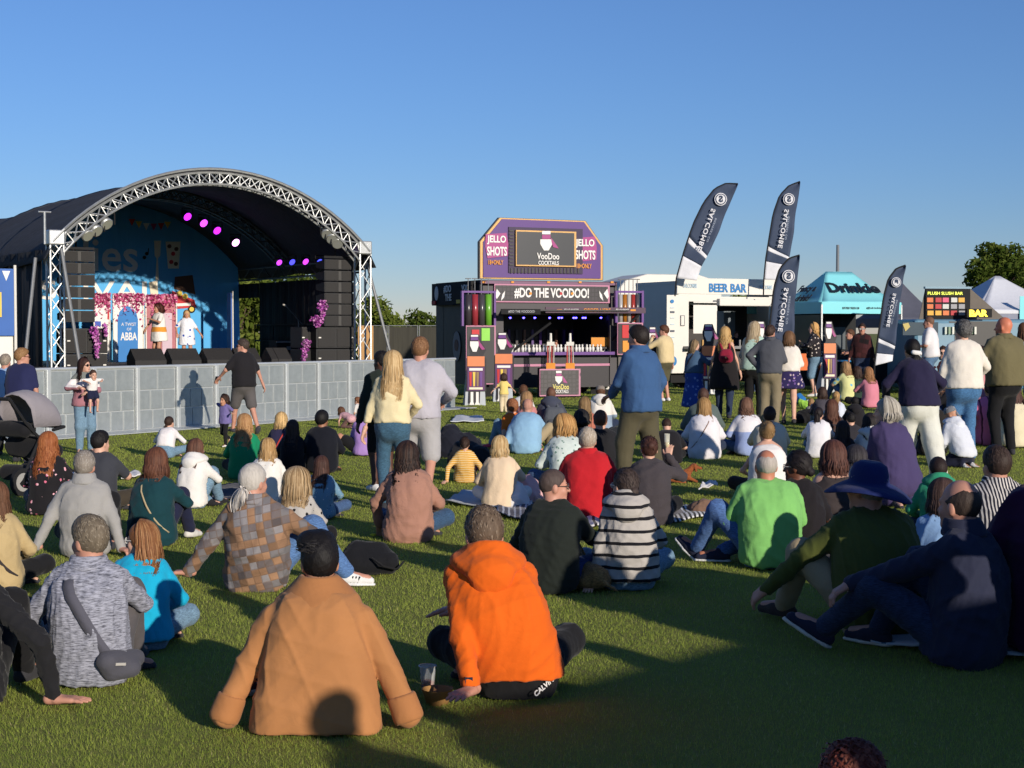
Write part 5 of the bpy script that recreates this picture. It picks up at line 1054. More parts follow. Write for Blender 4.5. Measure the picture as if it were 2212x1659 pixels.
# cut-out standees: plain generic cut-out boards in the same colours
def standee(label, x0, y0, x1, y1, deg=8):
    W_ = x1 - x0; H_ = y1 - y0; f = Fr(G((x0 + x1) / 2, y1), deg); r = f.root('cutout_standee', label, 'sign', 'cut-out display boards')
    def X(a): return x0 + W_ * a
    def Y(a): return y0 + H_ * a
    def P_(nm, pts, mt, y): return flat([(X(a), Y(b)) for a, b in pts], mt, nm, r, f, y)
    P_('backing', [(0.3, 0.0), (0.62, 0.0), (0.72, 0.1), (0.9, 0.22), (0.78, 0.3), (0.9, 0.34), (0.9, 0.8), (0.68, 0.8), (0.66, 0.97), (0.24, 0.97), (0.26, 0.8), (0.16, 0.8), (0.16, 0.34), (0.3, 0.28), (0.22, 0.12)], plain((38, 34, 42), 0.6), 0.0)
    P_('cap_top', [(0.33, 0.01), (0.6, 0.01), (0.6, 0.035), (0.33, 0.035)], whiteink, -0.02); P_('cap', [(0.33, 0.04), (0.6, 0.04), (0.61, 0.085), (0.32, 0.085)], plain((110, 50, 140), 0.5), -0.02)
    P_('shield', [(0.3, 0.1), (0.62, 0.1), (0.62, 0.16), (0.54, 0.245), (0.4, 0.245), (0.3, 0.16)], whiteink, -0.02); P_('plume', [(0.6, 0.07), (0.68, 0.12), (0.86, 0.21), (0.74, 0.22), (0.64, 0.17)], magenta, -0.025); P_('menu_top', [(0.2, 0.31), (0.84, 0.31), (0.84, 0.45), (0.2, 0.45)], plain((235, 140, 90), 0.6), -0.02); P_('menu_frame', [(0.2, 0.46), (0.84, 0.46), (0.84, 0.79), (0.2, 0.79)], plain((96, 50, 104), 0.6), -0.02)
    P_('menu_title', [(0.27, 0.475), (0.77, 0.475), (0.77, 0.51), (0.27, 0.51)], whiteink, -0.03)
    for i, c_ in enumerate((redp, yel, plain((150, 120, 70), 0.5), purple)): P_('printed_tube', [(0.27 + i * 0.13, 0.53), (0.37 + i * 0.13, 0.53), (0.35 + i * 0.13, 0.73), (0.29 + i * 0.13, 0.73)], c_, -0.03)
    P_('menu_foot', [(0.27, 0.745), (0.77, 0.745), (0.77, 0.775), (0.27, 0.775)], cream, -0.03)
    for a in (0.32, 0.52): P_('foot_panel', [(a, 0.81), (a + 0.1, 0.81), (a + 0.1, 0.95), (a + 0.14, 0.99), (a - 0.05, 0.99), (a, 0.95)], whiteink, -0.02)
    m = MB(); q = f.at(X(0.5), Y(1.0), 0); m.add([(q.x - 0.25, 0.03, 0), (q.x + 0.25, 0.03, 0), (q.x + 0.2, 0.03, 1.0), (q.x - 0.2, 0.03, 1.0), (q.x - 0.25, 0.5, 0), (q.x + 0.25, 0.5, 0)], [(0, 1, 2, 3), (0, 4, 5, 1), (0, 3, 4), (1, 5, 2), (3, 2, 5, 4)]); m.obj('easel', plain((190, 196, 205), 0.6), r)
standee('leftmost cut-out menu board before the cocktail trailer', 998, 722, 1056, 876); standee('cut-out menu board behind the child in yellow', 1058, 718, 1116, 868, 4); standee('cut-out menu board left of the blue gazebo, beside the woman in shorts', 1772, 694, 1812, 848, 12); standee('cut-out menu board before the beer bar hatch', 1505, 700, 1560, 852, 10); standee('cut-out menu board behind the man in cream sweater', 1390, 706, 1432, 848, 6); standee('cut-out menu board behind the long haired woman at the beer bar', 1622, 694, 1668, 846, 8)
# ------------------------------------------------------------------ beer bar trailer
BF = Fr(AT(1461, 760, 47.0).xy.to_3d(), 27); BF.o.z = 0; bb = BF.root('beer_bar_trailer', 'white beer bar trailer with open serving hatch', 'trailer')
blue = plain((48, 130, 195), 0.6, 0, 0.05); pale = plain((190, 214, 230), 0.6)
def Bs(name, px, y, th, mat, bevel=0.0): return slab(BF, bb, name, px, y, th, mat, bevel)
Bs('fascia', (1461, 600, 1712, 638), -0.06, 0.10, white, 0.01); bw = BF.at(1712, 700, 0).x; bz = BF.at(1500, 604, 0).z
MB().box((bw / 2, 1.2, bz - 0.1), (bw, 2.4, 0.1)).obj('roof', white, bb); MB().box((bw / 2, 2.4, 1.05), (bw, 0.05, 1.3)).obj('rear_wall', plain((70, 66, 64), 0.7), bb); MB().box((bw * 0.25, 2.4, 2.3), (bw * 0.5, 0.05, 1.2)).box((bw * 0.86, 2.4, 2.3), (bw * 0.28, 0.05, 1.2)).obj('rear_wall', plain((70, 66, 64), 0.7), bb)
for px in ((1439, 637, 1486, 806), (1660, 640, 1712, 806)): Bs('front_post', px, 0.0, 0.08, white, 0.01)
Bs('header', (1486, 640, 1660, 653), 0.0, 0.08, white); Bs('front_apron', (1486, 752, 1660, 808), 0.0, 0.08, plain((70, 68, 70), 0.6)); Bs('counter', (1480, 748, 1666, 753), -0.15, 0.45, steel); Bs('awning_roll', (1551, 645, 1668, 662), -0.3, 0.2, white, 0.03); Bs('chassis', (1445, 808, 1708, 822), 0.3, 0.2, matt)
MB().box((0.04, 1.2, bz / 2 + 0.3), (0.06, 2.4, bz - 0.75)).obj('end_wall', white, bb); MB().box((bw - 0.04, 1.2, bz / 2 + 0.3), (0.06, 2.4, bz - 0.75)).obj('end_wall', white, bb)
sign_text(BF, bb, 'BEER BAR', (1532, 612, 1613, 632), -0.13, blue, bold=0.03); sign_text(BF, bb, 'SALCOMBE', (1476, 612, 1506, 622), -0.13, pale, bold=0.02); sign_text(BF, bb, 'SALCOMBE', (1641, 616, 1668, 625), -0.13, pale, bold=0.02); Bs('notice', (1470, 681, 1479, 704), -0.06, 0.02, plain((120, 120, 125), 0.6)); Bs('notice_paper', (1471.3, 682.5, 1477.7, 702.5), -0.075, 0.012, white)
disc(1452, 651, 4, blue, 'door_emblem', bb, BF, -0.06); disc(1456, 780, 6, blue, 'door_emblem', bb, BF, -0.06, 10)
for i, y in enumerate((664, 672, 686, 700, 713, 728, 742)): Bs('door_print', (1448, y, 1457, y + (4 if i % 3 == 1 else 1.5)), -0.06, 0.01, plain((90, 96, 110), 0.6) if i % 3 == 1 else pale)
for i in range(9): Bs('tap', (1500 + i * 16, 734, 1503 + i * 16, 748), 0.1, 0.06, gold if i % 2 else steel)
Bs('inner_light', (1488, 654, 1550, 659), 0.6, 0.1, white); Bs('poster', (1614, 657, 1634, 678), 1.4, 0.02, plain((120, 200, 215), 0.6)); Bs('fridge', (1556, 672, 1580, 748), 2.0, 0.4, plain((120, 130, 138), 0.4))
for x in (0.6, bw - 0.9): MB().tube((x, 0.5, 0.33), (x, 0.75, 0.33), 0.33, n=18).obj('wheel', matt, bb)
# big white lorry behind
LF = Fr(AT(1336, 740, 58.0).xy.to_3d(), 20); LF.o.z = 0; lr = LF.root('box_lorry', 'white round topped lorry with blue cog emblem behind the beer bar', 'lorry')
q0 = LF.at(1336, 640, 0).x; q1 = LF.at(1560, 640, 0).x; zl = LF.at(1440, 592, 0).z; m = MB(); m.prism([(q0, 0.9), (q1, 0.9), (q1, zl - 0.55), (q1 - 0.3, zl - 0.2), (q1 - 1.0, zl), (q0 + 1.2, zl), (q0 + 0.3, zl - 0.25), (q0, zl - 0.6)], 2.4, 1); o = m.obj('body', white, lr, bevel=0.08); o.location.y = 1.2
slab(LF, lr, 'side_panel', (1392, 640, 1450, 760), -0.03, 0.03, plain((150, 172, 205), 0.6))
cg = [(1440 + (50 if i % 2 else 58) * math.cos(math.pi + i * math.pi / 24), 735 + (50 if i % 2 else 58) * -abs(math.sin(i * math.pi / 24)) * 1.15) for i in range(0, 14)] + [(1440, 735)]
flat(cg, plain((36, 80, 150), 0.6), 'cog_emblem', lr, LF, -0.06); disc(1442, 735, 40, plain((170, 190, 220), 0.6), 'cog_ring', lr, LF, -0.075); disc(1442, 735, 36, plain((30, 70, 140), 0.6), 'cog_centre', lr, LF, -0.09)
for x in (q0 + 0.8, q1 - 0.9): MB().tube((x, 0.1, 0.45), (x, 0.4, 0.45), 0.45, n=18).obj('wheel', matt, lr)
# ------------------------------------------------------------------ feather flags
navy = fabric((66, 78, 102), rough=0.7, fold=0.2, weave=0.05); flagw = fabric((238, 238, 244), rough=0.7, fold=0.3, weave=0.05)
def feather(label, d, left, right, base, emblem, txt, small, bandf=0.74):
    bx = AT(*base, d); r = empty('feather_flag', (bx.x, d, 0), 0, label, 'flag', 'tall brewery feather flags')
    def P3(px, py, dy=0.0): p = AT(px, py, d); return Vector((p.x - bx.x, dy, p.z))
    def lerp(path, t):
        k = t * (len(path) - 1); j = min(int(k), len(path) - 2); f = k - j; return path[j][0] * (1 - f) + path[j + 1][0] * f, path[j][1] * (1 - f) + path[j + 1][1] * f
    def sail(t0, t1, name, mat, n=26, mcol=8, off=0.0, s0=0.0, s1=1.0):
        V = []; 
        for i in range(n + 1):
            t = t0 + (t1 - t0) * i / n; a = lerp(left, t); b = lerp(right, t)
            for j in range(mcol + 1):
                s_ = s0 + (s1 - s0) * j / mcol; V.append(P3(a[0] * (1 - s_) + b[0] * s_, a[1] * (1 - s_) + b[1] * s_, 0.05 * math.sin(s_ * 5 + t * 9) * s_ + 0.03 * math.sin(t * 26 + s_ * 4) * s_ + off))
        Q = [(i * (mcol + 1) + j, i * (mcol + 1) + j + 1, (i + 1) * (mcol + 1) + j + 1, (i + 1) * (mcol + 1) + j) for i in range(n) for j in range(mcol)]
        o = link(name, np_mesh(name, np.array(V), np.array(Q)), mat, r); o.modifiers.new('t', 'SOLIDIFY').thickness = 0.006; return o
    sail(0, bandf, 'sail', navy); sail(bandf, bandf + 0.03, 'white_wave', flagw, 4); sail(bandf + 0.03, bandf + 0.11, 'sail_band', navy, 6); sail(bandf + 0.11, 1.0, 'white_hem', flagw, 8)
    m = MB(); pts = [P3(*lerp(left, t)) for t in np.linspace(0, 1, 18)]; pts.append(P3(*base)); pts.append(Vector((0, 0, max(0.0, min(pts[-1].z, 0.02))))) if base[1] > 800 else None
    m.path(pts, 0.022, 6); m.obj('pole', matt, r)
    ex, ey, er = emblem; n = 20
    for nm, k, mt, o_ in (('emblem_rim', 1.0, flagw, -0.10), ('emblem_ring', 0.88, navy, -0.11), ('emblem_disc', 0.72, flagw, -0.12)):
        MB().add([P3(ex + er * k * math.cos(6.2832 * i / n), ey + er * k * 1.02 * math.sin(6.2832 * i / n), o_) for i in range(n)] + [P3(ex + er * k * math.cos(6.2832 * i / n), ey + er * k * 1.02 * math.sin(6.2832 * i / n), o_ + 0.006) for i in range(n)], [tuple(range(n)), tuple(range(2 * n - 1, n - 1, -1))] + [(i, n + i, n + (i + 1) % n, (i + 1) % n) for i in range(n)]).obj(nm, mt, r)
    t_ = text('S', er / FPX * d * 1.3, navy, r, P3(ex, ey, -0.13), (R(90), 0, 0), 0.003, bold=0.015); t_.scale = (-1, 1, 1)
    for (s_, (ax, ay), (bx_, by), wd, mt) in ((txt[0], txt[1], txt[2], txt[3], flagw), (small[0], small[1], small[2], small[3], plain((150, 160, 178), 0.7))):
        p0 = P3(ax, ay, -0.10); p1 = P3(bx_, by, -0.10); L_ = (p1 - p0).length; ang_ = math.atan2(p1.z - p0.z, p1.x - p0.x); o = text(s_, 1.0, mt, r, (p0 + p1) / 2, (R(90), 0, 0), 0.003, bold=0.02, spacing=1.15)
        bbx = np.array([v.co[:2] for v in o.data.vertices]); o.scale = (L_ / np.ptp(bbx[:, 0]), -wd / FPX * d / np.ptp(bbx[:, 1]), 1); o.rotation_euler = (R(90), -ang_, 0)
feather('tall feather flag leaning right above the left end of the beer bar', 46.4, [(1594, 397), (1568, 396), (1544, 407), (1520, 437), (1497, 484), (1476, 547), (1461, 601)], [(1594, 398), (1582, 428), (1568, 460), (1554, 498), (1535, 539), (1517, 572), (1505, 606)], (1458, 640), (1556, 431, 13.5), ('SALCOMBE', (1541, 452), (1510, 540), 10), ('BREWERY CO', (1546, 472), (1527, 523), 4))
feather('tall upright feather flag above the right end of the beer bar', 47.5, [(1728, 392), (1704, 401), (1684, 422), (1670, 462), (1662, 510), (1654, 560), (1650, 604)], [(1728, 393), (1726, 420), (1720, 455), (1715, 500), (1707, 545), (1701, 570), (1694, 606)], (1649, 640), (1703, 431, 12.5), ('SALCOMBE', (1699, 453), (1684, 536), 10), ('BREWERY CO', (1703, 468), (1696, 518), 4))
feather('feather flag standing on the grass before the beer bar', 40.0, [(1727, 551), (1704, 558), (1684, 580), (1672, 620), (1665, 680), (1660, 740), (1656, 812)], [(1727, 552), (1723, 600), (1718, 650), (1716, 700), (1714, 745), (1710, 780), (1704, 815)], (1655, 862), (1702, 597, 13.5), ('SALCOMBE', (1698, 622), (1684, 716), 10), ('BREWERY CO', (1705, 640), (1698, 700), 4), 0.78)
feather('shorter feather flag in front of the right leg of the blue gazebo', 39.0, [(1956, 573), (1936, 580), (1919, 602), (1909, 640), (1902, 690), (1895, 740), (1889, 790)], [(1956, 574), (1952, 600), (1947, 640), (1941, 680), (1936, 720), (1932, 755), (1928, 780)], (1888, 865), (1934, 610, 10.5), ('SALCOMBE', (1931, 634), (1916, 706), 7), ('BREWERY CO', (1936, 648), (1924, 700), 3), 0.80)
# ------------------------------------------------------------------ tents
def gazebo(label, near, right, left, peak, d, deg, mat, legs=True, texts=(), ridge=0.35, zval=0.28, name='gazebo', back=2.6, legz=0.0):
    f = Fr(AT(near[0], near[1], d).xy.to_3d(), deg); f.o.z = 0; r = f.root(name, label, 'tent'); e = f.at(*near, 0); w_ = f.at(*right, 0).x; ze = e.z; zp = f.at(*peak, back / 2).z
    cs = [(0, 0), (w_, 0), (w_, back), (0, back)]; pk = [(w_ * 0.5 - w_ * ridge / 2, back / 2), (w_ * 0.5 + w_ * ridge / 2, back / 2)]
    n = 10; faces = [((cs[0], cs[1]), (pk[0], pk[1])), ((cs[1], cs[2]), (pk[1], pk[1])), ((cs[2], cs[3]), (pk[1], pk[0])), ((cs[3], cs[0]), (pk[0], pk[0]))]
    for (a, b), (c_, d_) in faces:
        V = []
        for i in range(n + 1):
            t = i / n; z = ze + 0.02 + (zp - ze) * (t ** 1.25)
            for j in range(n + 1):
                s_ = j / n; V.append(((a[0] * (1 - s_) + b[0] * s_) * (1 - t) + (c_[0] * (1 - s_) + d_[0] * s_) * t, (a[1] * (1 - s_) + b[1] * s_) * (1 - t) + (c_[1] * (1 - s_) + d_[1] * s_) * t, z - 0.05 * math.sin(math.pi * s_) * math.sin(math.pi * t) ))
        Q = [(i * (n + 1) + j, i * (n + 1) + j + 1, (i + 1) * (n + 1) + j + 1, (i + 1) * (n + 1) + j) for i in range(n) for j in range(n)]
        o = link('roof_panel', np_mesh('roof_panel', np.array(V), np.array(Q)), mat, r); o.modifiers.new('t', 'SOLIDIFY').thickness = 0.01
        L_ = math.hypot(b[0] - a[0], b[1] - a[1]); an = math.atan2(b[1] - a[1], b[0] - a[0]); MB().box(((a[0] + b[0]) / 2, (a[1] + b[1]) / 2, ze - zval / 2 + 0.02), (L_ + 0.02, 0.02, zval), Matrix.Rotation(an, 3, 'Z')).obj('valance', mat, r)
    if legs:
        for (x, y) in cs: MB().box((x, y, (ze - 0.05) / 2), (0.045, 0.045, ze - 0.05)).obj('leg', alu, r)
    return f, r, w_, ze, zp
aqua = plain((140, 226, 234), 0.7, 0, 0.04, 3.0, 0.1, 0.85); inkb = plain((24, 34, 44), 0.6)
gf, gr, gw, gz, gp = gazebo('turquoise gazebo with black lettering on its roof', (1775, 654), (1947, 657), None, (1790, 588), 45.5, 20, aqua, zval=0.34, ridge=0.33)
def roof_text(f, r, s_, px, y0, zbase, mat, bold=0.02, shear=0.0):
    c, w_, h_ = f.rect(*px, y0); o = text(s_, 1.0, mat, r, (0, 0, 0), (R(42), 0, 0), 0.006, bold=bold, shear=shear); b_ = np.array([v.co[:2] for v in o.data.vertices]); o.scale = (w_ / np.ptp(b_[:, 0]), h_ / np.ptp(b_[:, 1]) * 1.35, 1); o.location = (c.x, y0, c.z); return o
o = roof_text(gf, gr, 'Drinkie', (1786, 616, 1896, 646), 0.66, 0, inkb, 0.03, 0.1); sl_ = math.atan2((gp - gz) * 0.9, 1.3); o.rotation_euler = (sl_, 0, 0); o.location = (o.location.x, 0.66, gz + (gp - gz) * 0.43 + 0.05)
for s_, px in (('07700 900118', (1820, 663, 1856, 668)), ('@drinkie', (1872, 663, 1906, 668)), ('drinkie', (1922, 663, 1938, 668))): sign_text(gf, gr, s_, px, -0.03, inkb)
o = text('Fancy a', 0.34, inkb, gr, (-0.03, 1.3, gz + 0.45), (R(52), 0, R(-90)), 0.006, bold=0.01, shear=0.2); o.location.x = 0.28; o = text('drink?', 0.34, inkb, gr, (0.12, 1.3, gz + 0.16), (R(52), 0, R(-90)), 0.006, bold=0.01, shear=0.2)
wallm = drape((36, 38, 40), 0.3); MB().box((gw / 2, 2.5, gz / 2), (gw, 0.03, gz - 0.1)).obj('back_wall', wallm, gr); MB().box((-0.02, 1.25, gz / 2 + 0.5), (0.03, 2.4, 0.9)).obj('side_window', plain((70, 92, 84), 0.3), gr); MB().box((gw / 2, 0.5, 0.5), (gw * 0.9, 0.5, 1.0)).obj('bar_counter', matt, gr); MB().box((-0.3, 0.7, 0.85), (0.8, 0.5, 0.5)).obj('orange_sign', plain((225, 110, 40), 0.6), gr); MB().box((gw * 0.5, 2.44, 1.55), (gw * 0.7, 0.02, 0.7)).obj('window', plain((90, 98, 104), 0.3), gr)
slate = fabric((92, 94, 108), rough=0.8, fold=0.2, weave=0.05); canv = fabric((120, 112, 104), rough=0.8, fold=0.2, weave=0.05)
gazebo('grey peaked gazebo between the short flag and the slush van', (1938, 690), (2040, 690), None, (1976, 606), 52, 15, slate, ridge=0.02, zval=0.3, back=3.0)
wt = fabric((226, 228, 236), rough=0.75, fold=0.3, weave=0.05, var=0.05)
f, r, w_, ze, zp = gazebo('white marquee at the right edge of the field', (2112, 672), (2330, 672), None, (2225, 598), 50, 12, wt, ridge=0.05, zval=0.1, back=4.0); MB().box((w_ / 2, 0.02, ze / 2), (w_, 0.02, ze - 0.02)).obj('front_wall', fabric((150, 154, 172), rough=0.8), r); MB().box((-0.01, 2, ze / 2), (0.02, 4, ze - 0.02)).obj('side_wall', wt, r); slab(f, r, 'door_banner', (2203, 640, 2216, 700), -0.05, 0.02, aqua)
# slush van
VF = Fr(AT(2000, 740, 44).xy.to_3d(), 10); VF.o.z = 0; vr = VF.root('slush_van', 'pale blue slush van with lit menu boards and open hatch', 'van'); vbl = plain((96, 140, 165), 0.4, 0, 0.1, 3, 0.05)
def Vs(name, px, y, th, mat, bevel=0.0): return slab(VF, vr, name, px, y, th, mat, bevel)
Vs('cab_side', (1944, 690, 2036, 838), 0.2, 1.9, vbl, 0.12); Vs('body', (2036, 690, 2200, 838), 0.25, 1.9, vbl, 0.1); Vs('window', (1950, 696, 2026, 724), -0.77, 0.03, plain((50, 70, 84), 0.2)); Vs('hatch', (2050, 694, 2180, 752), -0.73, 0.03, plain((40, 38, 40), 0.5))
flat([(1950, 700), (1962, 697), (1966, 706), (1956, 716)], plain((190, 170, 80), 0.5), 'logo_shield', vr, VF, -0.8)
Vs('menu_hoarding', (1999, 622, 2094, 690), -0.5, 0.08, matt); Vs('hoarding_cap', (1997, 619, 2097, 624), -0.5, 0.12, vbl); sign_text(VF, vr, 'PLUSH SLUSH BAR', (2004, 630, 2080, 637), -0.56, glow((205, 215, 70), 0.7), bold=0.02)
rng = np.random.default_rng(2); cols_ = [(225, 120, 60), (190, 40, 50), (230, 90, 130), (215, 215, 210), (160, 160, 165), (235, 175, 60)]
for i in range(15): 
    x = 2003 + (i % 5) * 17 + rng.uniform(-1, 1); y = 643 + (i // 5) * 14; Vs('menu_card', (x, y, x + 13, y + 10), -0.555, 0.02, plain(cols_[int(rng.integers(0, 6))], 0.6))
Vs('led_sign', (2087, 667, 2141, 686), -0.95, 0.1, matt); sign_text(VF, vr, 'BAR', (2094, 669, 2134, 684), -1.01, glow((250, 215, 50), 1.6), bold=0.05)
for pts in ([(1985, 690), (1999, 622), (1999, 690)], [(2094, 622), (2172, 690), (2094, 690)]): flat(pts, canv, 'hatch_flap', vr, VF, -0.45, th=0.02)
for i in range(9): Vs('bottle', (2040 + i * 8, 706, 2044 + i * 8, 722), -0.8, 0.08, [plain((190, 200, 190), 0.3), plain((120, 150, 120), 0.3), plain((220, 220, 210), 0.3)][i % 3])
for x in (1975, 2150): q = VF.at(x, 825, -0.7); MB().tube((q.x, -0.8, 0.32), (q.x, -0.55, 0.32), 0.32, n=18).obj('wheel', matt, vr)
q = AT(1808, 590, 70); r = empty('mast', (q.x, 70, 0), 0, 'thin grey mast rising behind the turquoise gazebo', 'mast'); MB().tube((0, 0, 0), (0.03, 0, AT(1808, 529, 70).z), 0.09, 0.07).obj('pole', plain((120, 126, 134), 0.6), r)
# water barrel table and turquoise counter near the gazebo
q = G(1838, 846); r = empty('barrel_table', q, 0, 'black barrel table with blue top before the gazebo', 'table'); MB().lathe([(0.0, 0), (0.26, 0), (0.31, 0.45), (0.26, 0.88), (0, 0.88)], 18).obj('barrel', matt, r, True); MB().lathe([(0, 0.88), (0.42, 0.88), (0.42, 0.92), (0, 0.92)], 20).obj('top', plain((60, 150, 215), 0.4), r)
# ------------------------------------------------------------------ the crowd
BLOND, DBLOND, BROWN, DBROWN, BLACK, GREY, REDH, WHITEH = (200, 165, 112), (150, 116, 80), (96, 64, 44), (60, 42, 34), (26, 23, 24), (158, 154, 150), (150, 84, 46), (205, 198, 190)
JE = denim((72, 98, 138)); JL = denim((118, 148, 172)); JD = denim((44, 56, 82)); BLK = fabric((28, 28, 31)); KHA = fabric((176, 158, 126)); OLV = fabric((92, 88, 66)); NAV = fabric((34, 38, 66)); CRM = fabric((236, 220, 184)); WHT = fabric((240, 238, 236), var=0.06); GRYF = fabric((150, 148, 146))
def top(rgb, kind='long', **kw):
    m = kw.pop('mat', None); fk = {k: kw.pop(k) for k in ('fk', 'c2', 'c3', 'p', 'fold') if k in kw}
    if m is None: m = fabric(rgb, fk.get('fk', 'plain'), fk.get('c2'), fk.get('p', 1.0), rgb3=fk.get('c3'), fold=fk.get('fold', 0.35))
    d = dict(kind=kind, mat=m); d.update(kw)
    if kind == 'tee': d.setdefault('sleeve', 0.42); d.setdefault('loose', 0.02)
    return d
CR = ('cross',); U = 'up'
# --- nearest figures
def coat_extra(J):
    o = []
    for t in np.linspace(0, 1, 11):
        z = 0.545 - 0.53 * t; w_ = 0.08 + 0.095 * t ** 0.8; r_ = 0.10 + 0.03 * t; o.append(cap((-w_, -0.035 - 0.03 * t, z), (w_, -0.035 - 0.03 * t, z), r_, k=0.05))
    for s_ in (-1, 1):
        o += [cap((s_ * 0.06, -0.02, 0.60), (s_ * 0.205, 0.0, 0.515), 0.05, 0.062, 0.03), cap((s_ * 0.205, 0.0, 0.515), (s_ * 0.325, -0.01, 0.29), 0.072, 0.066, 0.012), cap((s_ * 0.325, -0.01, 0.29), (s_ * 0.41, -0.05, 0.12), 0.065, 0.058, 0.008), cap((s_ * 0.405, -0.047, 0.13), (s_ * 0.422, -0.058, 0.08), 0.066, 0.068, 0.004)]
    for a in np.linspace(-2.3, 2.3, 11): o.append(cap((math.sin(a) * 0.088, -math.cos(a) * 0.088 + 0.02, 0.645), (math.sin(a) * 0.15, -math.cos(a) * 0.14 + 0.01, 0.55), 0.014, 0.018, 0.012))
    return o
p1 = person('person with dark quiffed hair and a camel coat draped over the shoulders', 690, 1157, 1572, dict(spine=(-6, 16, 14), arms='knees', legs='up', yaw=14), 0, top((188, 130, 82), 'coat', loose=0.01, sleeve=0, hem=0.012, tilt=0.0, extra=coat_extra, amp=0.005, fold=0.22), dict(mat=BLK), ('quiff', BLACK), TAN, seed=1)
def coat_trim(info):
    M_ = fabric((180, 122, 76), fold=0.2)
    for s_ in (-1, 1): blob('turned_cuff', [cap((s_ * 0.398, -0.045, 0.145), (s_ * 0.424, -0.058, 0.075), 0.071, 0.074, 0.01)], 0.011, M_, info['o'], 0.002, [((s_ * 0.385, -0.04, 0.165), (-s_ * 0.30, 0.1, 0.95)), ((s_ * 0.43, -0.06, 0.045), (s_ * 0.30, -0.1, -0.95))])
    pr = []; hr = info['J']['P2'] + np.array([0, -0.005, 0.035])
    for a in np.linspace(-2.2, 2.2, 40): pr.append(cap(hr + np.array([math.sin(a) * 0.082, -math.cos(a) * 0.080, 0.045]), hr + np.array([math.sin(a) * 0.165, -math.cos(a) * 0.155, -0.045 - 0.02 * math.cos(a)]), 0.010, 0.016, 0.018))
    blob('coat_collar', pr, 0.0095, M_, info['o'], 0.002)
coat_trim(p1)
p2 = person('man in bright orange hoodie leaning on his left arm in the foreground', 1045, 1098, 1502, dict(spine=(-14, 16, 20), side=(-15, -13), arms=(dict(w=(-0.22, -0.34, 0.05), p=(-1, -0.2, 0.3), d=(-0.55, -0.8, 0), n=(0, 0, -1)), dict(w=(-0.24, 0.44, 0.33), p=(0.5, 0.2, -1), d=(-0.9, 0.3, -0.2))), legs='cross', fat=1.16, yaw=8, pitch=-8, curl=0.12), 6, top((238, 106, 24), 'hoodie', hood=True, loose=0.02, hem=0.085, tilt=-0.1, amp=0.006), dict(mat=BLK), ('short', (108, 90, 74), dict(hi=(168, 150, 130))), RUDDY, seed=2)
p3 = person('man in navy jacket with balding head sitting sideways at the right', 2072, 1037, 1432, dict(spine=(-8, 8, 8), side=(2, 2), arms=(dict(w=(-0.22, 0.52, 0.36), p=(-1, 0, -0.6), d=(-0.5, 0.7, -0.5), n=(0, 0, -1)), dict(w=(0.02, 0.48, 0.38), p=(1, 0, -0.6))), legs=(dict(a=(-0.10, 0.70, 0.10), p=(-0.4, 0.1, 1), t=(-0.3, 0.8, 0.5)), dict(a=(0.12, 0.50, 0.08), p=(0.2, 0.2, 1), t=(0.1, 1, 0))), yaw=-16, fat=1.12), 52, top((46, 50, 72), 'jacket', collar=0.035, loose=0.024, hem=0.02, amp=0.006), dict(mat=JD), ('bald', (70, 58, 52)), RUDDY, shoes=((46, 48, 66), (222, 214, 196)), seed=3)
p4 = person('man in olive sweater and wide brimmed navy sun hat', 1872, 1004, 1372, dict(spine=(-2, 18, 12), side=(-2, -2), arms=(dict(w=(-0.50, 0.34, 0.20), p=(-0.4, -0.4, 0.6), d=(-0.5, 0.6, -0.6), n=(0.6, 0.2, -0.7)), 'knees'), legs=(dict(a=(-0.30, 0.52, 0.08), p=(-0.6, 0.3, 1), t=(-0.4, 0.9, 0)), 'up'), yaw=24, fat=1.25, sw=0.21), 14, top((84, 92, 42), loose=0.02, hem=0.06, amp=0.007), dict(mat=KHA), ('short', GREY), RUDDY, shoes=((70, 60, 56),), seed=4)
p5 = person('man in plaid shirt with grey ponytail propped on one arm', 548, 1003, 1272, dict(spine=(-18, 2, 14), side=(6, -6), arms=(dict(w=(-0.52, -0.12, 0.05), p=(-0.6, -0.8, 0.6), d=(-1, -0.1, 0), n=(0, 0, -1)), dict(w=(0.30, 0.20, 0.34), p=(1, -0.3, -0.4))), legs=(dict(a=(0.05, 0.45, 0.08), p=(0.5, 0.3, 0.4)), dict(a=(0.62, 0.16, 0.085), p=(0.3, 0.3, 1), t=(0.95, 0.2, -0.05))), yaw=-28, fat=1.12), -6, top((158, 120, 88), mat=fabric((150, 116, 90), 'plaid', (116, 106, 106), 19.0, rgb3=(124, 120, 122), fold=0.5), loose=0.03, hem=0.03, amp=0.009, collar=0.02), dict(mat=denim((88, 122, 172)), loose=0.016), ('lowpony', WHITEH, dict(length=0.16, hi=(235, 230, 226))), RUDDY, shoes=((236, 236, 236), (240, 240, 240)), seed=5)
p6 = person('man in marled grey top with a grey sling bag across his back', 192, 1117, 1478, dict(spine=(-10, 12, 8), side=(-3, -2), arms=(dict(w=(-0.30, 0.22, 0.16), p=(-1, -0.6, 0.1)), 'knees'), legs=('cross', 'up'), yaw=48, fat=1.05), 4, top((150, 152, 166), mat=fabric((152, 154, 168), 'heather', (84, 86, 98), 26.0), loose=0.012, hem=0.05, collar=0.02), dict(mat=fabric((96, 92, 94))), ('short', (120, 108, 92), dict(hi=(176, 164, 146))), RUDDY, seed=6)
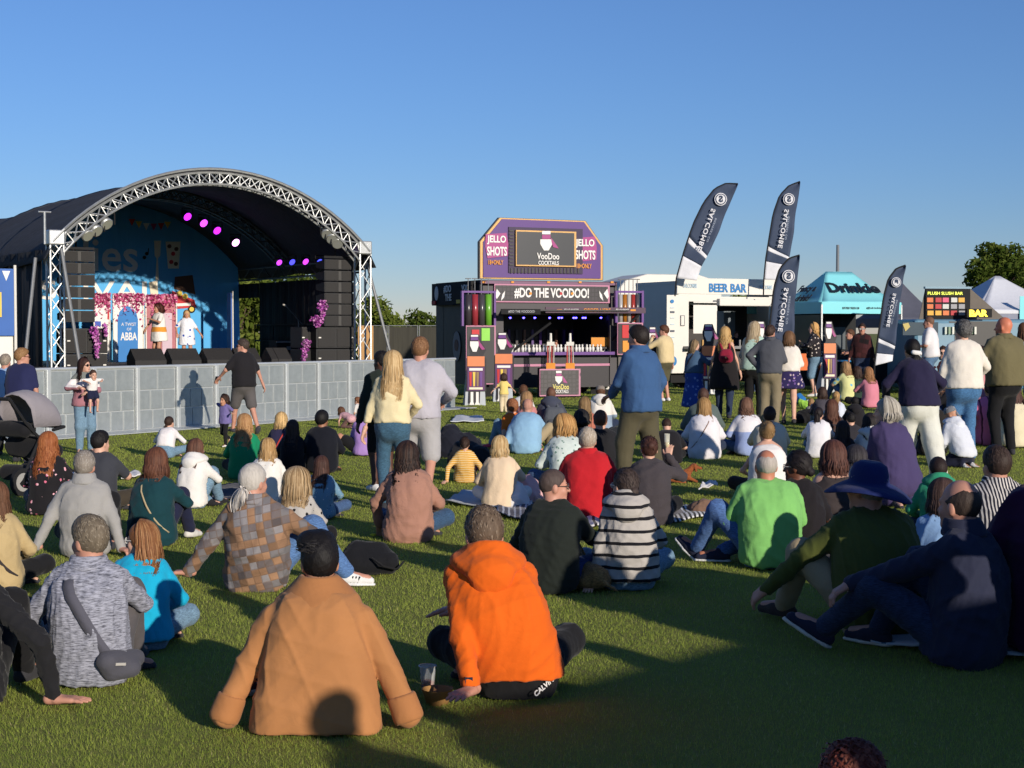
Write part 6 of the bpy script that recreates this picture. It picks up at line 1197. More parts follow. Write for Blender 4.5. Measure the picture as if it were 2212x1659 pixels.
p7 = person('woman in turquoise sweater with sunglasses turned to the left', 305, 1130, 1402, dict(fem=True, spine=(-2, 14, 10), arms='lap', legs='cross', yaw=66, fat=1.05), 8, top((24, 178, 220), loose=0.028, hem=0.075, tilt=0.0, amp=0.004), dict(mat=JL), ('shoulder', (140, 92, 58), dict(hi=(205, 160, 110))), PALE, seed=7, face=True, glasses='clear')
p8 = person('person in black sleeves at the left edge with a hand on the grass', -92, 1130, 1530, dict(al=1.22, spine=(-16, 0, 4), arms=('lap', dict(w=(0.44, 0.0, 0.045), p=(1, -0.6, 0.3), d=(1, -0.05, 0), n=(0, 0, -1))), legs='up', curl=0.06), 0, top((34, 34, 38), loose=0.008), dict(mat=BLK), ('short', BROWN), RUDDY, seed=8)
p9 = person('woman in beige jacket with a dark shoulder strap at the left edge', -8, 1046, 1276, dict(fem=True, fat=1.12, yaw=10), 0, top((196, 172, 126), 'jacket', loose=0.035, hem=0.03, amp=0.006), dict(mat=BLK), ('shoulder', BROWN), PALE, seed=9)
p10 = person('grey haired man in pale grey fleece propped on both arms', 183, 976, 1200, dict(spine=(-12, 4, 6), arms=(dict(w=(-0.40, -0.18, 0.05), p=(-1, -0.5, 0.2), d=(-0.8, -0.6, 0), n=(0, 0, -1)), dict(w=(0.34, -0.10, 0.05), p=(1, -0.5, 0.2), d=(0.7, -0.6, 0), n=(0, 0, -1))), legs=('cross', 'up')), 0, top((166, 164, 162), 'fleece', collar=0.04, loose=0.02, hem=0.03), dict(mat=BLK), ('short', (150, 140, 130), dict(hi=(200, 196, 190))), RUDDY, seed=10)
p11 = person('woman with long copper hair in black top printed with pink blossom', 105, 937, 1112, dict(fem=True, spine=(-4, 14, 10), yaw=-12), 0, top((32, 30, 34), mat=fabric((32, 30, 34), 'bloom', (232, 120, 150), 16.0, rgb3=(240, 190, 200)), loose=0.02), dict(mat=fabric((90, 90, 98))), ('long', REDH, dict(curl=0.5, hi=(196, 128, 80))), PALE, seed=11)
p12 = person('man in charcoal t-shirt sitting behind the man in pale grey fleece', 217, 932, 1108, dict(yaw=-24, arms=('lap', 'knees')), -6, top((62, 64, 72), 'tee'), dict(kind='shorts', mat=fabric((70, 62, 52))), ('short', BLACK), PALE, seed=12)
p13 = person('woman in dark teal sweater with a beige crossbody strap', 338, 972, 1178, dict(fem=True, fat=1.18, spine=(-4, 16, 12), yaw=6, arms='knees', legs='up'), -14, top((20, 62, 70), loose=0.025, hem=0.03), dict(mat=NAV), ('shoulder', (96, 60, 46), dict(hi=(140, 92, 68), length=0.15)), PALE, seed=13, shoes=((225, 222, 216),))
p14 = person('woman in white hooded top with long straight brown hair', 424, 951, 1098, dict(fem=True, spine=(4, 20, 14), yaw=-30, arms='knees', legs=('cross', 'up')), -18, top((240, 236, 232), 'hoodie', hood=True, loose=0.028, hem=0.05), dict(mat=JL, loose=0.02), ('long', (98, 66, 54), dict(hi=(132, 92, 74))), PALE, seed=14, shoes=((40, 40, 44),))
p15 = person('girl in cropped white top with dark hair tied back near the barrier', 366, 900, 990, dict(fem=True, spine=(14, 38, 34), arms='knees', legs='cross', yaw=-20), -6, top((246, 240, 240), loose=0.012, hem=0.21, tilt=-0.35), dict(mat=JL), ('lowpony', DBROWN, dict(length=0.14)), PALE, seed=15)
p16 = person('woman in green dress with long blonde curls', 528, 897, 1034, dict(fem=True, spine=(-4, 12, 10), yaw=10, fat=1.05), 0, top((18, 140, 96), loose=0.02, hem=0.02, sleeve=0.6), dict(mat=BLK), ('long', (176, 130, 86), dict(curl=1.0, hi=(220, 180, 130))), PALE, seed=16)
p17 = person('blonde woman in navy with a thin red shoulder strap', 608, 893, 1008, dict(fem=True, yaw=-8), 0, top((48, 46, 76), loose=0.02), dict(mat=BLK), ('bob', BLOND), PALE, seed=17)
p18 = person('woman with long dark brown hair in black beside the barrier lawn', 632, 910, 1024, dict(fem=True, fat=1.1), 0, top((24, 24, 30), loose=0.02), dict(mat=BLK), ('long', DBROWN), PALE, seed=18)
p19 = person('person in black sweater with short black hair before the barrier', 696, 888, 1022, dict(fat=1.18, yaw=-20, legs=('cross', 'up')), 0, top((22, 24, 34), loose=0.025), dict(mat=BLK), ('short', BLACK, dict(volume=1.8)), MID, seed=19, shoes=((40, 38, 36), (220, 212, 190)))
p20 = person('blonde woman in white top between the plaid shirt and the green dress', 578, 950, 1092, dict(fem=True, yaw=14), 0, top((244, 240, 234), loose=0.03), dict(mat=JE), ('shoulder', (182, 142, 92), dict(hi=(232, 200, 150))), PALE, seed=20)
p21 = person('woman with thick wide blonde hair beside the plaid shirt', 641, 1014, 1198, dict(fem=True, yaw=-6, fat=1.05), 0, top((210, 200, 190), mat=fabric((190, 185, 180), 'bloom', (30, 30, 32), 14.0), loose=0.012), dict(mat=BLK), ('long', (168, 138, 100), dict(hi=(226, 200, 160), volume=1.35, length=0.24)), PALE, seed=21)
p22 = person('woman with long straight brown hair in blue patterned blouse', 694, 988, 1122, dict(fem=True, yaw=4), -4, top((118, 150, 172), mat=fabric((118, 156, 182), 'bloom', (60, 84, 112), 22.0, rgb3=(190, 200, 205)), loose=0.02), dict(mat=JE), ('long', (70, 46, 40), dict(hi=(112, 78, 66))), PALE, seed=22)
p23 = person('woman in mauve brown shirt with tousled dark hair', 880, 958, 1168, dict(fem=True, spine=(-6, 18, 14), side=(4, -6), arms=(dict(w=(-0.30, 0.20, 0.12), p=(-1, -0.5, 0.2)), 'lap'), yaw=-12, fat=1.05), -4, top((176, 130, 112), 'shirt', loose=0.035, hem=0.02, amp=0.010, fold=0.5), dict(mat=denim((60, 88, 120))), ('long', (44, 32, 30), dict(curl=0.35, hi=(92, 66, 52), length=0.26)), TAN, seed=23)
p24 = person('girl in lilac t-shirt with black shorts and legs stretched to the left', 783, 880, 985, dict(fem=True, spine=(4, 12, 8), side=(0, -4), arms=(dict(w=(-0.08, 0.3, 0.16), p=(-1, -0.4, 0)), 'prop'), legs=(dict(a=(-0.75, 0.05, 0.07), p=(0, 0.3, 1), t=(-1, 0, 0.2)), dict(a=(-0.62, 0.2, 0.07), p=(0, 0.6, 0.7), t=(-1, 0.1, 0.1)))), 10, top((176, 140, 208), 'tee'), dict(kind='shorts', mat=BLK, loose=0.03, len=0.36), ('bob', BLACK), TAN, seed=24)
p25 = person('toddler in pink floral dress crawling by the barrier', 737, 880, 926, dict(fem=True, spine=(70, 74, 60), pz=0.42, head=1.35, arms=(dict(w=(-0.16, 0.52, 0.05), p=(-1, 0, 0.2), d=(0, 0.6, -0.8)), dict(w=(0.16, 0.52, 0.05), p=(1, 0, 0.2), d=(0, 0.6, -0.8))), legs=('kneel', 'kneel'), pitch=-20), 50, top((222, 170, 176), mat=fabric((225, 176, 182), 'bloom', (150, 90, 110), 30.0), sleeve=0.3, hem=0.2), dict(mat=fabric((120, 90, 84))), ('shoulder', BROWN, dict(length=0.12)), PALE, seed=25)
p26 = person('small boy in white top crouching against the barrier', 772, 858, 915, dict(head=1.25, spine=(14, 24, 10), legs='kneel'), 60, top((238, 232, 226), 'tee'), dict(mat=fabric((150, 140, 130))), ('short', (130, 86, 60)), PALE, seed=26)
# --- standing, middle of the lawn
p27 = person('standing woman with long blonde hair in cream jumper and jeans', 848, 762, 1104, dict(base='stand', fem=True, spine=(0, 3, 4), arms=(dict(w=(-0.31, 0.02, 0.86), p=(-1, -0.6, 0)), dict(w=(0.16, 0.25, 1.0), p=(1, -0.6, 0))), legs=(dict(a=(-0.09, 0.02, 0.075)), dict(a=(0.09, -0.02, 0.075)))), 0, top((240, 224, 180), loose=0.022, hem=0.95, flare=0.0), dict(mat=denim((66, 100, 124)), loose=0.004), ('xlong', (196, 160, 110), dict(hi=(240, 212, 164), length=0.36)), PALE, seed=27)
p28 = person('standing boy in pale grey sweatshirt and grey shorts', 908, 730, 1090, dict(base='stand', sw=0.205, spine=(2, 4, 6), arms=(dict(w=(-0.20, 0.24, 1.06), p=(-1, -0.8, -0.3)), dict(w=(0.22, 0.24, 1.06), p=(1, -0.8, -0.3))), legs=(dict(a=(-0.10, 0.05, 0.075)), dict(a=(0.12, -0.26, 0.15), p=(0.1, 1, 0), t=(0.05, 0.35, -0.95))), yaw=-6), -6, top((194, 190, 200), loose=0.035, hem=0.88, amp=0.010, fold=0.5), dict(kind='shorts', mat=fabric((182, 180, 182)), loose=0.035), ('short', (134, 96, 66), dict(hi=(176, 134, 96))), RUDDY, shoes=((238, 236, 230), (226, 216, 192)), seed=28)
p29 = person('standing man in dark green jacket behind the blonde woman', 824, 760, 1062, dict(base='stand', yaw=30), 24, top((38, 46, 40), 'jacket', loose=0.03, hem=0.84), dict(kind='shorts', mat=BLK), ('short', BLACK), DARK, shoes=((232, 232, 232),), seed=29)
p44 = person('standing bearded man in blue overshirt and olive trousers', 1378, 705, 1062, dict(base='stand', sw=0.20, spine=(2, 4, 8), fat=1.05, arms=(dict(w=(-0.10, 0.34, 1.0), p=(-0.9, -0.9, -0.3), d=(-0.2, 0.9, -0.4)), dict(w=(0.28, 0.10, 0.9), p=(1, -0.8, 0))), legs=(dict(a=(-0.12, 0.14, 0.075)), dict(a=(0.12, -0.16, 0.09))), yaw=14), 40, top((62, 96, 142), 'shirt', collar=0.03, loose=0.03, hem=0.82, amp=0.009, fold=0.5), dict(mat=fabric((92, 86, 66)), loose=0.03), ('short', (40, 32, 30), dict(volume=1.3)), RUDDY, seed=44)
p49b = person('man in black t-shirt walking along the barrier with a phone', 524, 733, 938, dict(base='stand', spine=(2, 3, 4), arms=(dict(w=(-0.36, 0.26, 1.02), p=(-0.8, -0.8, -0.4)), dict(w=(0.36, -0.08, 0.86), p=(0.8, -0.6, 0))), legs=(dict(a=(-0.10, 0.24, 0.075)), dict(a=(0.12, -0.28, 0.12), p=(0.1, 1, 0), t=(0, 0.6, -0.8))), yaw=50, fat=1.08), 38, top((34, 32, 36), 'tee', loose=0.03, hem=0.84), dict(kind='shorts', mat=fabric((96, 92, 92)), loose=0.03), ('short', (70, 58, 52)), RUDDY, shoes=((70, 70, 76),), seed=45, face=True, glasses='sun')
pm = person('mother in sunglasses and colour block hoodie holding a baby', 183, 774, 980, dict(base='stand', fem=True, arms=(dict(w=(-0.04, 0.30, 1.12), p=(-1, -0.4, -0.5)), dict(w=(0.14, 0.30, 1.20), p=(1, -0.4, -0.5))), yaw=46), -160, top((178, 120, 134), mat=fabric((178, 122, 134), 'zones', (246, 238, 236), 1.22, rgb3=(128, 132, 128)), loose=0.035, hem=0.86), dict(mat=JL, loose=0.02), ('long', (62, 40, 36)), PALE, seed=46, face=True, glasses='sun')
pt = person('toddler girl in lilac t-shirt running by the barrier', 484, 853, 966, dict(base='stand', head=1.5, fem=True, arms=(dict(w=(-0.52, 0.2, 1.2), p=(0, -1, -0.3)), dict(w=(0.3, -0.2, 1.28), p=(1, -0.6, 0))), legs=(dict(a=(-0.1, 0.1, 0.08)), dict(a=(0.1, -0.34, 0.28), p=(0, 1, 0), t=(0, 0.4, -0.9)))), 150, top((122, 112, 168), 'tee', loose=0.035, hem=0.80), dict(mat=BLK), ('shoulder', DBROWN, dict(length=0.12)), TAN, seed=47, face=True, shoes=((235, 235, 235),))
pn = person('man in navy t-shirt standing at the left end of the barrier', 48, 753, 1000, dict(base='stand', fat=1.12, sw=0.21, yaw=-40), -20, top((40, 44, 84), 'tee', loose=0.035, hem=0.84), dict(mat=BLK), ('short', (150, 112, 74), dict(hi=(205, 168, 120))), RUDDY, seed=48, glasses='sun')
po = person('man in pale blue shirt standing at the left edge', 12, 766, 985, dict(base='stand', fat=1.08, yaw=-10), 0, top((160, 190, 226), 'shirt', loose=0.03, hem=0.86), dict(mat=BLK), ('short', (150, 138, 124)), RUDDY, seed=49)
# --- centre and right, seated
p31 = person('woman in mustard striped top with dark bun leaning back', 1004, 945, 1042, dict(fem=True, spine=(-34, -22, 0), arms=(dict(w=(-0.33, -0.30, 0.05), p=(-1, -0.3, 0.2), d=(-0.4, -0.8, 0)), dict(w=(0.33, -0.30, 0.05), p=(1, -0.3, 0.2), d=(0.4, -0.8, 0))), legs='out'), 0, top((226, 164, 48), mat=fabric((232, 168, 52), 'hstripe', (246, 226, 180), 30.0, rgb3=(0.38,)), loose=0.018, hem=0.03), dict(mat=fabric((120, 40, 50))), ('lowbun', DBROWN), PALE, seed=31)
p32 = person('woman with blonde bob in cream shacket on a pale blanket', 1080, 945, 1098, dict(fem=True, spine=(2, 16, 12), side=(4, -4), yaw=-10, arms=('lap', 'knees')), -4, top((238, 212, 180), 'shirt', loose=0.035, hem=0.02, collar=0.02), dict(mat=WHT), ('bob', (196, 160, 110), dict(hi=(244, 220, 172))), PALE, seed=32)
p33 = person('man in light blue shirt bent forward over his knees', 1140, 862, 980, dict(spine=(18, 34, 24), fat=1.25, arms=('prop', 'knees'), legs=('cross', 'wide')), -8, top((150, 192, 224), 'shirt', loose=0.04, hem=0.05, amp=0.010), dict(mat=KHA), ('buzz', (205, 150, 130)), RUDDY, seed=33)
p34 = person('small boy in orange t-shirt with jeans and pink shoes', 1106, 862, 972, dict(head=1.2, spine=(4, 16, 8), arms='prop', legs=(dict(a=(-0.32, 0.34, 0.09), p=(-0.2, 0.2, 1), t=(-0.8, 0.5, 0)), dict(a=(-0.18, 0.42, 0.09), p=(0, 0.2, 1), t=(-0.7, 0.6, 0)))), 24, top((236, 120, 40), 'tee'), dict(mat=JL), ('short', (150, 96, 62)), PALE, shoes=((236, 84, 110),), seed=34)
p35 = person('woman with blonde hair half hidden behind the light blue shirt', 1137, 848, 952, dict(fem=True), 0, top((210, 140, 140)), dict(mat=JE), ('shoulder', DBLOND), PALE, seed=35)
p36 = person('small girl in yellow t-shirt and cream trousers walking with arms out', 1088, 808, 892, dict(base='stand', fem=True, head=1.45, arms=(dict(w=(-0.50, 0.1, 1.0), p=(0, -1, 0)), dict(w=(0.48, 0.1, 1.02), p=(0, -1, 0)))), 8, top((244, 216, 130), 'tee', hem=0.84), dict(mat=fabric((230, 212, 178)), loose=0.03), ('bob', DBROWN, dict(length=0.06)), PALE, seed=36)
p37 = person('child in white top sitting before the podium sign', 1130, 832, 915, dict(head=1.25), 10, top((240, 238, 236), 'tee'), dict(mat=JE), ('short', BROWN), PALE, seed=37)
p38 = person('man in dark grey top wearing a grey backpack', 1190, 836, 952, dict(yaw=8, spine=(2, 16, 10)), 0, top((72, 76, 92), 'hoodie', hood=True, loose=0.02), dict(mat=JD), ('buzz', (120, 84, 66)), RUDDY, seed=38)
p39 = person('woman with long light brown hair left of the man in white cap', 1263, 860, 972, dict(fem=True), 0, top((190, 116, 96), 'tee'), dict(mat=JE), ('long', (134, 106, 72), dict(hi=(176, 144, 100))), PALE, seed=39)
p40 = person('man in grey cap with white and grey hooded top', 1297, 834, 935, dict(), 0, top((150, 168, 190), mat=fabric((152, 170, 192), 'zones', (240, 234, 226), 0.36, rgb3=(240, 234, 226)), kind='hoodie', hood=True, loose=0.03), dict(mat=JD), ('short', BROWN), RUDDY, seed=40)
p41 = person('woman with honey blonde bob in white print blouse holding a phone', 1218, 898, 1066, dict(fem=True, spine=(8, 26, 20), yaw=24, pitch=-14, arms=(dict(w=(-0.06, 0.30, 0.32), p=(-1, -0.4, -0.3)), 'lap')), 10, top((206, 224, 220), mat=fabric((216, 228, 222), 'bloom', (120, 150, 140), 18.0), loose=0.03), dict(mat=JE), ('bob', (190, 140, 84), dict(hi=(232, 190, 128), volume=1.15)), PALE, seed=41)
p42 = person('person with short black hair left of the man in black t-shirt', 1256, 888, 1032, dict(fem=True), 0, top((60, 60, 70)), dict(mat=JD), ('bob', BLACK, dict(length=0.05)), PALE, seed=42)
p43 = person('man with cropped auburn hair in black t-shirt beyond the red jumper', 1297, 888, 1040, dict(arms=('lap', dict(w=(0.34, 0.10, 0.1), p=(1, -0.5, 0.2)))), 0, top((36, 36, 40), 'tee', loose=0.028), dict(mat=JD), ('short', (104, 70, 54)), PALE, seed=43)
p45 = person('white haired man in red jumper seen from behind', 1269, 925, 1120, dict(spine=(2, 18, 14), fat=1.12, sw=0.205), 0, top((200, 34, 44), 'fleece', collar=0.03, loose=0.028, hem=0.04), dict(mat=WHT), ('short', (186, 170, 152), dict(hi=(232, 224, 212))), RUDDY, seed=50)
p46 = person('man in dark green sweater and glasses in profile', 1197, 1014, 1278, dict(spine=(-2, 16, 8), side=(4, 0), yaw=-58, fat=1.16, arms=('lap', 'knees'), legs=('cross', 'cross')), -18, top((34, 40, 36), loose=0.022, hem=0.04), dict(mat=denim((40, 66, 116)), loose=0.016), ('buzz', (88, 74, 70)), RUDDY, seed=51, face=True, glasses='dark')
p47 = person('woman in grey hoodie with black stripes and low bun', 1350, 1014, 1272, dict(fem=True, spine=(-10, 8, 10), side=(2, -6), yaw=30, arms=(dict(w=(-0.24, -0.10, 0.05), p=(-1, -0.5, 0.2), d=(-0.6, -0.8, 0), n=(0, 0, -1)), 'lap'), fat=1.12), 0, top((186, 180, 174), mat=fabric((190, 184, 178), 'hstripe', (26, 26, 32), 11.0, rgb3=(0.26,)), kind='hoodie', hood=True, loose=0.024, hem=0.07, tilt=0.0), dict(mat=JL), ('lowbun', (70, 58, 54)), PALE, seed=52, glasses='clear')
p48 = person('woman in dark padded jacket raising a glass of fizz', 1402, 945, 1132, dict(fem=True, spine=(-8, 14, 10), arms=('lap', dict(w=(0.22, 0.22, 0.68), p=(1, 0, -1), d=(0.1, 0.3, 0.9))), fat=1.2, yaw=6), 0, top((72, 66, 70), 'jacket', loose=0.04, hem=0.01, amp=0.011, fold=0.6), dict(mat=BLK), ('bun', (84, 54, 46)), PALE, seed=53)
p49 = person('man in black t-shirt with white hem hunched behind the blue overshirt', 1440, 905, 1004, dict(spine=(20, 34, 40), pitch=-40, fat=1.15, arms='lap'), 4, top((32, 30, 34), 'tee', loose=0.04), dict(mat=BLK), ('short', DBROWN), PALE, seed=54)
p50 = person('man in grey green top with cropped dark hair', 1519, 838, 970, dict(fat=1.2), 0, top((96, 110, 106), loose=0.03), dict(mat=JD), ('buzz', (90, 64, 54)), MID, seed=55)
p51 = person('woman in loose white shirt with long blonde hair and thin strap', 1520, 862, 990, dict(fem=True, spine=(2, 18, 14), fat=1.2, yaw=8), 0, top((240, 236, 240), 'shirt', loose=0.04, hem=0.01, amp=0.010), dict(mat=JD), ('long', (160, 122, 76), dict(hi=(210, 172, 118))), PALE, seed=56)
p52 = person('woman with wavy brown hair and sunglasses on her head in blue and white', 1612, 862, 985, dict(fem=True, yaw=-20, spine=(8, 20, 14)), 8, top((160, 178, 224), mat=fabric((158, 176, 222), 'zones', (240, 236, 240), 0.40, rgb3=(240, 236, 240)), loose=0.035), dict(mat=JE), ('shoulder', (104, 74, 58), dict(curl=0.8)), PALE, seed=57)
p53 = person('boy with thick dark hair in oversized cream hoodie', 1663, 880, 1015, dict(yaw=-14, arms='knees', legs='up', fat=1.1), -4, top((238, 222, 196), 'hoodie', loose=0.045, hem=0.05), dict(mat=BLK), ('short', (52, 38, 34), dict(volume=1.2)), PALE, shoes=((232, 230, 228),), seed=58)
p54 = person('woman with pinned up blonde hair in white off shoulder top', 1656, 912, 1082, dict(fem=True, fat=1.1, yaw=6), 2, top((244, 240, 238), 'offshoulder', loose=0.035, hem=0.03, neck=0.8), dict(mat=BLK), ('updo', (150, 118, 80), dict(hi=(214, 184, 138))), PALE, seed=59)
p55 = person('bald man in light green t-shirt sitting cross legged', 1654, 972, 1226, dict(spine=(-2, 16, 12), fat=1.2, sw=0.215, arms=('lap', 'lap'), legs=(dict(a=(-0.46, 0.42, 0.09), p=(-0.6, 0.4, 0.6), t=(-0.5, 0.6, 0.6)), dict(a=(-0.30, 0.30, 0.08), p=(1, 0.4, 0.3), t=(-0.9, 0.3, 0)))), 8, top((134, 200, 112), 'tee', loose=0.032, hem=0.06, sleeve=0.46), dict(mat=denim((84, 116, 170))), ('bald', (196, 186, 176)), (206, 140, 112), shoes=((40, 46, 70), (232, 232, 230)), seed=60)
p56 = person('woman in black top with curled black hair and white sunglasses', 1722, 976, 1212, dict(fem=True, fat=1.25, yaw=62), -4, top((32, 28, 32), 'tee', loose=0.025), dict(mat=BLK), ('lowbun', (34, 28, 30), dict(volume=1.2)), (120, 78, 60), seed=61, face=True, glasses='clear')
p57 = person('woman with chestnut bob in dark vest top', 1800, 957, 1190, dict(fem=True, fat=1.08), 0, top((66, 58, 58), 'tank', loose=0.012), dict(mat=BLK), ('bob', (82, 52, 46), dict(hi=(126, 84, 70))), PALE, seed=62)
p58 = person('man in navy and white pinstriped shirt at the right', 2152, 966, 1252, dict(yaw=10, fat=1.12, spine=(-4, 12, 10)), 4, top((120, 120, 128), mat=fabric((222, 216, 210), 'vstripe', (38, 40, 56), 46.0, rgb3=(0.55,)), kind='shirt', collar=0.02, loose=0.03, hem=0.02), dict(mat=JD), ('short', (62, 48, 42)), RUDDY, seed=63)
p59 = person('person in light blue shirt half hidden by the navy jacket', 2036, 1040, 1300, dict(fem=True, yaw=-12), -6, top((140, 176, 220), 'shirt', loose=0.03), dict(mat=JL), ('bob', (70, 52, 46)), PALE, seed=64)
p60 = person('boy in green hoodie with short dark hair', 2026, 990, 1170, dict(yaw=6), 0, top((52, 158, 118), 'hoodie', hood=True, loose=0.025), dict(mat=JD), ('short', (46, 34, 32), dict(volume=1.25)), TAN, seed=65)
p61 = person('person in deep purple top cut off by the right edge', 2302, 905, 1420, dict(fat=1.3, sw=0.22, arms='lap'), 10, top((62, 24, 62), loose=0.04), dict(mat=BLK), ('short', DBROWN), PALE, seed=66)
p62 = person('kneeling woman with silver bob in indigo jacket and trousers', 1913, 862, 1092, dict(fem=True, legs='kneel', spine=(8, 14, 10), side=(-6, -8), yaw=50, fat=1.08, arms=('lap', 'lap')), 14, top((76, 66, 108), 'jacket', loose=0.03, hem=0.10, tilt=0.0), dict(mat=fabric((72, 62, 102)), loose=0.025), ('bob', (176, 168, 156), dict(hi=(224, 218, 206), length=0.08, volume=1.1)), PALE, seed=67, face=True)
p63 = person('person in dark grey hood behind the navy sun hat', 1848, 966, 1138, dict(fat=1.1), 0, top((58, 56, 62), 'hoodie', hood=True, loose=0.03), dict(mat=BLK), ('bob', (50, 46, 50), dict(volume=1.2, length=0.06)), PALE, seed=68)
p64 = person('standing woman in navy track top and white trousers bending forward', 1970, 733, 1048, dict(base='stand', fem=True, fat=1.12, spine=(16, 26, 24), side=(0, 0), arms=(dict(w=(-0.26, 0.36, 1.0), p=(-1, -0.6, -0.2)), dict(w=(0.28, 0.34, 1.0), p=(1, -0.6, -0.2))), legs=(dict(a=(-0.12, 0.16, 0.075)), dict(a=(0.14, -0.26, 0.09)))), 8, top((40, 36, 66), 'jacket', loose=0.035, hem=0.90), dict(mat=fabric((228, 228, 218)), loose=0.03, ankle=0.05), ('lowpony', BLACK, dict(length=0.14)), TAN, seed=69, shoes=((230, 228, 226),))
p65 = person('standing woman with curly grey hair in white knit and jeans', 2080, 694, 1002, dict(base='stand', fem=True, fat=1.22, sw=0.19, arms=(dict(w=(-0.31, 0.04, 0.86), p=(-1, -0.6, 0)), dict(w=(0.22, 0.25, 1.0), p=(1, -0.6, 0))), yaw=14), 4, top((240, 232, 220), loose=0.022, hem=0.90), dict(mat=denim((74, 118, 164)), loose=0.01), ('curly', (92, 90, 90), dict(volume=1.7, hi=(150, 148, 146))), PALE, seed=70)
p66 = person('standing bald man in khaki green sweatshirt', 2168, 685, 985, dict(base='stand', fat=1.3, sw=0.22, arms=(dict(w=(-0.18, 0.26, 1.08), p=(-1, -0.6, -0.4)), dict(w=(0.2, 0.26, 1.0), p=(1, -0.6, -0.3))), yaw=30), 18, top((116, 108, 78), 'fleece', collar=0.03, loose=0.03, hem=0.86), dict(mat=BLK), ('none', BLACK), (222, 138, 108), seed=71)
# --- standing group before the beer bar
p67 = person('bearded man in cream sweater and olive shorts holding his hand up', 1434, 703, 868, dict(base='stand', arms=(dict(w=(-0.14, 0.28, 1.42), p=(-0.8, 0.2, -0.9)), 'down'), yaw=30), 44, top((226, 204, 158), loose=0.03, hem=0.86), dict(kind='shorts', mat=OLV, loose=0.03), ('short', (96, 62, 44)), RUDDY, seed=72, face=True, shoes=((236, 236, 236),))
p68 = person('woman in sunglasses and black top beside the cream sweater', 1412, 726, 866, dict(base='stand', fem=True, arms='phone'), 200, top((46, 44, 50)), dict(mat=BLK), ('bun', (170, 150, 130)), PALE, seed=73, face=True, glasses='sun')
p69 = person('woman in denim jacket and bright blue skirt', 1502, 735, 902, dict(base='stand', fem=True, fat=1.12, arms=('bent', dict(w=(0.16, 0.34, 1.22), p=(1, -0.2, -0.6))), yaw=-46), -46, top((70, 98, 130), 'jacket', loose=0.03, hem=0.98), dict(kind='skirt', mat=fabric((44, 78, 170), 'bloom', (120, 150, 220), 9.0), len=0.78, flare=0.07), ('shoulder', (140, 116, 86), dict(hi=(190, 164, 126))), PALE, seed=74, face=True)
p70 = person('woman in black dress with blonde waves and burgundy backpack', 1566, 708, 905, dict(base='stand', fem=True, yaw=6, legs=(dict(a=(-0.1, 0.1, 0.075)), dict(a=(0.1, -0.12, 0.075)))), -14, top((34, 30, 32), 'tank', loose=0.012, hem=0.55, flare=0.05), dict(mat=JD), ('long', (190, 148, 92), dict(curl=0.8, hi=(238, 204, 144))), PALE, seed=75)
p71 = person('woman in mint floral jacket with long ash blonde hair', 1630, 697, 905, dict(base='stand', fem=True, fat=1.1, yaw=-30, arms=('bent', 'down')), -24, top((186, 214, 200), mat=fabric((190, 218, 204), 'bloom', (130, 156, 140), 12.0), loose=0.035, hem=0.86), dict(mat=BLK), ('xlong', (178, 156, 124), dict(hi=(226, 208, 176), length=0.3)), PALE, seed=76)
p72 = person('man in charcoal fleece and khaki trousers in the bar queue', 1664, 703, 920, dict(base='stand', yaw=-14, arms=('hips', 'bent')), -20, top((84, 86, 94), 'fleece', collar=0.04, loose=0.03, hem=0.88), dict(mat=fabric((140, 128, 104)), loose=0.025), ('short', (66, 48, 40)), RUDDY, seed=77)
p73 = person('woman in white blouse and short floral skirt walking right', 1704, 718, 918, dict(base='stand', fem=True, arms=('bent', 'bent'), legs=(dict(a=(-0.08, 0.12, 0.075)), dict(a=(0.1, -0.26, 0.09), p=(0, 1, 0)))), -10, top((240, 232, 222), loose=0.03, hem=0.98), dict(kind='mini', mat=fabric((52, 44, 92), 'bloom', (210, 190, 190), 12.0, rgb3=(120, 90, 160)), len=0.34, flare=0.06), ('bob', (110, 80, 54)), PALE, seed=78)
p74 = person('woman with blonde curls in black floral blouse and light shorts', 1757, 698, 858, dict(base='stand', fem=True, fat=1.2, arms=(dict(w=(-0.16, 0.32, 1.16), p=(-1, -0.4, -0.4)), 'phone'), yaw=8), 74, top((46, 42, 44), mat=fabric((44, 40, 44), 'bloom', (220, 205, 195), 14.0), loose=0.03, hem=0.92), dict(kind='shorts', mat=JL, loose=0.03, len=0.5), ('shoulder', (206, 160, 100), dict(curl=0.6)), PALE, seed=79, face=True, shoes=((238, 236, 230),))
p75 = person('man with glasses in dark red plaid shirt by the gazebo', 1862, 699, 856, dict(base='stand', fat=1.1), 170, top((70, 36, 38), mat=fabric((70, 34, 36), 'plaid', (34, 26, 30), 9.0, rgb3=(60, 30, 34))), dict(mat=JD), ('short', DBROWN), RUDDY, seed=80, face=True, glasses='dark')
p76 = person('person in grey shirt leaning at the blue topped table', 1836, 712, 852, dict(base='stand', spine=(16, 24, 20), arms='bent'), 100, top((116, 118, 126)), dict(mat=BLK), ('short', BROWN), RUDDY, seed=81)
p77 = person('man in white t-shirt and blue shorts walking left by the van', 2006, 684, 862, dict(base='stand', arms=('bent', 'bent')), 66, top((240, 236, 238), 'tee', loose=0.03, hem=0.86), dict(kind='shorts', mat=denim((96, 126, 160)), loose=0.03), ('buzz', (120, 88, 70)), RUDDY, seed=82, face=True)
p78 = person('woman in blue strappy top with her back turned by the slush van', 2102, 692, 846, dict(base='stand', fem=True), 0, top((110, 172, 210), 'tank', hem=0.94), dict(mat=JD), ('bun', DBLOND), PALE, seed=83)
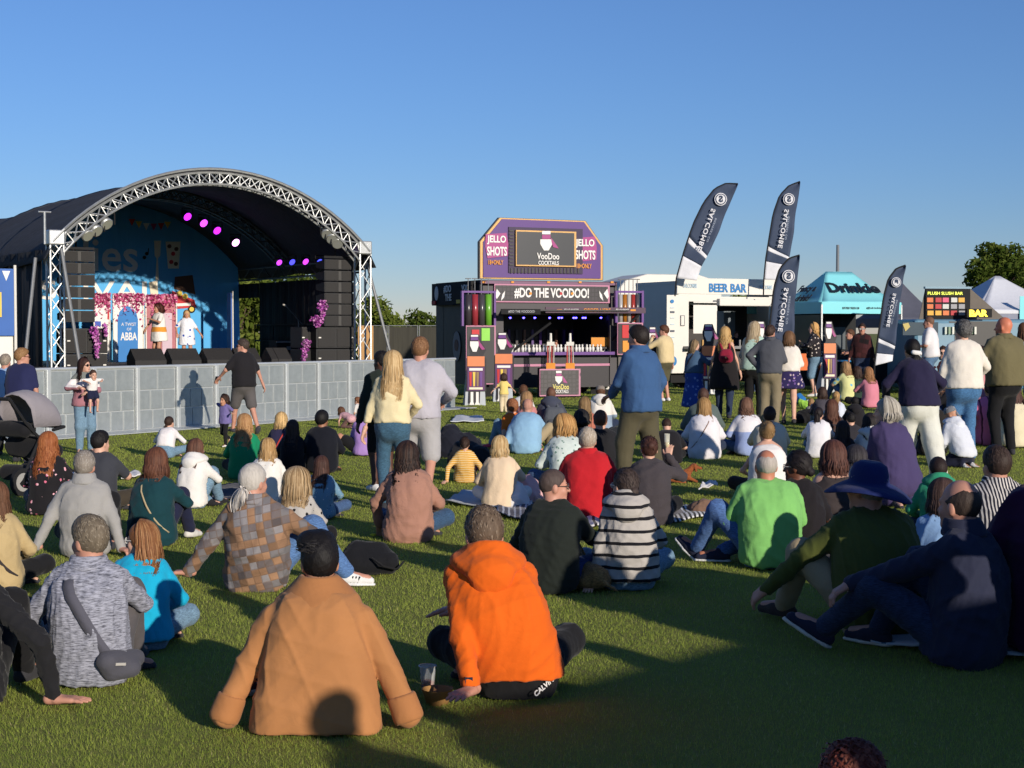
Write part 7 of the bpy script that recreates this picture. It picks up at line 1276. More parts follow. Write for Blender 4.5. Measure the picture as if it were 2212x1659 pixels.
p79 = person('man in black vest drinking near the slush van', 2140, 688, 846, dict(base='stand', arms=('phone', 'down')), 160, top((48, 44, 52), 'tee'), dict(mat=JD), ('short', (200, 176, 130)), RUDDY, seed=84, face=True)
p80 = person('person in pale blue shirt at the right edge of the crowd', 2212, 700, 905, dict(base='stand', fem=True), 0, top((150, 180, 222), 'shirt', hem=0.9), dict(mat=JE), ('shoulder', BROWN), PALE, seed=85)
p81 = person('person in dark cap and grey camouflage behind the van counter', 2052, 694, 840, dict(base='stand'), 180, top((128, 128, 122)), dict(mat=BLK), ('short', BLACK), RUDDY, seed=86)
# --- seated, far right
far = [
 ('girl with wavy blonde hair in tie dye shirt', 1826, 783, 868, 30, top((220, 220, 160), mat=fabric((226, 226, 160), 'bloom', (120, 190, 225), 7.0), kind='tee'), ('shoulder', DBLOND, dict(curl=0.4))),
 ('girl with dark hair next to the girl in tie dye shirt', 1851, 793, 868, 10, top((50, 70, 60)), ('shoulder', DBROWN)),
 ('girl with wavy light brown hair in pink top', 1876, 795, 882, 20, top((222, 140, 158)), ('shoulder', (150, 106, 70), dict(curl=0.8))),
 ('child with dark brown hair in front of the tie dye shirt', 1776, 838, 922, 0, top((80, 76, 84)), ('bob', DBROWN)),
 ('girl with blonde ponytail in pale shirt', 1806, 846, 932, -6, top((220, 226, 240)), ('pony', (180, 140, 92))),
 ('person in black hoodie behind the blonde ponytail', 1846, 858, 944, 0, top((34, 32, 36), 'hoodie', hood=True), ('short', BLACK)),
 ('woman in white shirt with a long black ponytail', 1768, 880, 990, -8, top((244, 242, 248), 'shirt', loose=0.035), ('pony', (34, 26, 28), dict(length=0.36))),
 ('woman with straight auburn brown hair beside the white shirt', 1796, 866, 985, 0, top((60, 54, 58)), ('long', (92, 58, 44))),
 ('boy with short black hair before the black hoodie', 1838, 892, 992, 0, top((52, 50, 56)), ('short', BLACK)),
 ('woman with dark brown hair holding a card', 1820, 912, 1030, -10, top((30, 34, 52)), ('long', (44, 32, 32))),
 ('girl with wavy black hair in black and white hooded top', 1880, 896, 1030, -4, top((40, 40, 44), mat=fabric((40, 40, 44), 'zones', (236, 234, 232), 0.42, rgb3=(236, 234, 232)), kind='hoodie', hood=True), ('shoulder', (34, 28, 30), dict(curl=0.5))),
 ('person with brown wavy hair right of the navy track top', 2024, 806, 925, 20, top((40, 36, 38)), ('shoulder', BROWN, dict(curl=0.5))),
 ('girl with tied back hair in black right of the navy track top', 2048, 812, 930, 50, top((34, 34, 40)), ('lowpony', DBLOND)),
 ('person in dark clothes sitting behind the white trousers', 2012, 850, 985, 0, top((40, 36, 34)), ('short', BLACK)),
 ('woman in sunglasses and maroon sweatshirt facing the camera', 2036, 748, 850, 170, top((58, 32, 40)), ('bun', DBROWN)),
 ('woman in pink vest top between the white knit and the khaki sweatshirt', 2120, 748, 872, -20, top((236, 160, 164), 'tank'), ('lowpony', DBROWN)),
 ('small child with fair hair behind the pink striped shirt', 2114, 818, 902, 0, top((170, 110, 130)), ('short', (206, 172, 120))),
 ('girl with auburn hair at the right edge', 2178, 800, 905, 0, top((70, 50, 46)), ('shoulder', (120, 74, 48))),
 ('woman with long brown hair and cream fluffy sleeves at the right edge', 2190, 832, 968, 6, top((240, 228, 196), loose=0.04), ('long', (80, 52, 46))),
 ('toddler with golden hair beyond the lime green bag', 1752, 862, 915, 0, top((150, 150, 150)), ('bob', DBLOND)),
]
for i, (lb, x, t_, b_, yw, tg, hr) in enumerate(far):
    fc = yw > 150 or yw == 50; person(lb, x, t_, b_, dict(fem='boy' not in lb and 'person' not in lb, arms='lap' if i % 2 else 'knees', legs='cross' if i % 3 else 'up', yaw=[0, 14, -16, 6][i % 4] if yw < 40 else 0), yw, tg, dict(mat=[JE, JD, BLK, JL][i % 4]), hr, [PALE, TAN, PALE, MID][i % 4], seed=100 + i, face=fc, glasses='sun' if 'sunglasses' in lb else None)
pb_ = person('child in black and white bandana and white hoodie kneeling', 2054, 880, 1010, dict(head=1.05, legs='kneel', spine=(22, 30, 30), pitch=-24, yaw=20, arms='lap'), 30, top((226, 230, 240), 'hoodie', hood=True, loose=0.035, hem=0.22), dict(mat=fabric((30, 34, 56))), ('none', BLACK), TAN, seed=130, shoes=((235, 235, 235),))
pp_ = person('man in pink shirt with dark stripes sitting on the right', 2140, 822, 962, dict(spine=(-8, 8, 8), side=(4, -2), fat=1.15, arms=(dict(w=(-0.42, 0.16, 0.26), p=(-0.6, -0.6, -0.5)), 'lap'), legs=('wide', 'cross'), yaw=-8), 4, top((232, 120, 160), mat=fabric((234, 124, 164), 'multistripe', (150, 70, 100), 9.0, rgb3=(52, 34, 40)), kind='tee', loose=0.03, hem=0.03), dict(mat=KHA), ('short', (50, 40, 38)), TAN, seed=131)
# --- performers on stage
zst = ZD
def performer(label, px, ptop, pose, yaw, tg, bt, hr, shoes, seed):
    g = G(px, 787, zst); gy = min(g.y, 42.0); loc = (AT(px, 787, gy).x, gy, zst); zt = AT(px, ptop, gy).z - zst; return person(label, px, ptop, 787, pose, yaw, tg, bt, hr, TAN, shoes, seed, True, 0.02, at=loc, scl=zt / 1.73, group='singers on stage')
s1 = performer('singer with brown bob in white dress with orange motif', 344, 656, dict(base='stand', fem=True, arms=(dict(w=(-0.04, 0.28, 1.28), p=(-1, 0, -0.6)), dict(w=(0.36, 0.2, 1.0), p=(1, -0.4, -0.2))), spine=(2, 4, 4)), 140, top((250, 244, 236), 'dress', mat=fabric((250, 244, 236), 'zones', (240, 160, 60), 0.94, rgb3=(250, 244, 236)), loose=0.03, hem=0.66, sleeve=0.4, flare=0.03), dict(kind='shorts', mat=WHT, len=0.2), ('bob', (84, 44, 36), dict(volume=1.5, curl=0.5)), ((250, 250, 250),), 140)
s2 = performer('blonde singer in white and blue patterned dress with one arm out', 404, 670, dict(base='stand', fem=True, arms=(dict(w=(-0.52, 0.12, 0.86), p=(0, -1, 0)), dict(w=(0.30, 0.14, 0.98), p=(1, -0.4, -0.2))), spine=(0, -4, -10), legs=(dict(a=(-0.10, 0.04, 0.075)), dict(a=(0.06, 0.05, 0.075)))), 190, top((246, 246, 250), 'dress', mat=fabric((246, 246, 250), 'bloom', (50, 84, 180), 6.0, rgb3=(50, 84, 180)), loose=0.035, hem=0.62, sleeve=0.45, flare=0.03), dict(kind='shorts', mat=WHT, len=0.2), ('shoulder', (220, 180, 126)), ((250, 250, 250),), 141)
# --- bar staff and the head at the bottom edge
for i, (x, t_, lb) in enumerate(((1200, 735, 'bartender with shaved head behind the cocktail counter'), (1262, 738, 'second bartender behind the cocktail counter'))):
    q = TF.at(x, 760, 0.9); w_ = TF.w(q.x, 0.9, 0.35); zt = AT(x, t_, w_.y).z - 0.35; person(lb, x, t_, 800, dict(base='stand', arms='bent'), 190, top((34, 32, 36), 'tee'), dict(mat=BLK), ('buzz', DBROWN), RUDDY, seed=150 + i, detail=0.025, at=tuple(w_), scl=zt / 1.73, face=True, group='bar staff')
q = BF.at(1590, 730, 0.9); w_ = BF.w(q.x, 0.9, 0.45); zt = AT(1590, 716, w_.y).z - 0.45; person('bartender in black behind the beer bar counter', 1590, 716, 800, dict(base='stand', arms='bent'), 190, top((36, 36, 40), 'tee'), dict(mat=BLK), ('short', BROWN), RUDDY, seed=155, detail=0.025, at=tuple(w_), scl=zt / 1.73, face=True, group='bar staff')
person('red haired person whose crown shows at the bottom edge', 1842, 1612, 2260, dict(arms='lap'), 0, top((70, 60, 66)), dict(mat=BLK), ('curly', (112, 52, 40), dict(volume=1.25, hi=(150, 96, 76))), PALE, seed=160, dens=1.0)
# --- unseen onlookers added beside the camera on the right to shade the foreground
casters = [(2.5, 1.4), (3.0, 1.7), (3.5, 2.4), (4.0, 3.0), (4.5, 3.7), (5.0, 4.6), (5.4, 5.2), (5.9, 5.6), (6.5, 6.0), (7.1, 6.4), (3.2, 6.0), (3.7, 6.3), (7.7, 6.9)]
wa, wb_ = Vector((4.2, -0.1, 0)), Vector((9.4, 5.4, 0)); r = empty('netted_fence', wa, math.atan2((wb_ - wa).y, (wb_ - wa).x), 'unseen netted fence added behind the camera to shade the foreground', 'fence'); MB().box(((wb_ - wa).length / 2, 0, 1.08), ((wb_ - wa).length, 0.03, 2.16)).obj('netting', netting, r)  # unseen fence, added to fill gaps in the shadow over the foreground
proto = None; cl = [(90, 92, 110), (60, 70, 90), (150, 140, 130), (120, 60, 60)]
for i, (x, y) in enumerate(casters):
    if i < 2: proto = person('unseen onlooker added beside the camera to cast shade', 0, 0, 0, dict(base='stand', fem=i == 1, arms='bent' if i else 'down'), 20 * i, top(cl[i], loose=0.03), dict(mat=JD), ('short', BROWN), PALE, seed=170 + i, detail=0.03, at=(x, y, 0), scl=1.02, group='unseen onlookers added to shade the foreground', dens=0.4)['o']
    else: o = copy_tree(proto); o.location = (x, y, 0); o.rotation_euler.z = i * 0.7; o.scale = (1.0 + 0.03 * (i % 3),) * 3
# ------------------------------------------------------------------ hats, bags and things on the grass
def head_lathe(info, prof, name, mat, c=(0, -0.012, 0.03), tilt=0.0, sx=1.0, sy=1.15, n=28, smooth=True, wave=0.0):
    J = info['J']; M = J['HR'] @ rotx(tilt); vs = []; fs = []
    for (r_, z) in prof:
        for i in range(n):
            a = 6.28318 * i / n; dz = wave * math.sin(2 * a + 0.6) * max(0, r_ - 0.1); vs.append(tuple(J['HC'] + M @ (np.array([c[0] + r_ * sx * math.cos(a), c[1] + r_ * sy * math.sin(a), c[2] + z + dz]) * J['hs'])))
    for k in range(len(prof) - 1): fs += [(k * n + i, k * n + (i + 1) % n, (k + 1) * n + (i + 1) % n, (k + 1) * n + i) for i in range(n)]
    m = MB(); m.add(vs, fs); o = m.obj(name, mat, info['o'], smooth); o.modifiers.new('t', 'SOLIDIFY').thickness = 0.006; return o
head_lathe(p4, [(0.001, 0.118), (0.05, 0.116), (0.078, 0.098), (0.090, 0.055), (0.094, 0.02), (0.098, 0.01), (0.13, -0.002), (0.17, -0.018), (0.205, -0.042)], 'sun_hat', fabric((30, 44, 100)), tilt=0.10, wave=0.25)
def cap_hat(info, mat, name='cap', peak=1):
    head_lathe(info, [(0.001, 0.112), (0.05, 0.107), (0.078, 0.082), (0.088, 0.04), (0.088, 0.01)], name, mat)
    if peak:
        J = info['J']; P_ = lambda x, y, z: tuple(J['HC'] + J['HR'] @ (np.array([x, y, z]) * J['hs'])); m = MB(); t = [P_(0.07 * math.cos(a), 0.075 + 0.085 * math.sin(a), 0.052 - 0.012 * math.sin(a)) for a in np.linspace(0, math.pi, 9)]; b = [tuple(np.array(q) - np.array([0, 0, 0.008])) for q in t]
        m.add(t + b, [tuple(range(9)), tuple(range(17, 8, -1))] + [(i, i + 9, i + 10, i + 1) for i in range(8)]); m.obj('peak', mat, info['o'])
cap_hat(p40, fabric((140, 130, 122))); cap_hat(p81, fabric((40, 40, 44))); cap_hat(pb_, fabric((130, 132, 138), 'bloom', (24, 24, 28), 22.0, rgb3=(225, 225, 228)), 'bandana', 0)
J = pb_['J']; blob('bandana_knot', [ell(J['HC'] + J['HR'] @ np.array([0, -0.11, 0.0]), (0.02, 0.02, 0.02)), cap(J['HC'] + J['HR'] @ np.array([0, -0.11, 0.0]), J['HC'] + J['HR'] @ np.array([0.03, -0.13, -0.08]), 0.014, 0.02)], 0.008, fabric((130, 132, 138), 'bloom', (24, 24, 28), 22.0, rgb3=(225, 225, 228)), pb_['o'])
J = p64['J']; blob('scrunchie', [cap(J['HC'] + J['HR'] @ np.array([-0.03, -0.115, -0.02]), J['HC'] + J['HR'] @ np.array([0.035, -0.115, -0.035]), 0.03, 0.034)], 0.01, WHT, p64['o'], 0.004)
J = p5['J']; blob('hair_tie', [cap(J['HC'] + J['HR'] @ np.array([-0.018, -0.112, -0.032]), J['HC'] + J['HR'] @ np.array([0.018, -0.112, -0.032]), 0.012)], 0.006, BLK, p5['o'])
def strap(info, mat, width=0.03, flip=1, top_=0.95, low=0.02, u0=-0.4, u1=0.92, gap=0.012, name='shoulder_strap'):
    pts = [on_back(info, t, flip * (u0 + (u1 - u0) * k), gap) for k, t in zip(np.linspace(0, 1, 12), np.linspace(top_, low, 12))]; o = ribbon(info, pts, width, 0.006, mat, name); o.parent = info['o']; return o
strap(p9, fabric((60, 54, 56)), 0.035); strap(p13, fabric((196, 178, 140)), 0.018); strap(p17, fabric((200, 70, 60)), 0.02, -1); strap(p51, fabric((140, 104, 84)), 0.012, -1); strap(p69, fabric((40, 36, 44)), 0.03, -1)
strap(p6, fabric((92, 92, 104)), 0.058, u1=0.75, u0=-0.5)
bg = blob('sling_bag', [cap(on_back(p6, 0.10, 0.55, 0.03) + np.array([0, 0, -0.01]), on_back(p6, 0.04, 1.0, 0.02) + np.array([0.02, 0.03, 0.0]), 0.062, 0.052, 0.03), cap(on_back(p6, 0.0, 0.6, 0.02) - np.array([0, 0, 0.02]), on_back(p6, 0.0, 0.95, 0.03) - np.array([-0.02, 0, 0.02]), 0.055, 0.05, 0.03)], 0.011, fabric((84, 84, 94)), None, 0.004); follow(bg, p6); tag(bg, 'grey sling bag resting at the hip of the marled top', 'bag')
J6 = p6['J']; m = MB(); q = on_back(p6, 0.06, 0.75, 0.09); m.box(tuple(q), (0.07, 0.012, 0.014)); m.obj('zip_pull', plain((190, 186, 180), 0.4), bg)
def backpack(info, label, rgb, w_=0.15, h=0.36, dep=0.10, side=0.0, lo=0.34):
    c, ww, dd, a = torso_at(info['J'], lo + 0.22); yb = c[1] - dd - 0.05 - dep * 0.5; x0 = c[0] + side; z0 = c[2]
    o = blob('backpack', [cap((x0 - w_ + 0.06, yb, z0 - h / 2 + 0.06), (x0 + w_ - 0.06, yb, z0 - h / 2 + 0.06), dep, k=0.05), cap((x0 - w_ + 0.07, yb, z0 + h / 2 - 0.08), (x0 + w_ - 0.07, yb, z0 + h / 2 - 0.08), dep * 0.85, k=0.05), cap((x0 - w_ + 0.06, yb, z0), (x0 + w_ - 0.06, yb, z0), dep, k=0.05)], 0.014, fabric(rgb), None, 0.005); follow(o, info); tag(o, label, 'backpack')
    blob('pocket', [cap((x0 - w_ * 0.45, yb - dep * 0.75, z0 - h * 0.18), (x0 + w_ * 0.45, yb - dep * 0.75, z0 - h * 0.18), 0.055)], 0.014, fabric(tuple(int(x * 0.85) for x in rgb)), o)
    for s_ in (-1, 1): ribbon(info, [(x0 + s_ * 0.07, yb + dep * 0.3, z0 + h / 2 - 0.02), (c[0] + s_ * 0.09, c[1] - 0.08, info['J']['P2'][2] - 0.0), (c[0] + s_ * 0.095, c[1] + 0.03, info['J']['P2'][2] + 0.012)], 0.04, 0.01, fabric(rgb), 'strap').parent = o
    return o
backpack(p38, 'grey backpack worn by the man before the podium sign', (92, 96, 104), side=0.05); bp = backpack(p70, 'small burgundy backpack on the woman in black dress', (150, 34, 60), 0.11, 0.26, 0.08, 0.05); MB().box((0.06, -0.33, 1.16), (0.03, 0.02, 0.03)).obj('clasp', gold, bp)
# black rucksack on the grass
g = G(800, 1243); o = blob('rucksack', [cap((-0.13, 0, 0.09), (0.12, 0.02, 0.09), 0.10, 0.09, 0.05), cap((-0.10, 0.06, 0.16), (0.06, 0.08, 0.15), 0.09, 0.08, 0.05)], 0.012, fabric((24, 25, 30), fold=0.6), None, 0.008, [((0, 0, 0.004), (0, 0, -1))]); o.location = g; tag(o, 'black rucksack lying beside the white trainers', 'rucksack')
MB().path([Vector((0.02, -0.1, 0.14)), Vector((0.10, -0.14, 0.09)), Vector((0.2, -0.1, 0.06)), Vector((0.24, 0.0, 0.1))], 0.008, 5).obj('strap', BLK, o)
# cup of red drink and paper bowl
g = G(924, 1490); r = empty('plastic_cup', g, 0, 'clear plastic cup of red drink beside the camel coat', 'cup'); MB().lathe([(0.0, 0.0), (0.030, 0.0), (0.0415, 0.115), (0.0445, 0.118), (0.0425, 0.12), (0.040, 0.115), (0.0285, 0.004), (0.0, 0.004)], 24).obj('cup', glass((240, 244, 244)), r, True); MB().lathe([(0.0, 0.006), (0.028, 0.006), (0.0315, 0.045), (0.0, 0.045)], 24).obj('drink', plain((196, 24, 40), 0.1, 0, 0.05), r, True); MB().lathe([(0.0415, 0.115), (0.0455, 0.117), (0.0455, 0.121), (0.0415, 0.121)], 24).obj('rim', plain((225, 228, 226), 0.25), r, True)
g = G(945, 1520); r = empty('paper_bowl', g, 0, 'brown paper bowl with a wooden fork beside the orange hoodie', 'bowl'); MB().lathe([(0.0, 0.0), (0.052, 0.0), (0.074, 0.07), (0.076, 0.073), (0.071, 0.07), (0.05, 0.006), (0.0, 0.006)], 28).obj('bowl', plain((176, 132, 78), 0.8, 0, 0.12, 12, 0.1), r, True); MB().lathe([(0.0, 0.02), (0.058, 0.02)], 20).obj('food', plain((120, 80, 48), 0.8, 0, 0.4, 40, 0.5), r); MB().box((-0.01, 0.01, 0.055), (0.018, 0.08, 0.004), Matrix.Rotation(0.5, 3, 'X')).obj('fork', plain((120, 84, 50), 0.7), r)
g = G(533, 1505); o = blob('plaid_bag', [cap((-0.02, 0, 0.07), (0.05, 0.02, 0.07), 0.07, k=0.04), cap((-0.01, 0, 0.15), (0.05, 0.0, 0.15), 0.05, k=0.05)], 0.01, fabric((60, 30, 40), 'plaid', (225, 215, 220), 28.0, rgb3=(24, 24, 34)), None, 0.004, [((0, 0, 0.004), (0, 0, -1))]); o.location = g; tag(o, 'red and black plaid bundle left of the camel coat', 'bag')
# wrist watch, waistband lettering, shoe stripes
Jo = p2['J']; A_ = Jo['L']; ax = unit(A_['wr'] - A_['el']); m = MB(); m.tube(tuple(A_['wr'] - ax * 0.052), tuple(A_['wr'] - ax * 0.022), 0.036, 0.034, 16); m.obj('wrist_watch', BLK, p2['o'], True); m = MB(); cc = A_['wr'] - ax * 0.037 + np.array([-0.01, -0.036, 0.012]); m.box(tuple(cc), (0.034, 0.012, 0.034)); m.obj('watch_face', plain((40, 52, 70), 0.2), p2['o'])
wb = text('CALVIN', 0.036, whiteink, p2['o'], (0.115, -0.165, 0.075), (R(90), R(-28), R(34)), 0.002, bold=0.001)
Jp = p5['J']['R']; t_ = Jp['td']; dn = np.array([0, 0, -1.0]); sidev = unit(np.cross(t_, dn)); sidev = sidev if sidev[1] < 0 else -sidev; h_ = Jp['an'] + dn * 0.03
for i in range(3): MB().box(tuple(h_ + t_ * (0.03 + i * 0.024) + sidev * 0.041 + np.array([0, 0, 0.004])), (0.009, 0.006, 0.05), Matrix.Rotation(0.45, 3, 'Y')).obj('stripe', BLK, p5['o'])
# champagne flute and phones
A_ = p48['J']['R']; ht = A_['wr'] + A_['hd'] * 0.075; r = empty('champagne_flute', (0, 0, 0), 0, 'glass flute of fizz held up by the woman in padded jacket', 'glass'); follow(r, p48)
c0 = ht + np.array([-0.02, 0.02, 0.0]); MB().lathe([(0.0, 0.0), (0.012, 0.0), (0.026, 0.06), (0.030, 0.17), (0.028, 0.17), (0.024, 0.06), (0.0, 0.01)], 16, tuple(c0)).obj('bowl', glass((240, 238, 220)), r, True); MB().lathe([(0.0, 0.012), (0.022, 0.05), (0.024, 0.08), (0.0, 0.08)], 16, tuple(c0)).obj('fizz', plain((225, 200, 120), 0.1), r, True); MB().tube(tuple(c0 - np.array([0, 0, 0.07])), tuple(c0), 0.004).obj('stem', glass((240, 238, 220)), r)
def phone(info, hand, label, rgb=(30, 30, 34)):
    A_ = info['J'][hand]; p = A_['wr'] + A_['hd'] * 0.10; r = empty('mobile_phone', (0, 0, 0), 0, label, 'phone', 'phones in hands'); follow(r, info); MB().box(tuple(p + np.array([0, 0, 0.02])), (0.075, 0.012, 0.15), Matrix.Rotation(0.5, 3, 'X')).obj('case', plain(rgb, 0.4), r, bevel=0.006); MB().box(tuple(p + np.array([0, -0.009, 0.02])), (0.066, 0.006, 0.138), Matrix.Rotation(0.5, 3, 'X')).obj('screen', plain((14, 14, 18), 0.1), r)
phone(p49b, 'L', 'dark phone held by the man walking along the barrier'); phone(p41, 'L', 'dark phone held by the woman with honey blonde bob'); phone(p74, 'L', 'dark phone held by the woman in light shorts')
# blankets and clothes lying on the lawn
def blanket(label, pts, mat, h=0.012, seed=0, name='blanket', cat='blanket', n=18):
    q = [G(*p) for p in pts]; c = sum(q, Vector()) / 4; rng = np.random.default_rng(seed); V = []; ph = rng.uniform(0, 6, 4)
    for i in range(n + 1):
        for j in range(n + 1):
            s_, t = i / n, j / n; p = (q[0] * (1 - s_) + q[1] * s_) * (1 - t) + (q[3] * (1 - s_) + q[2] * s_) * t - c; z = h + 0.010 * (math.sin(s_ * 11 + ph[0] + 2 * t) + math.sin(t * 13 + ph[1] + 3 * s_)) * (0.6 + 0.6 * rng.uniform())
            V.append((p.x, p.y, max(0.006, z + 0.02)))
    Q = [(i * (n + 1) + j, (i + 1) * (n + 1) + j, (i + 1) * (n + 1) + j + 1, i * (n + 1) + j + 1) for i in range(n) for j in range(n)]
    o = link(name, np_mesh(name, np.array(V), np.array(Q)), mat); o.location = c; o.modifiers.new('t', 'SOLIDIFY').thickness = -0.012; return tag(o, label, cat)
blanket('blue and white patterned mat under the navy jacket', [(1880, 1398), (2300, 1440), (2330, 1330), (1990, 1300)], fabric((196, 206, 212), 'hstripe', (96, 124, 146), 1.0), 0.012, 1); bpy.data.objects['blanket'].data.materials[0] = fabric((200, 208, 214), 'bloom', (92, 120, 144), 12.0, rgb3=(92, 120, 144))
blanket('pale blanket under the cream shacket', [(962, 1092), (1150, 1112), (1150, 1068), (1000, 1066)], fabric((196, 200, 206)), 0.012, 2); blanket('navy striped blanket behind the dark green sweater', [(1070, 1118), (1180, 1138), (1170, 1092), (1080, 1092)], fabric((40, 48, 84), 'vstripe', (190, 196, 210), 18.0, rgb3=(0.35,)), 0.012, 3)
blanket('black and white patterned rug beside the padded jacket', [(1380, 1142), (1540, 1120), (1520, 1096), (1400, 1104)], fabric((226, 226, 226), 'vstripe', (26, 26, 30), 22.0, rgb3=(0.5,)), 0.012, 4); blanket('black and white rug by the red jumper', [(1236, 1148), (1300, 1146), (1290, 1116), (1240, 1116)], fabric((232, 228, 226), 'hstripe', (40, 38, 40), 1.0), 0.012, 5); bpy.data.objects['blanket.004'].data.materials[0] = fabric((232, 228, 226), 'vstripe', (40, 38, 40), 16.0, rgb3=(0.4,))
blanket('white picnic sheet lying far out on the lawn', [(972, 916), (1046, 914), (1040, 902), (984, 902)], fabric((226, 230, 234)), 0.02, 6); blanket('white cloth lying beside the charcoal t-shirt', [(262, 1040), (305, 1036), (300, 1026), (262, 1030)], WHT, 0.02, 7, 'cloth', 'cloth'); blanket('dark blanket under the seated people behind the teal sweater', [(452, 1090), (560, 1078), (560, 1052), (470, 1054)], fabric((44, 46, 62)), 0.01, 8)
blanket('white sheet under the pinstriped shirt', [(2090, 1262), (2290, 1262), (2290, 1234), (2100, 1240)], fabric((236, 232, 226)), 0.012, 9); blanket('white paper plate lying on the brown jacket', [(1510, 1084), (1550, 1070), (1545, 1062), (1516, 1070)], WHT, 0.10, 10, 'paper_plate', 'plate'); blanket('dark sheet under the seated pair left of the sun hat', [(1700, 1222), (1830, 1214), (1800, 1180), (1700, 1186)], fabric((36, 34, 44)), 0.01, 11)
def heap(label, px, py, w_, h, mat, name, cat, seed=1, d=0.5):
    g = G(px, py); rng = np.random.default_rng(seed); pr = [cap((rng.uniform(-1, 1) * w_ * 0.6, rng.uniform(-0.5, 0.5) * w_ * d, h * 0.3), (rng.uniform(-1, 1) * w_ * 0.6, rng.uniform(-0.5, 0.5) * w_ * d, h * rng.uniform(0.3, 0.7)), h * 0.42, h * 0.3, 0.05) for _ in range(6)]; o = blob(name, pr, 0.016, mat, None, 0.012, [((0, 0, 0.004), (0, 0, -1))], seed); o.location = g; return tag(o, label, cat)
heap('brown jacket folded on the grass right of the padded jacket', 1530, 1112, 0.22, 0.16, fabric((132, 104, 88), fold=0.6), 'folded_jacket', 'jacket', 3); heap('grey baseball cap lying by the padded jacket', 1446, 1118, 0.10, 0.12, fabric((96, 96, 104)), 'baseball_cap', 'cap', 4); heap('crumpled red jacket between the green t-shirt and the sun hat', 1765, 1196, 0.20, 0.14, fabric((205, 36, 56), fold=0.6), 'red_jacket', 'jacket', 5); heap('magenta scarf lying at the right edge', 2196, 1318, 0.20, 0.14, fabric((176, 36, 150), fold=0.6), 'scarf', 'scarf', 6)
heap('white carrier bag beside the cream shacket', 1110, 1098, 0.08, 0.28, WHT, 'carrier_bag', 'bag', 7); heap('pink paper bag behind the dark green sweater', 1142, 1086, 0.06, 0.30, fabric((240, 190, 190)), 'paper_bag', 'bag', 8, 0.3); heap('lime green bag lying beside the floral skirt', 1742, 884, 0.22, 0.24, fabric((176, 230, 90), 'bloom', (230, 235, 230), 5.0), 'tote_bag', 'bag', 9); heap('black holdall below the lime green bag', 1738, 915, 0.26, 0.30, fabric((34, 34, 38)), 'holdall', 'bag', 10); heap('black bag behind the mustard striped top', 1012, 1012, 0.22, 0.42, fabric((36, 36, 40)), 'black_bag', 'bag', 11); heap('dark coat and blue trousers of things piled behind the grey shorts', 990, 988, 0.24, 0.5, fabric((30, 32, 44)), 'coat_pile', 'coat', 12); heap('white tote bag beside the copper haired woman', 142, 1082, 0.10, 0.34, WHT, 'white_tote', 'bag', 13, 0.3); heap('grey zipped bag behind the copper haired woman', 106, 1108, 0.14, 0.20, fabric((112, 112, 120)), 'zip_bag', 'bag', 14)
heap('dark bag with floral cloth beside the marled top', 58, 1388, 0.12, 0.26, fabric((26, 28, 40)), 'dark_bag', 'bag', 15); heap('scrap of yellow paper on the lawn', 806, 1160, 0.02, 0.02, fabric((240, 225, 60)), 'paper_scrap', 'litter', 16)
heap('blue ball bag hanging behind the floral skirt', 1727, 872, 0.10, 0.26, fabric((44, 120, 190)), 'blue_bag', 'bag', 17); heap('dark pack with khaki flap left of the olive trousers', 1330, 985, 0.16, 0.42, fabric((44, 46, 50)), 'day_pack', 'bag', 18)
# dogs
def dog(label, px, py, yaw, fur, s_=1.0, seed=1):
    g = G(px, py); m = fabric(fur, 'heather', tuple(int(x * 0.6) for x in fur), 40.0, weave=0.6); pr = [cap((0, -0.22, 0.12), (0, 0.12, 0.13), 0.085, 0.095, 0.05), cap((0, 0.12, 0.16), (0, 0.24, 0.24), 0.06, 0.055, 0.04), ell((0, 0.28, 0.27), (0.052, 0.065, 0.055), None, 0.03), cap((0, 0.31, 0.26), (0, 0.41, 0.235), 0.032, 0.024, 0.03)]
    for sx in (-1, 1): pr += [cap((sx * 0.06, 0.14, 0.10), (sx * 0.065, 0.30, 0.025), 0.035, 0.024, 0.03), cap((sx * 0.07, -0.18, 0.09), (sx * 0.10, -0.02, 0.04), 0.055, 0.03, 0.03), cap((sx * 0.10, -0.02, 0.035), (sx * 0.09, 0.08, 0.02), 0.026, 0.022, 0.02), cap((sx * 0.045, 0.27, 0.30), (sx * 0.085, 0.275, 0.21), 0.018, 0.026, 0.012)]
    pr.append(cap((0, -0.28, 0.10), (0.06, -0.44, 0.05), 0.02, 0.01, 0.03)); o = blob('dog', pr, 0.011, m, None, 0.004, [((0, 0, 0.004), (0, 0, -1))], seed); o.location = g; o.rotation_euler.z = R(yaw); o.scale = (s_,) * 3; tag(o, label, 'dog')
    for sx in (-1, 1): blob('eye', [ell((sx * 0.03, 0.325, 0.285), (0.008, 0.008, 0.008))], 0.004, plain((14, 12, 12), 0.1), o)
    blob('nose', [ell((0, 0.432, 0.238), (0.014, 0.01, 0.012))], 0.005, plain((16, 14, 14), 0.2), o)
dog('reddish brown dog lying beyond the padded jacket', 1466, 1044, -70, (150, 84, 46), 0.7); dog('brindle terrier lying between the dark green sweater and the striped hoodie', 1268, 1272, 20, (150, 116, 72), 0.9, 2)
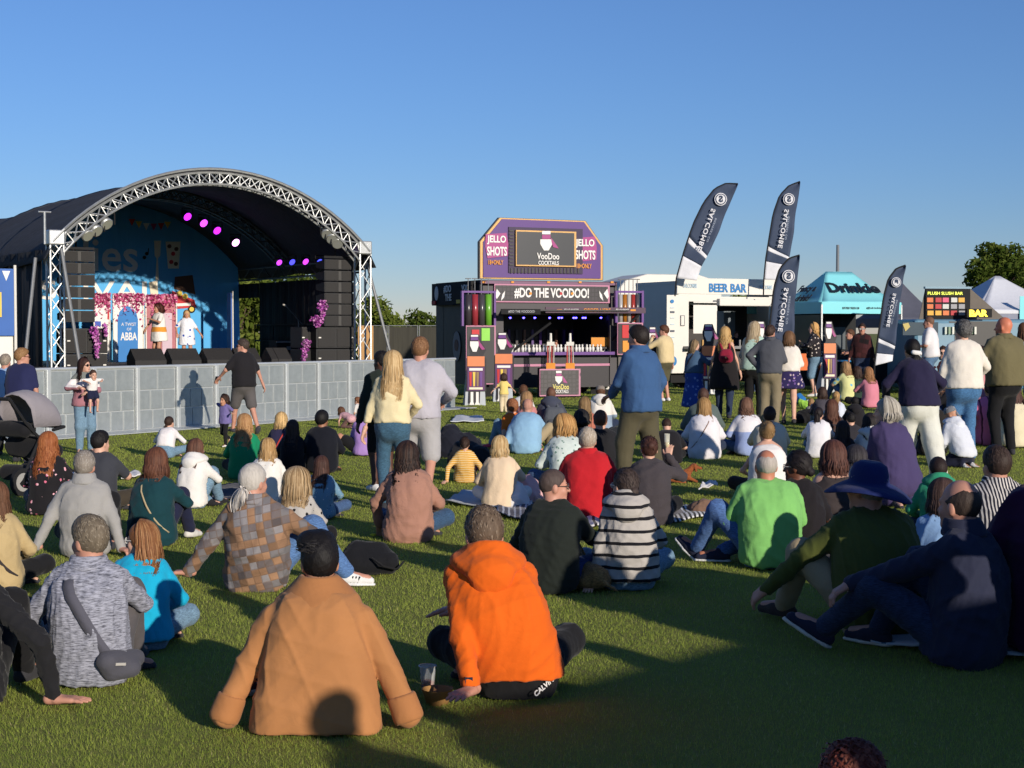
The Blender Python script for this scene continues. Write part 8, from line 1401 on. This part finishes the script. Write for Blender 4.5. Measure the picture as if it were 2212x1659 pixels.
# pushchair
g = G(62, 1062); r = empty('pushchair', g, R(-28), 'grey hooded pushchair at the left edge of the lawn', 'pushchair'); gy = fabric((156, 150, 156)); dkf = fabric((30, 30, 34))
hood = MB(); vs = []; n_, mm = 10, 8
for i in range(n_ + 1):
    a = math.pi * (0.02 + 0.62 * i / n_)
    for j in range(mm + 1): b = math.pi * j / mm; vs.append((0.26 * math.cos(b), -0.05 + 0.42 * math.cos(a) * (0.6 + 0.4 * math.sin(b)), 0.72 + 0.40 * math.sin(a) * math.sin(b) ** 0.6))
hood.add(vs, [(i * (mm + 1) + j, i * (mm + 1) + j + 1, (i + 1) * (mm + 1) + j + 1, (i + 1) * (mm + 1) + j) for i in range(n_) for j in range(mm)]); o = hood.obj('hood', gy, r, True); o.modifiers.new('t', 'SOLIDIFY').thickness = 0.012
blob('seat', [cap((-0.17, 0.0, 0.50), (0.17, 0.0, 0.50), 0.13, k=0.06), cap((-0.17, -0.22, 0.70), (0.17, -0.22, 0.70), 0.09, k=0.06), cap((-0.16, 0.25, 0.44), (0.16, 0.25, 0.44), 0.08, k=0.06)], 0.02, dkf, r, 0.005); blob('basket', [cap((-0.16, -0.15, 0.22), (0.16, -0.15, 0.22), 0.09, k=0.05), cap((-0.16, 0.15, 0.24), (0.16, 0.15, 0.24), 0.08, k=0.05)], 0.02, dkf, r, 0.004)
for sx in (-1, 1): MB().path([Vector((sx * 0.27, -0.52, 1.04)), Vector((sx * 0.27, -0.3, 0.78)), Vector((sx * 0.27, 0.1, 0.42)), Vector((sx * 0.25, 0.46, 0.16))], 0.017).tube((sx * 0.27, -0.1, 0.6), (sx * 0.28, -0.36, 0.18), 0.016).obj('side_frame', matt, r)
MB().tube((-0.27, -0.52, 1.04), (0.27, -0.52, 1.04), 0.02).obj('handle', matt, r); MB().path([Vector((0.27, 0.1, 0.68)), Vector((0.2, 0.34, 0.7)), Vector((-0.2, 0.34, 0.7)), Vector((-0.27, 0.1, 0.68))], 0.018).obj('bumper_bar', matt, r)
for sx, y, rr in ((-0.29, -0.38, 0.15), (0.29, -0.38, 0.15), (-0.24, 0.48, 0.11), (0.24, 0.48, 0.11)): w_ = MB(); w_.tube((sx - 0.02, y, rr), (sx + 0.02, y, rr), rr, n=20); wo_ = w_.obj('wheel', matt, r); MB().tube((sx - 0.024, y, rr), (sx + 0.024, y, rr), rr * 0.66, n=18).obj('hub', plain((170, 168, 164), 0.4), wo_)
MB().box((-0.24, -0.30, 0.86), (0.02, 0.22, 0.34)).obj('striped_cloth', fabric((226, 220, 236), 'hstripe', (40, 38, 60), 8.0, rgb3=(0.35,)), r)
# baby in the mother's arms
Jm = pm['J']; w0 = pm['o'].location; fwd = Vector((Matrix.Rotation(pm['o'].rotation_euler.z, 3, 'Z') @ Vector((0.06, 0.24, 0)))) * pm['sc']; zt = AT(208, 800, w0.y).z
person('baby in white top and navy shorts held by the mother', 208, 800, 900, dict(base='stand', head=1.7, arms=(dict(w=(-0.3, 0.3, 1.35), p=(-1, 0, 0)), dict(w=(0.3, 0.3, 1.3), p=(1, 0, 0))), legs=(dict(a=(-0.16, 0.16, 0.12)), dict(a=(0.16, 0.2, 0.1))), spine=(14, 16, 10), pitch=-6), -140, top((244, 240, 238), sleeve=0.5, hem=0.95, loose=0.03), dict(kind='shorts', mat=NAV, len=0.3, loose=0.05), ('buzz', (80, 56, 46)), PALE, shoes=None, seed=200, face=True, detail=0.03, at=(AT(206, 840, w0.y).x, w0.y + fwd.y, zt - 0.62), scl=0.355, group='people watching on the lawn')
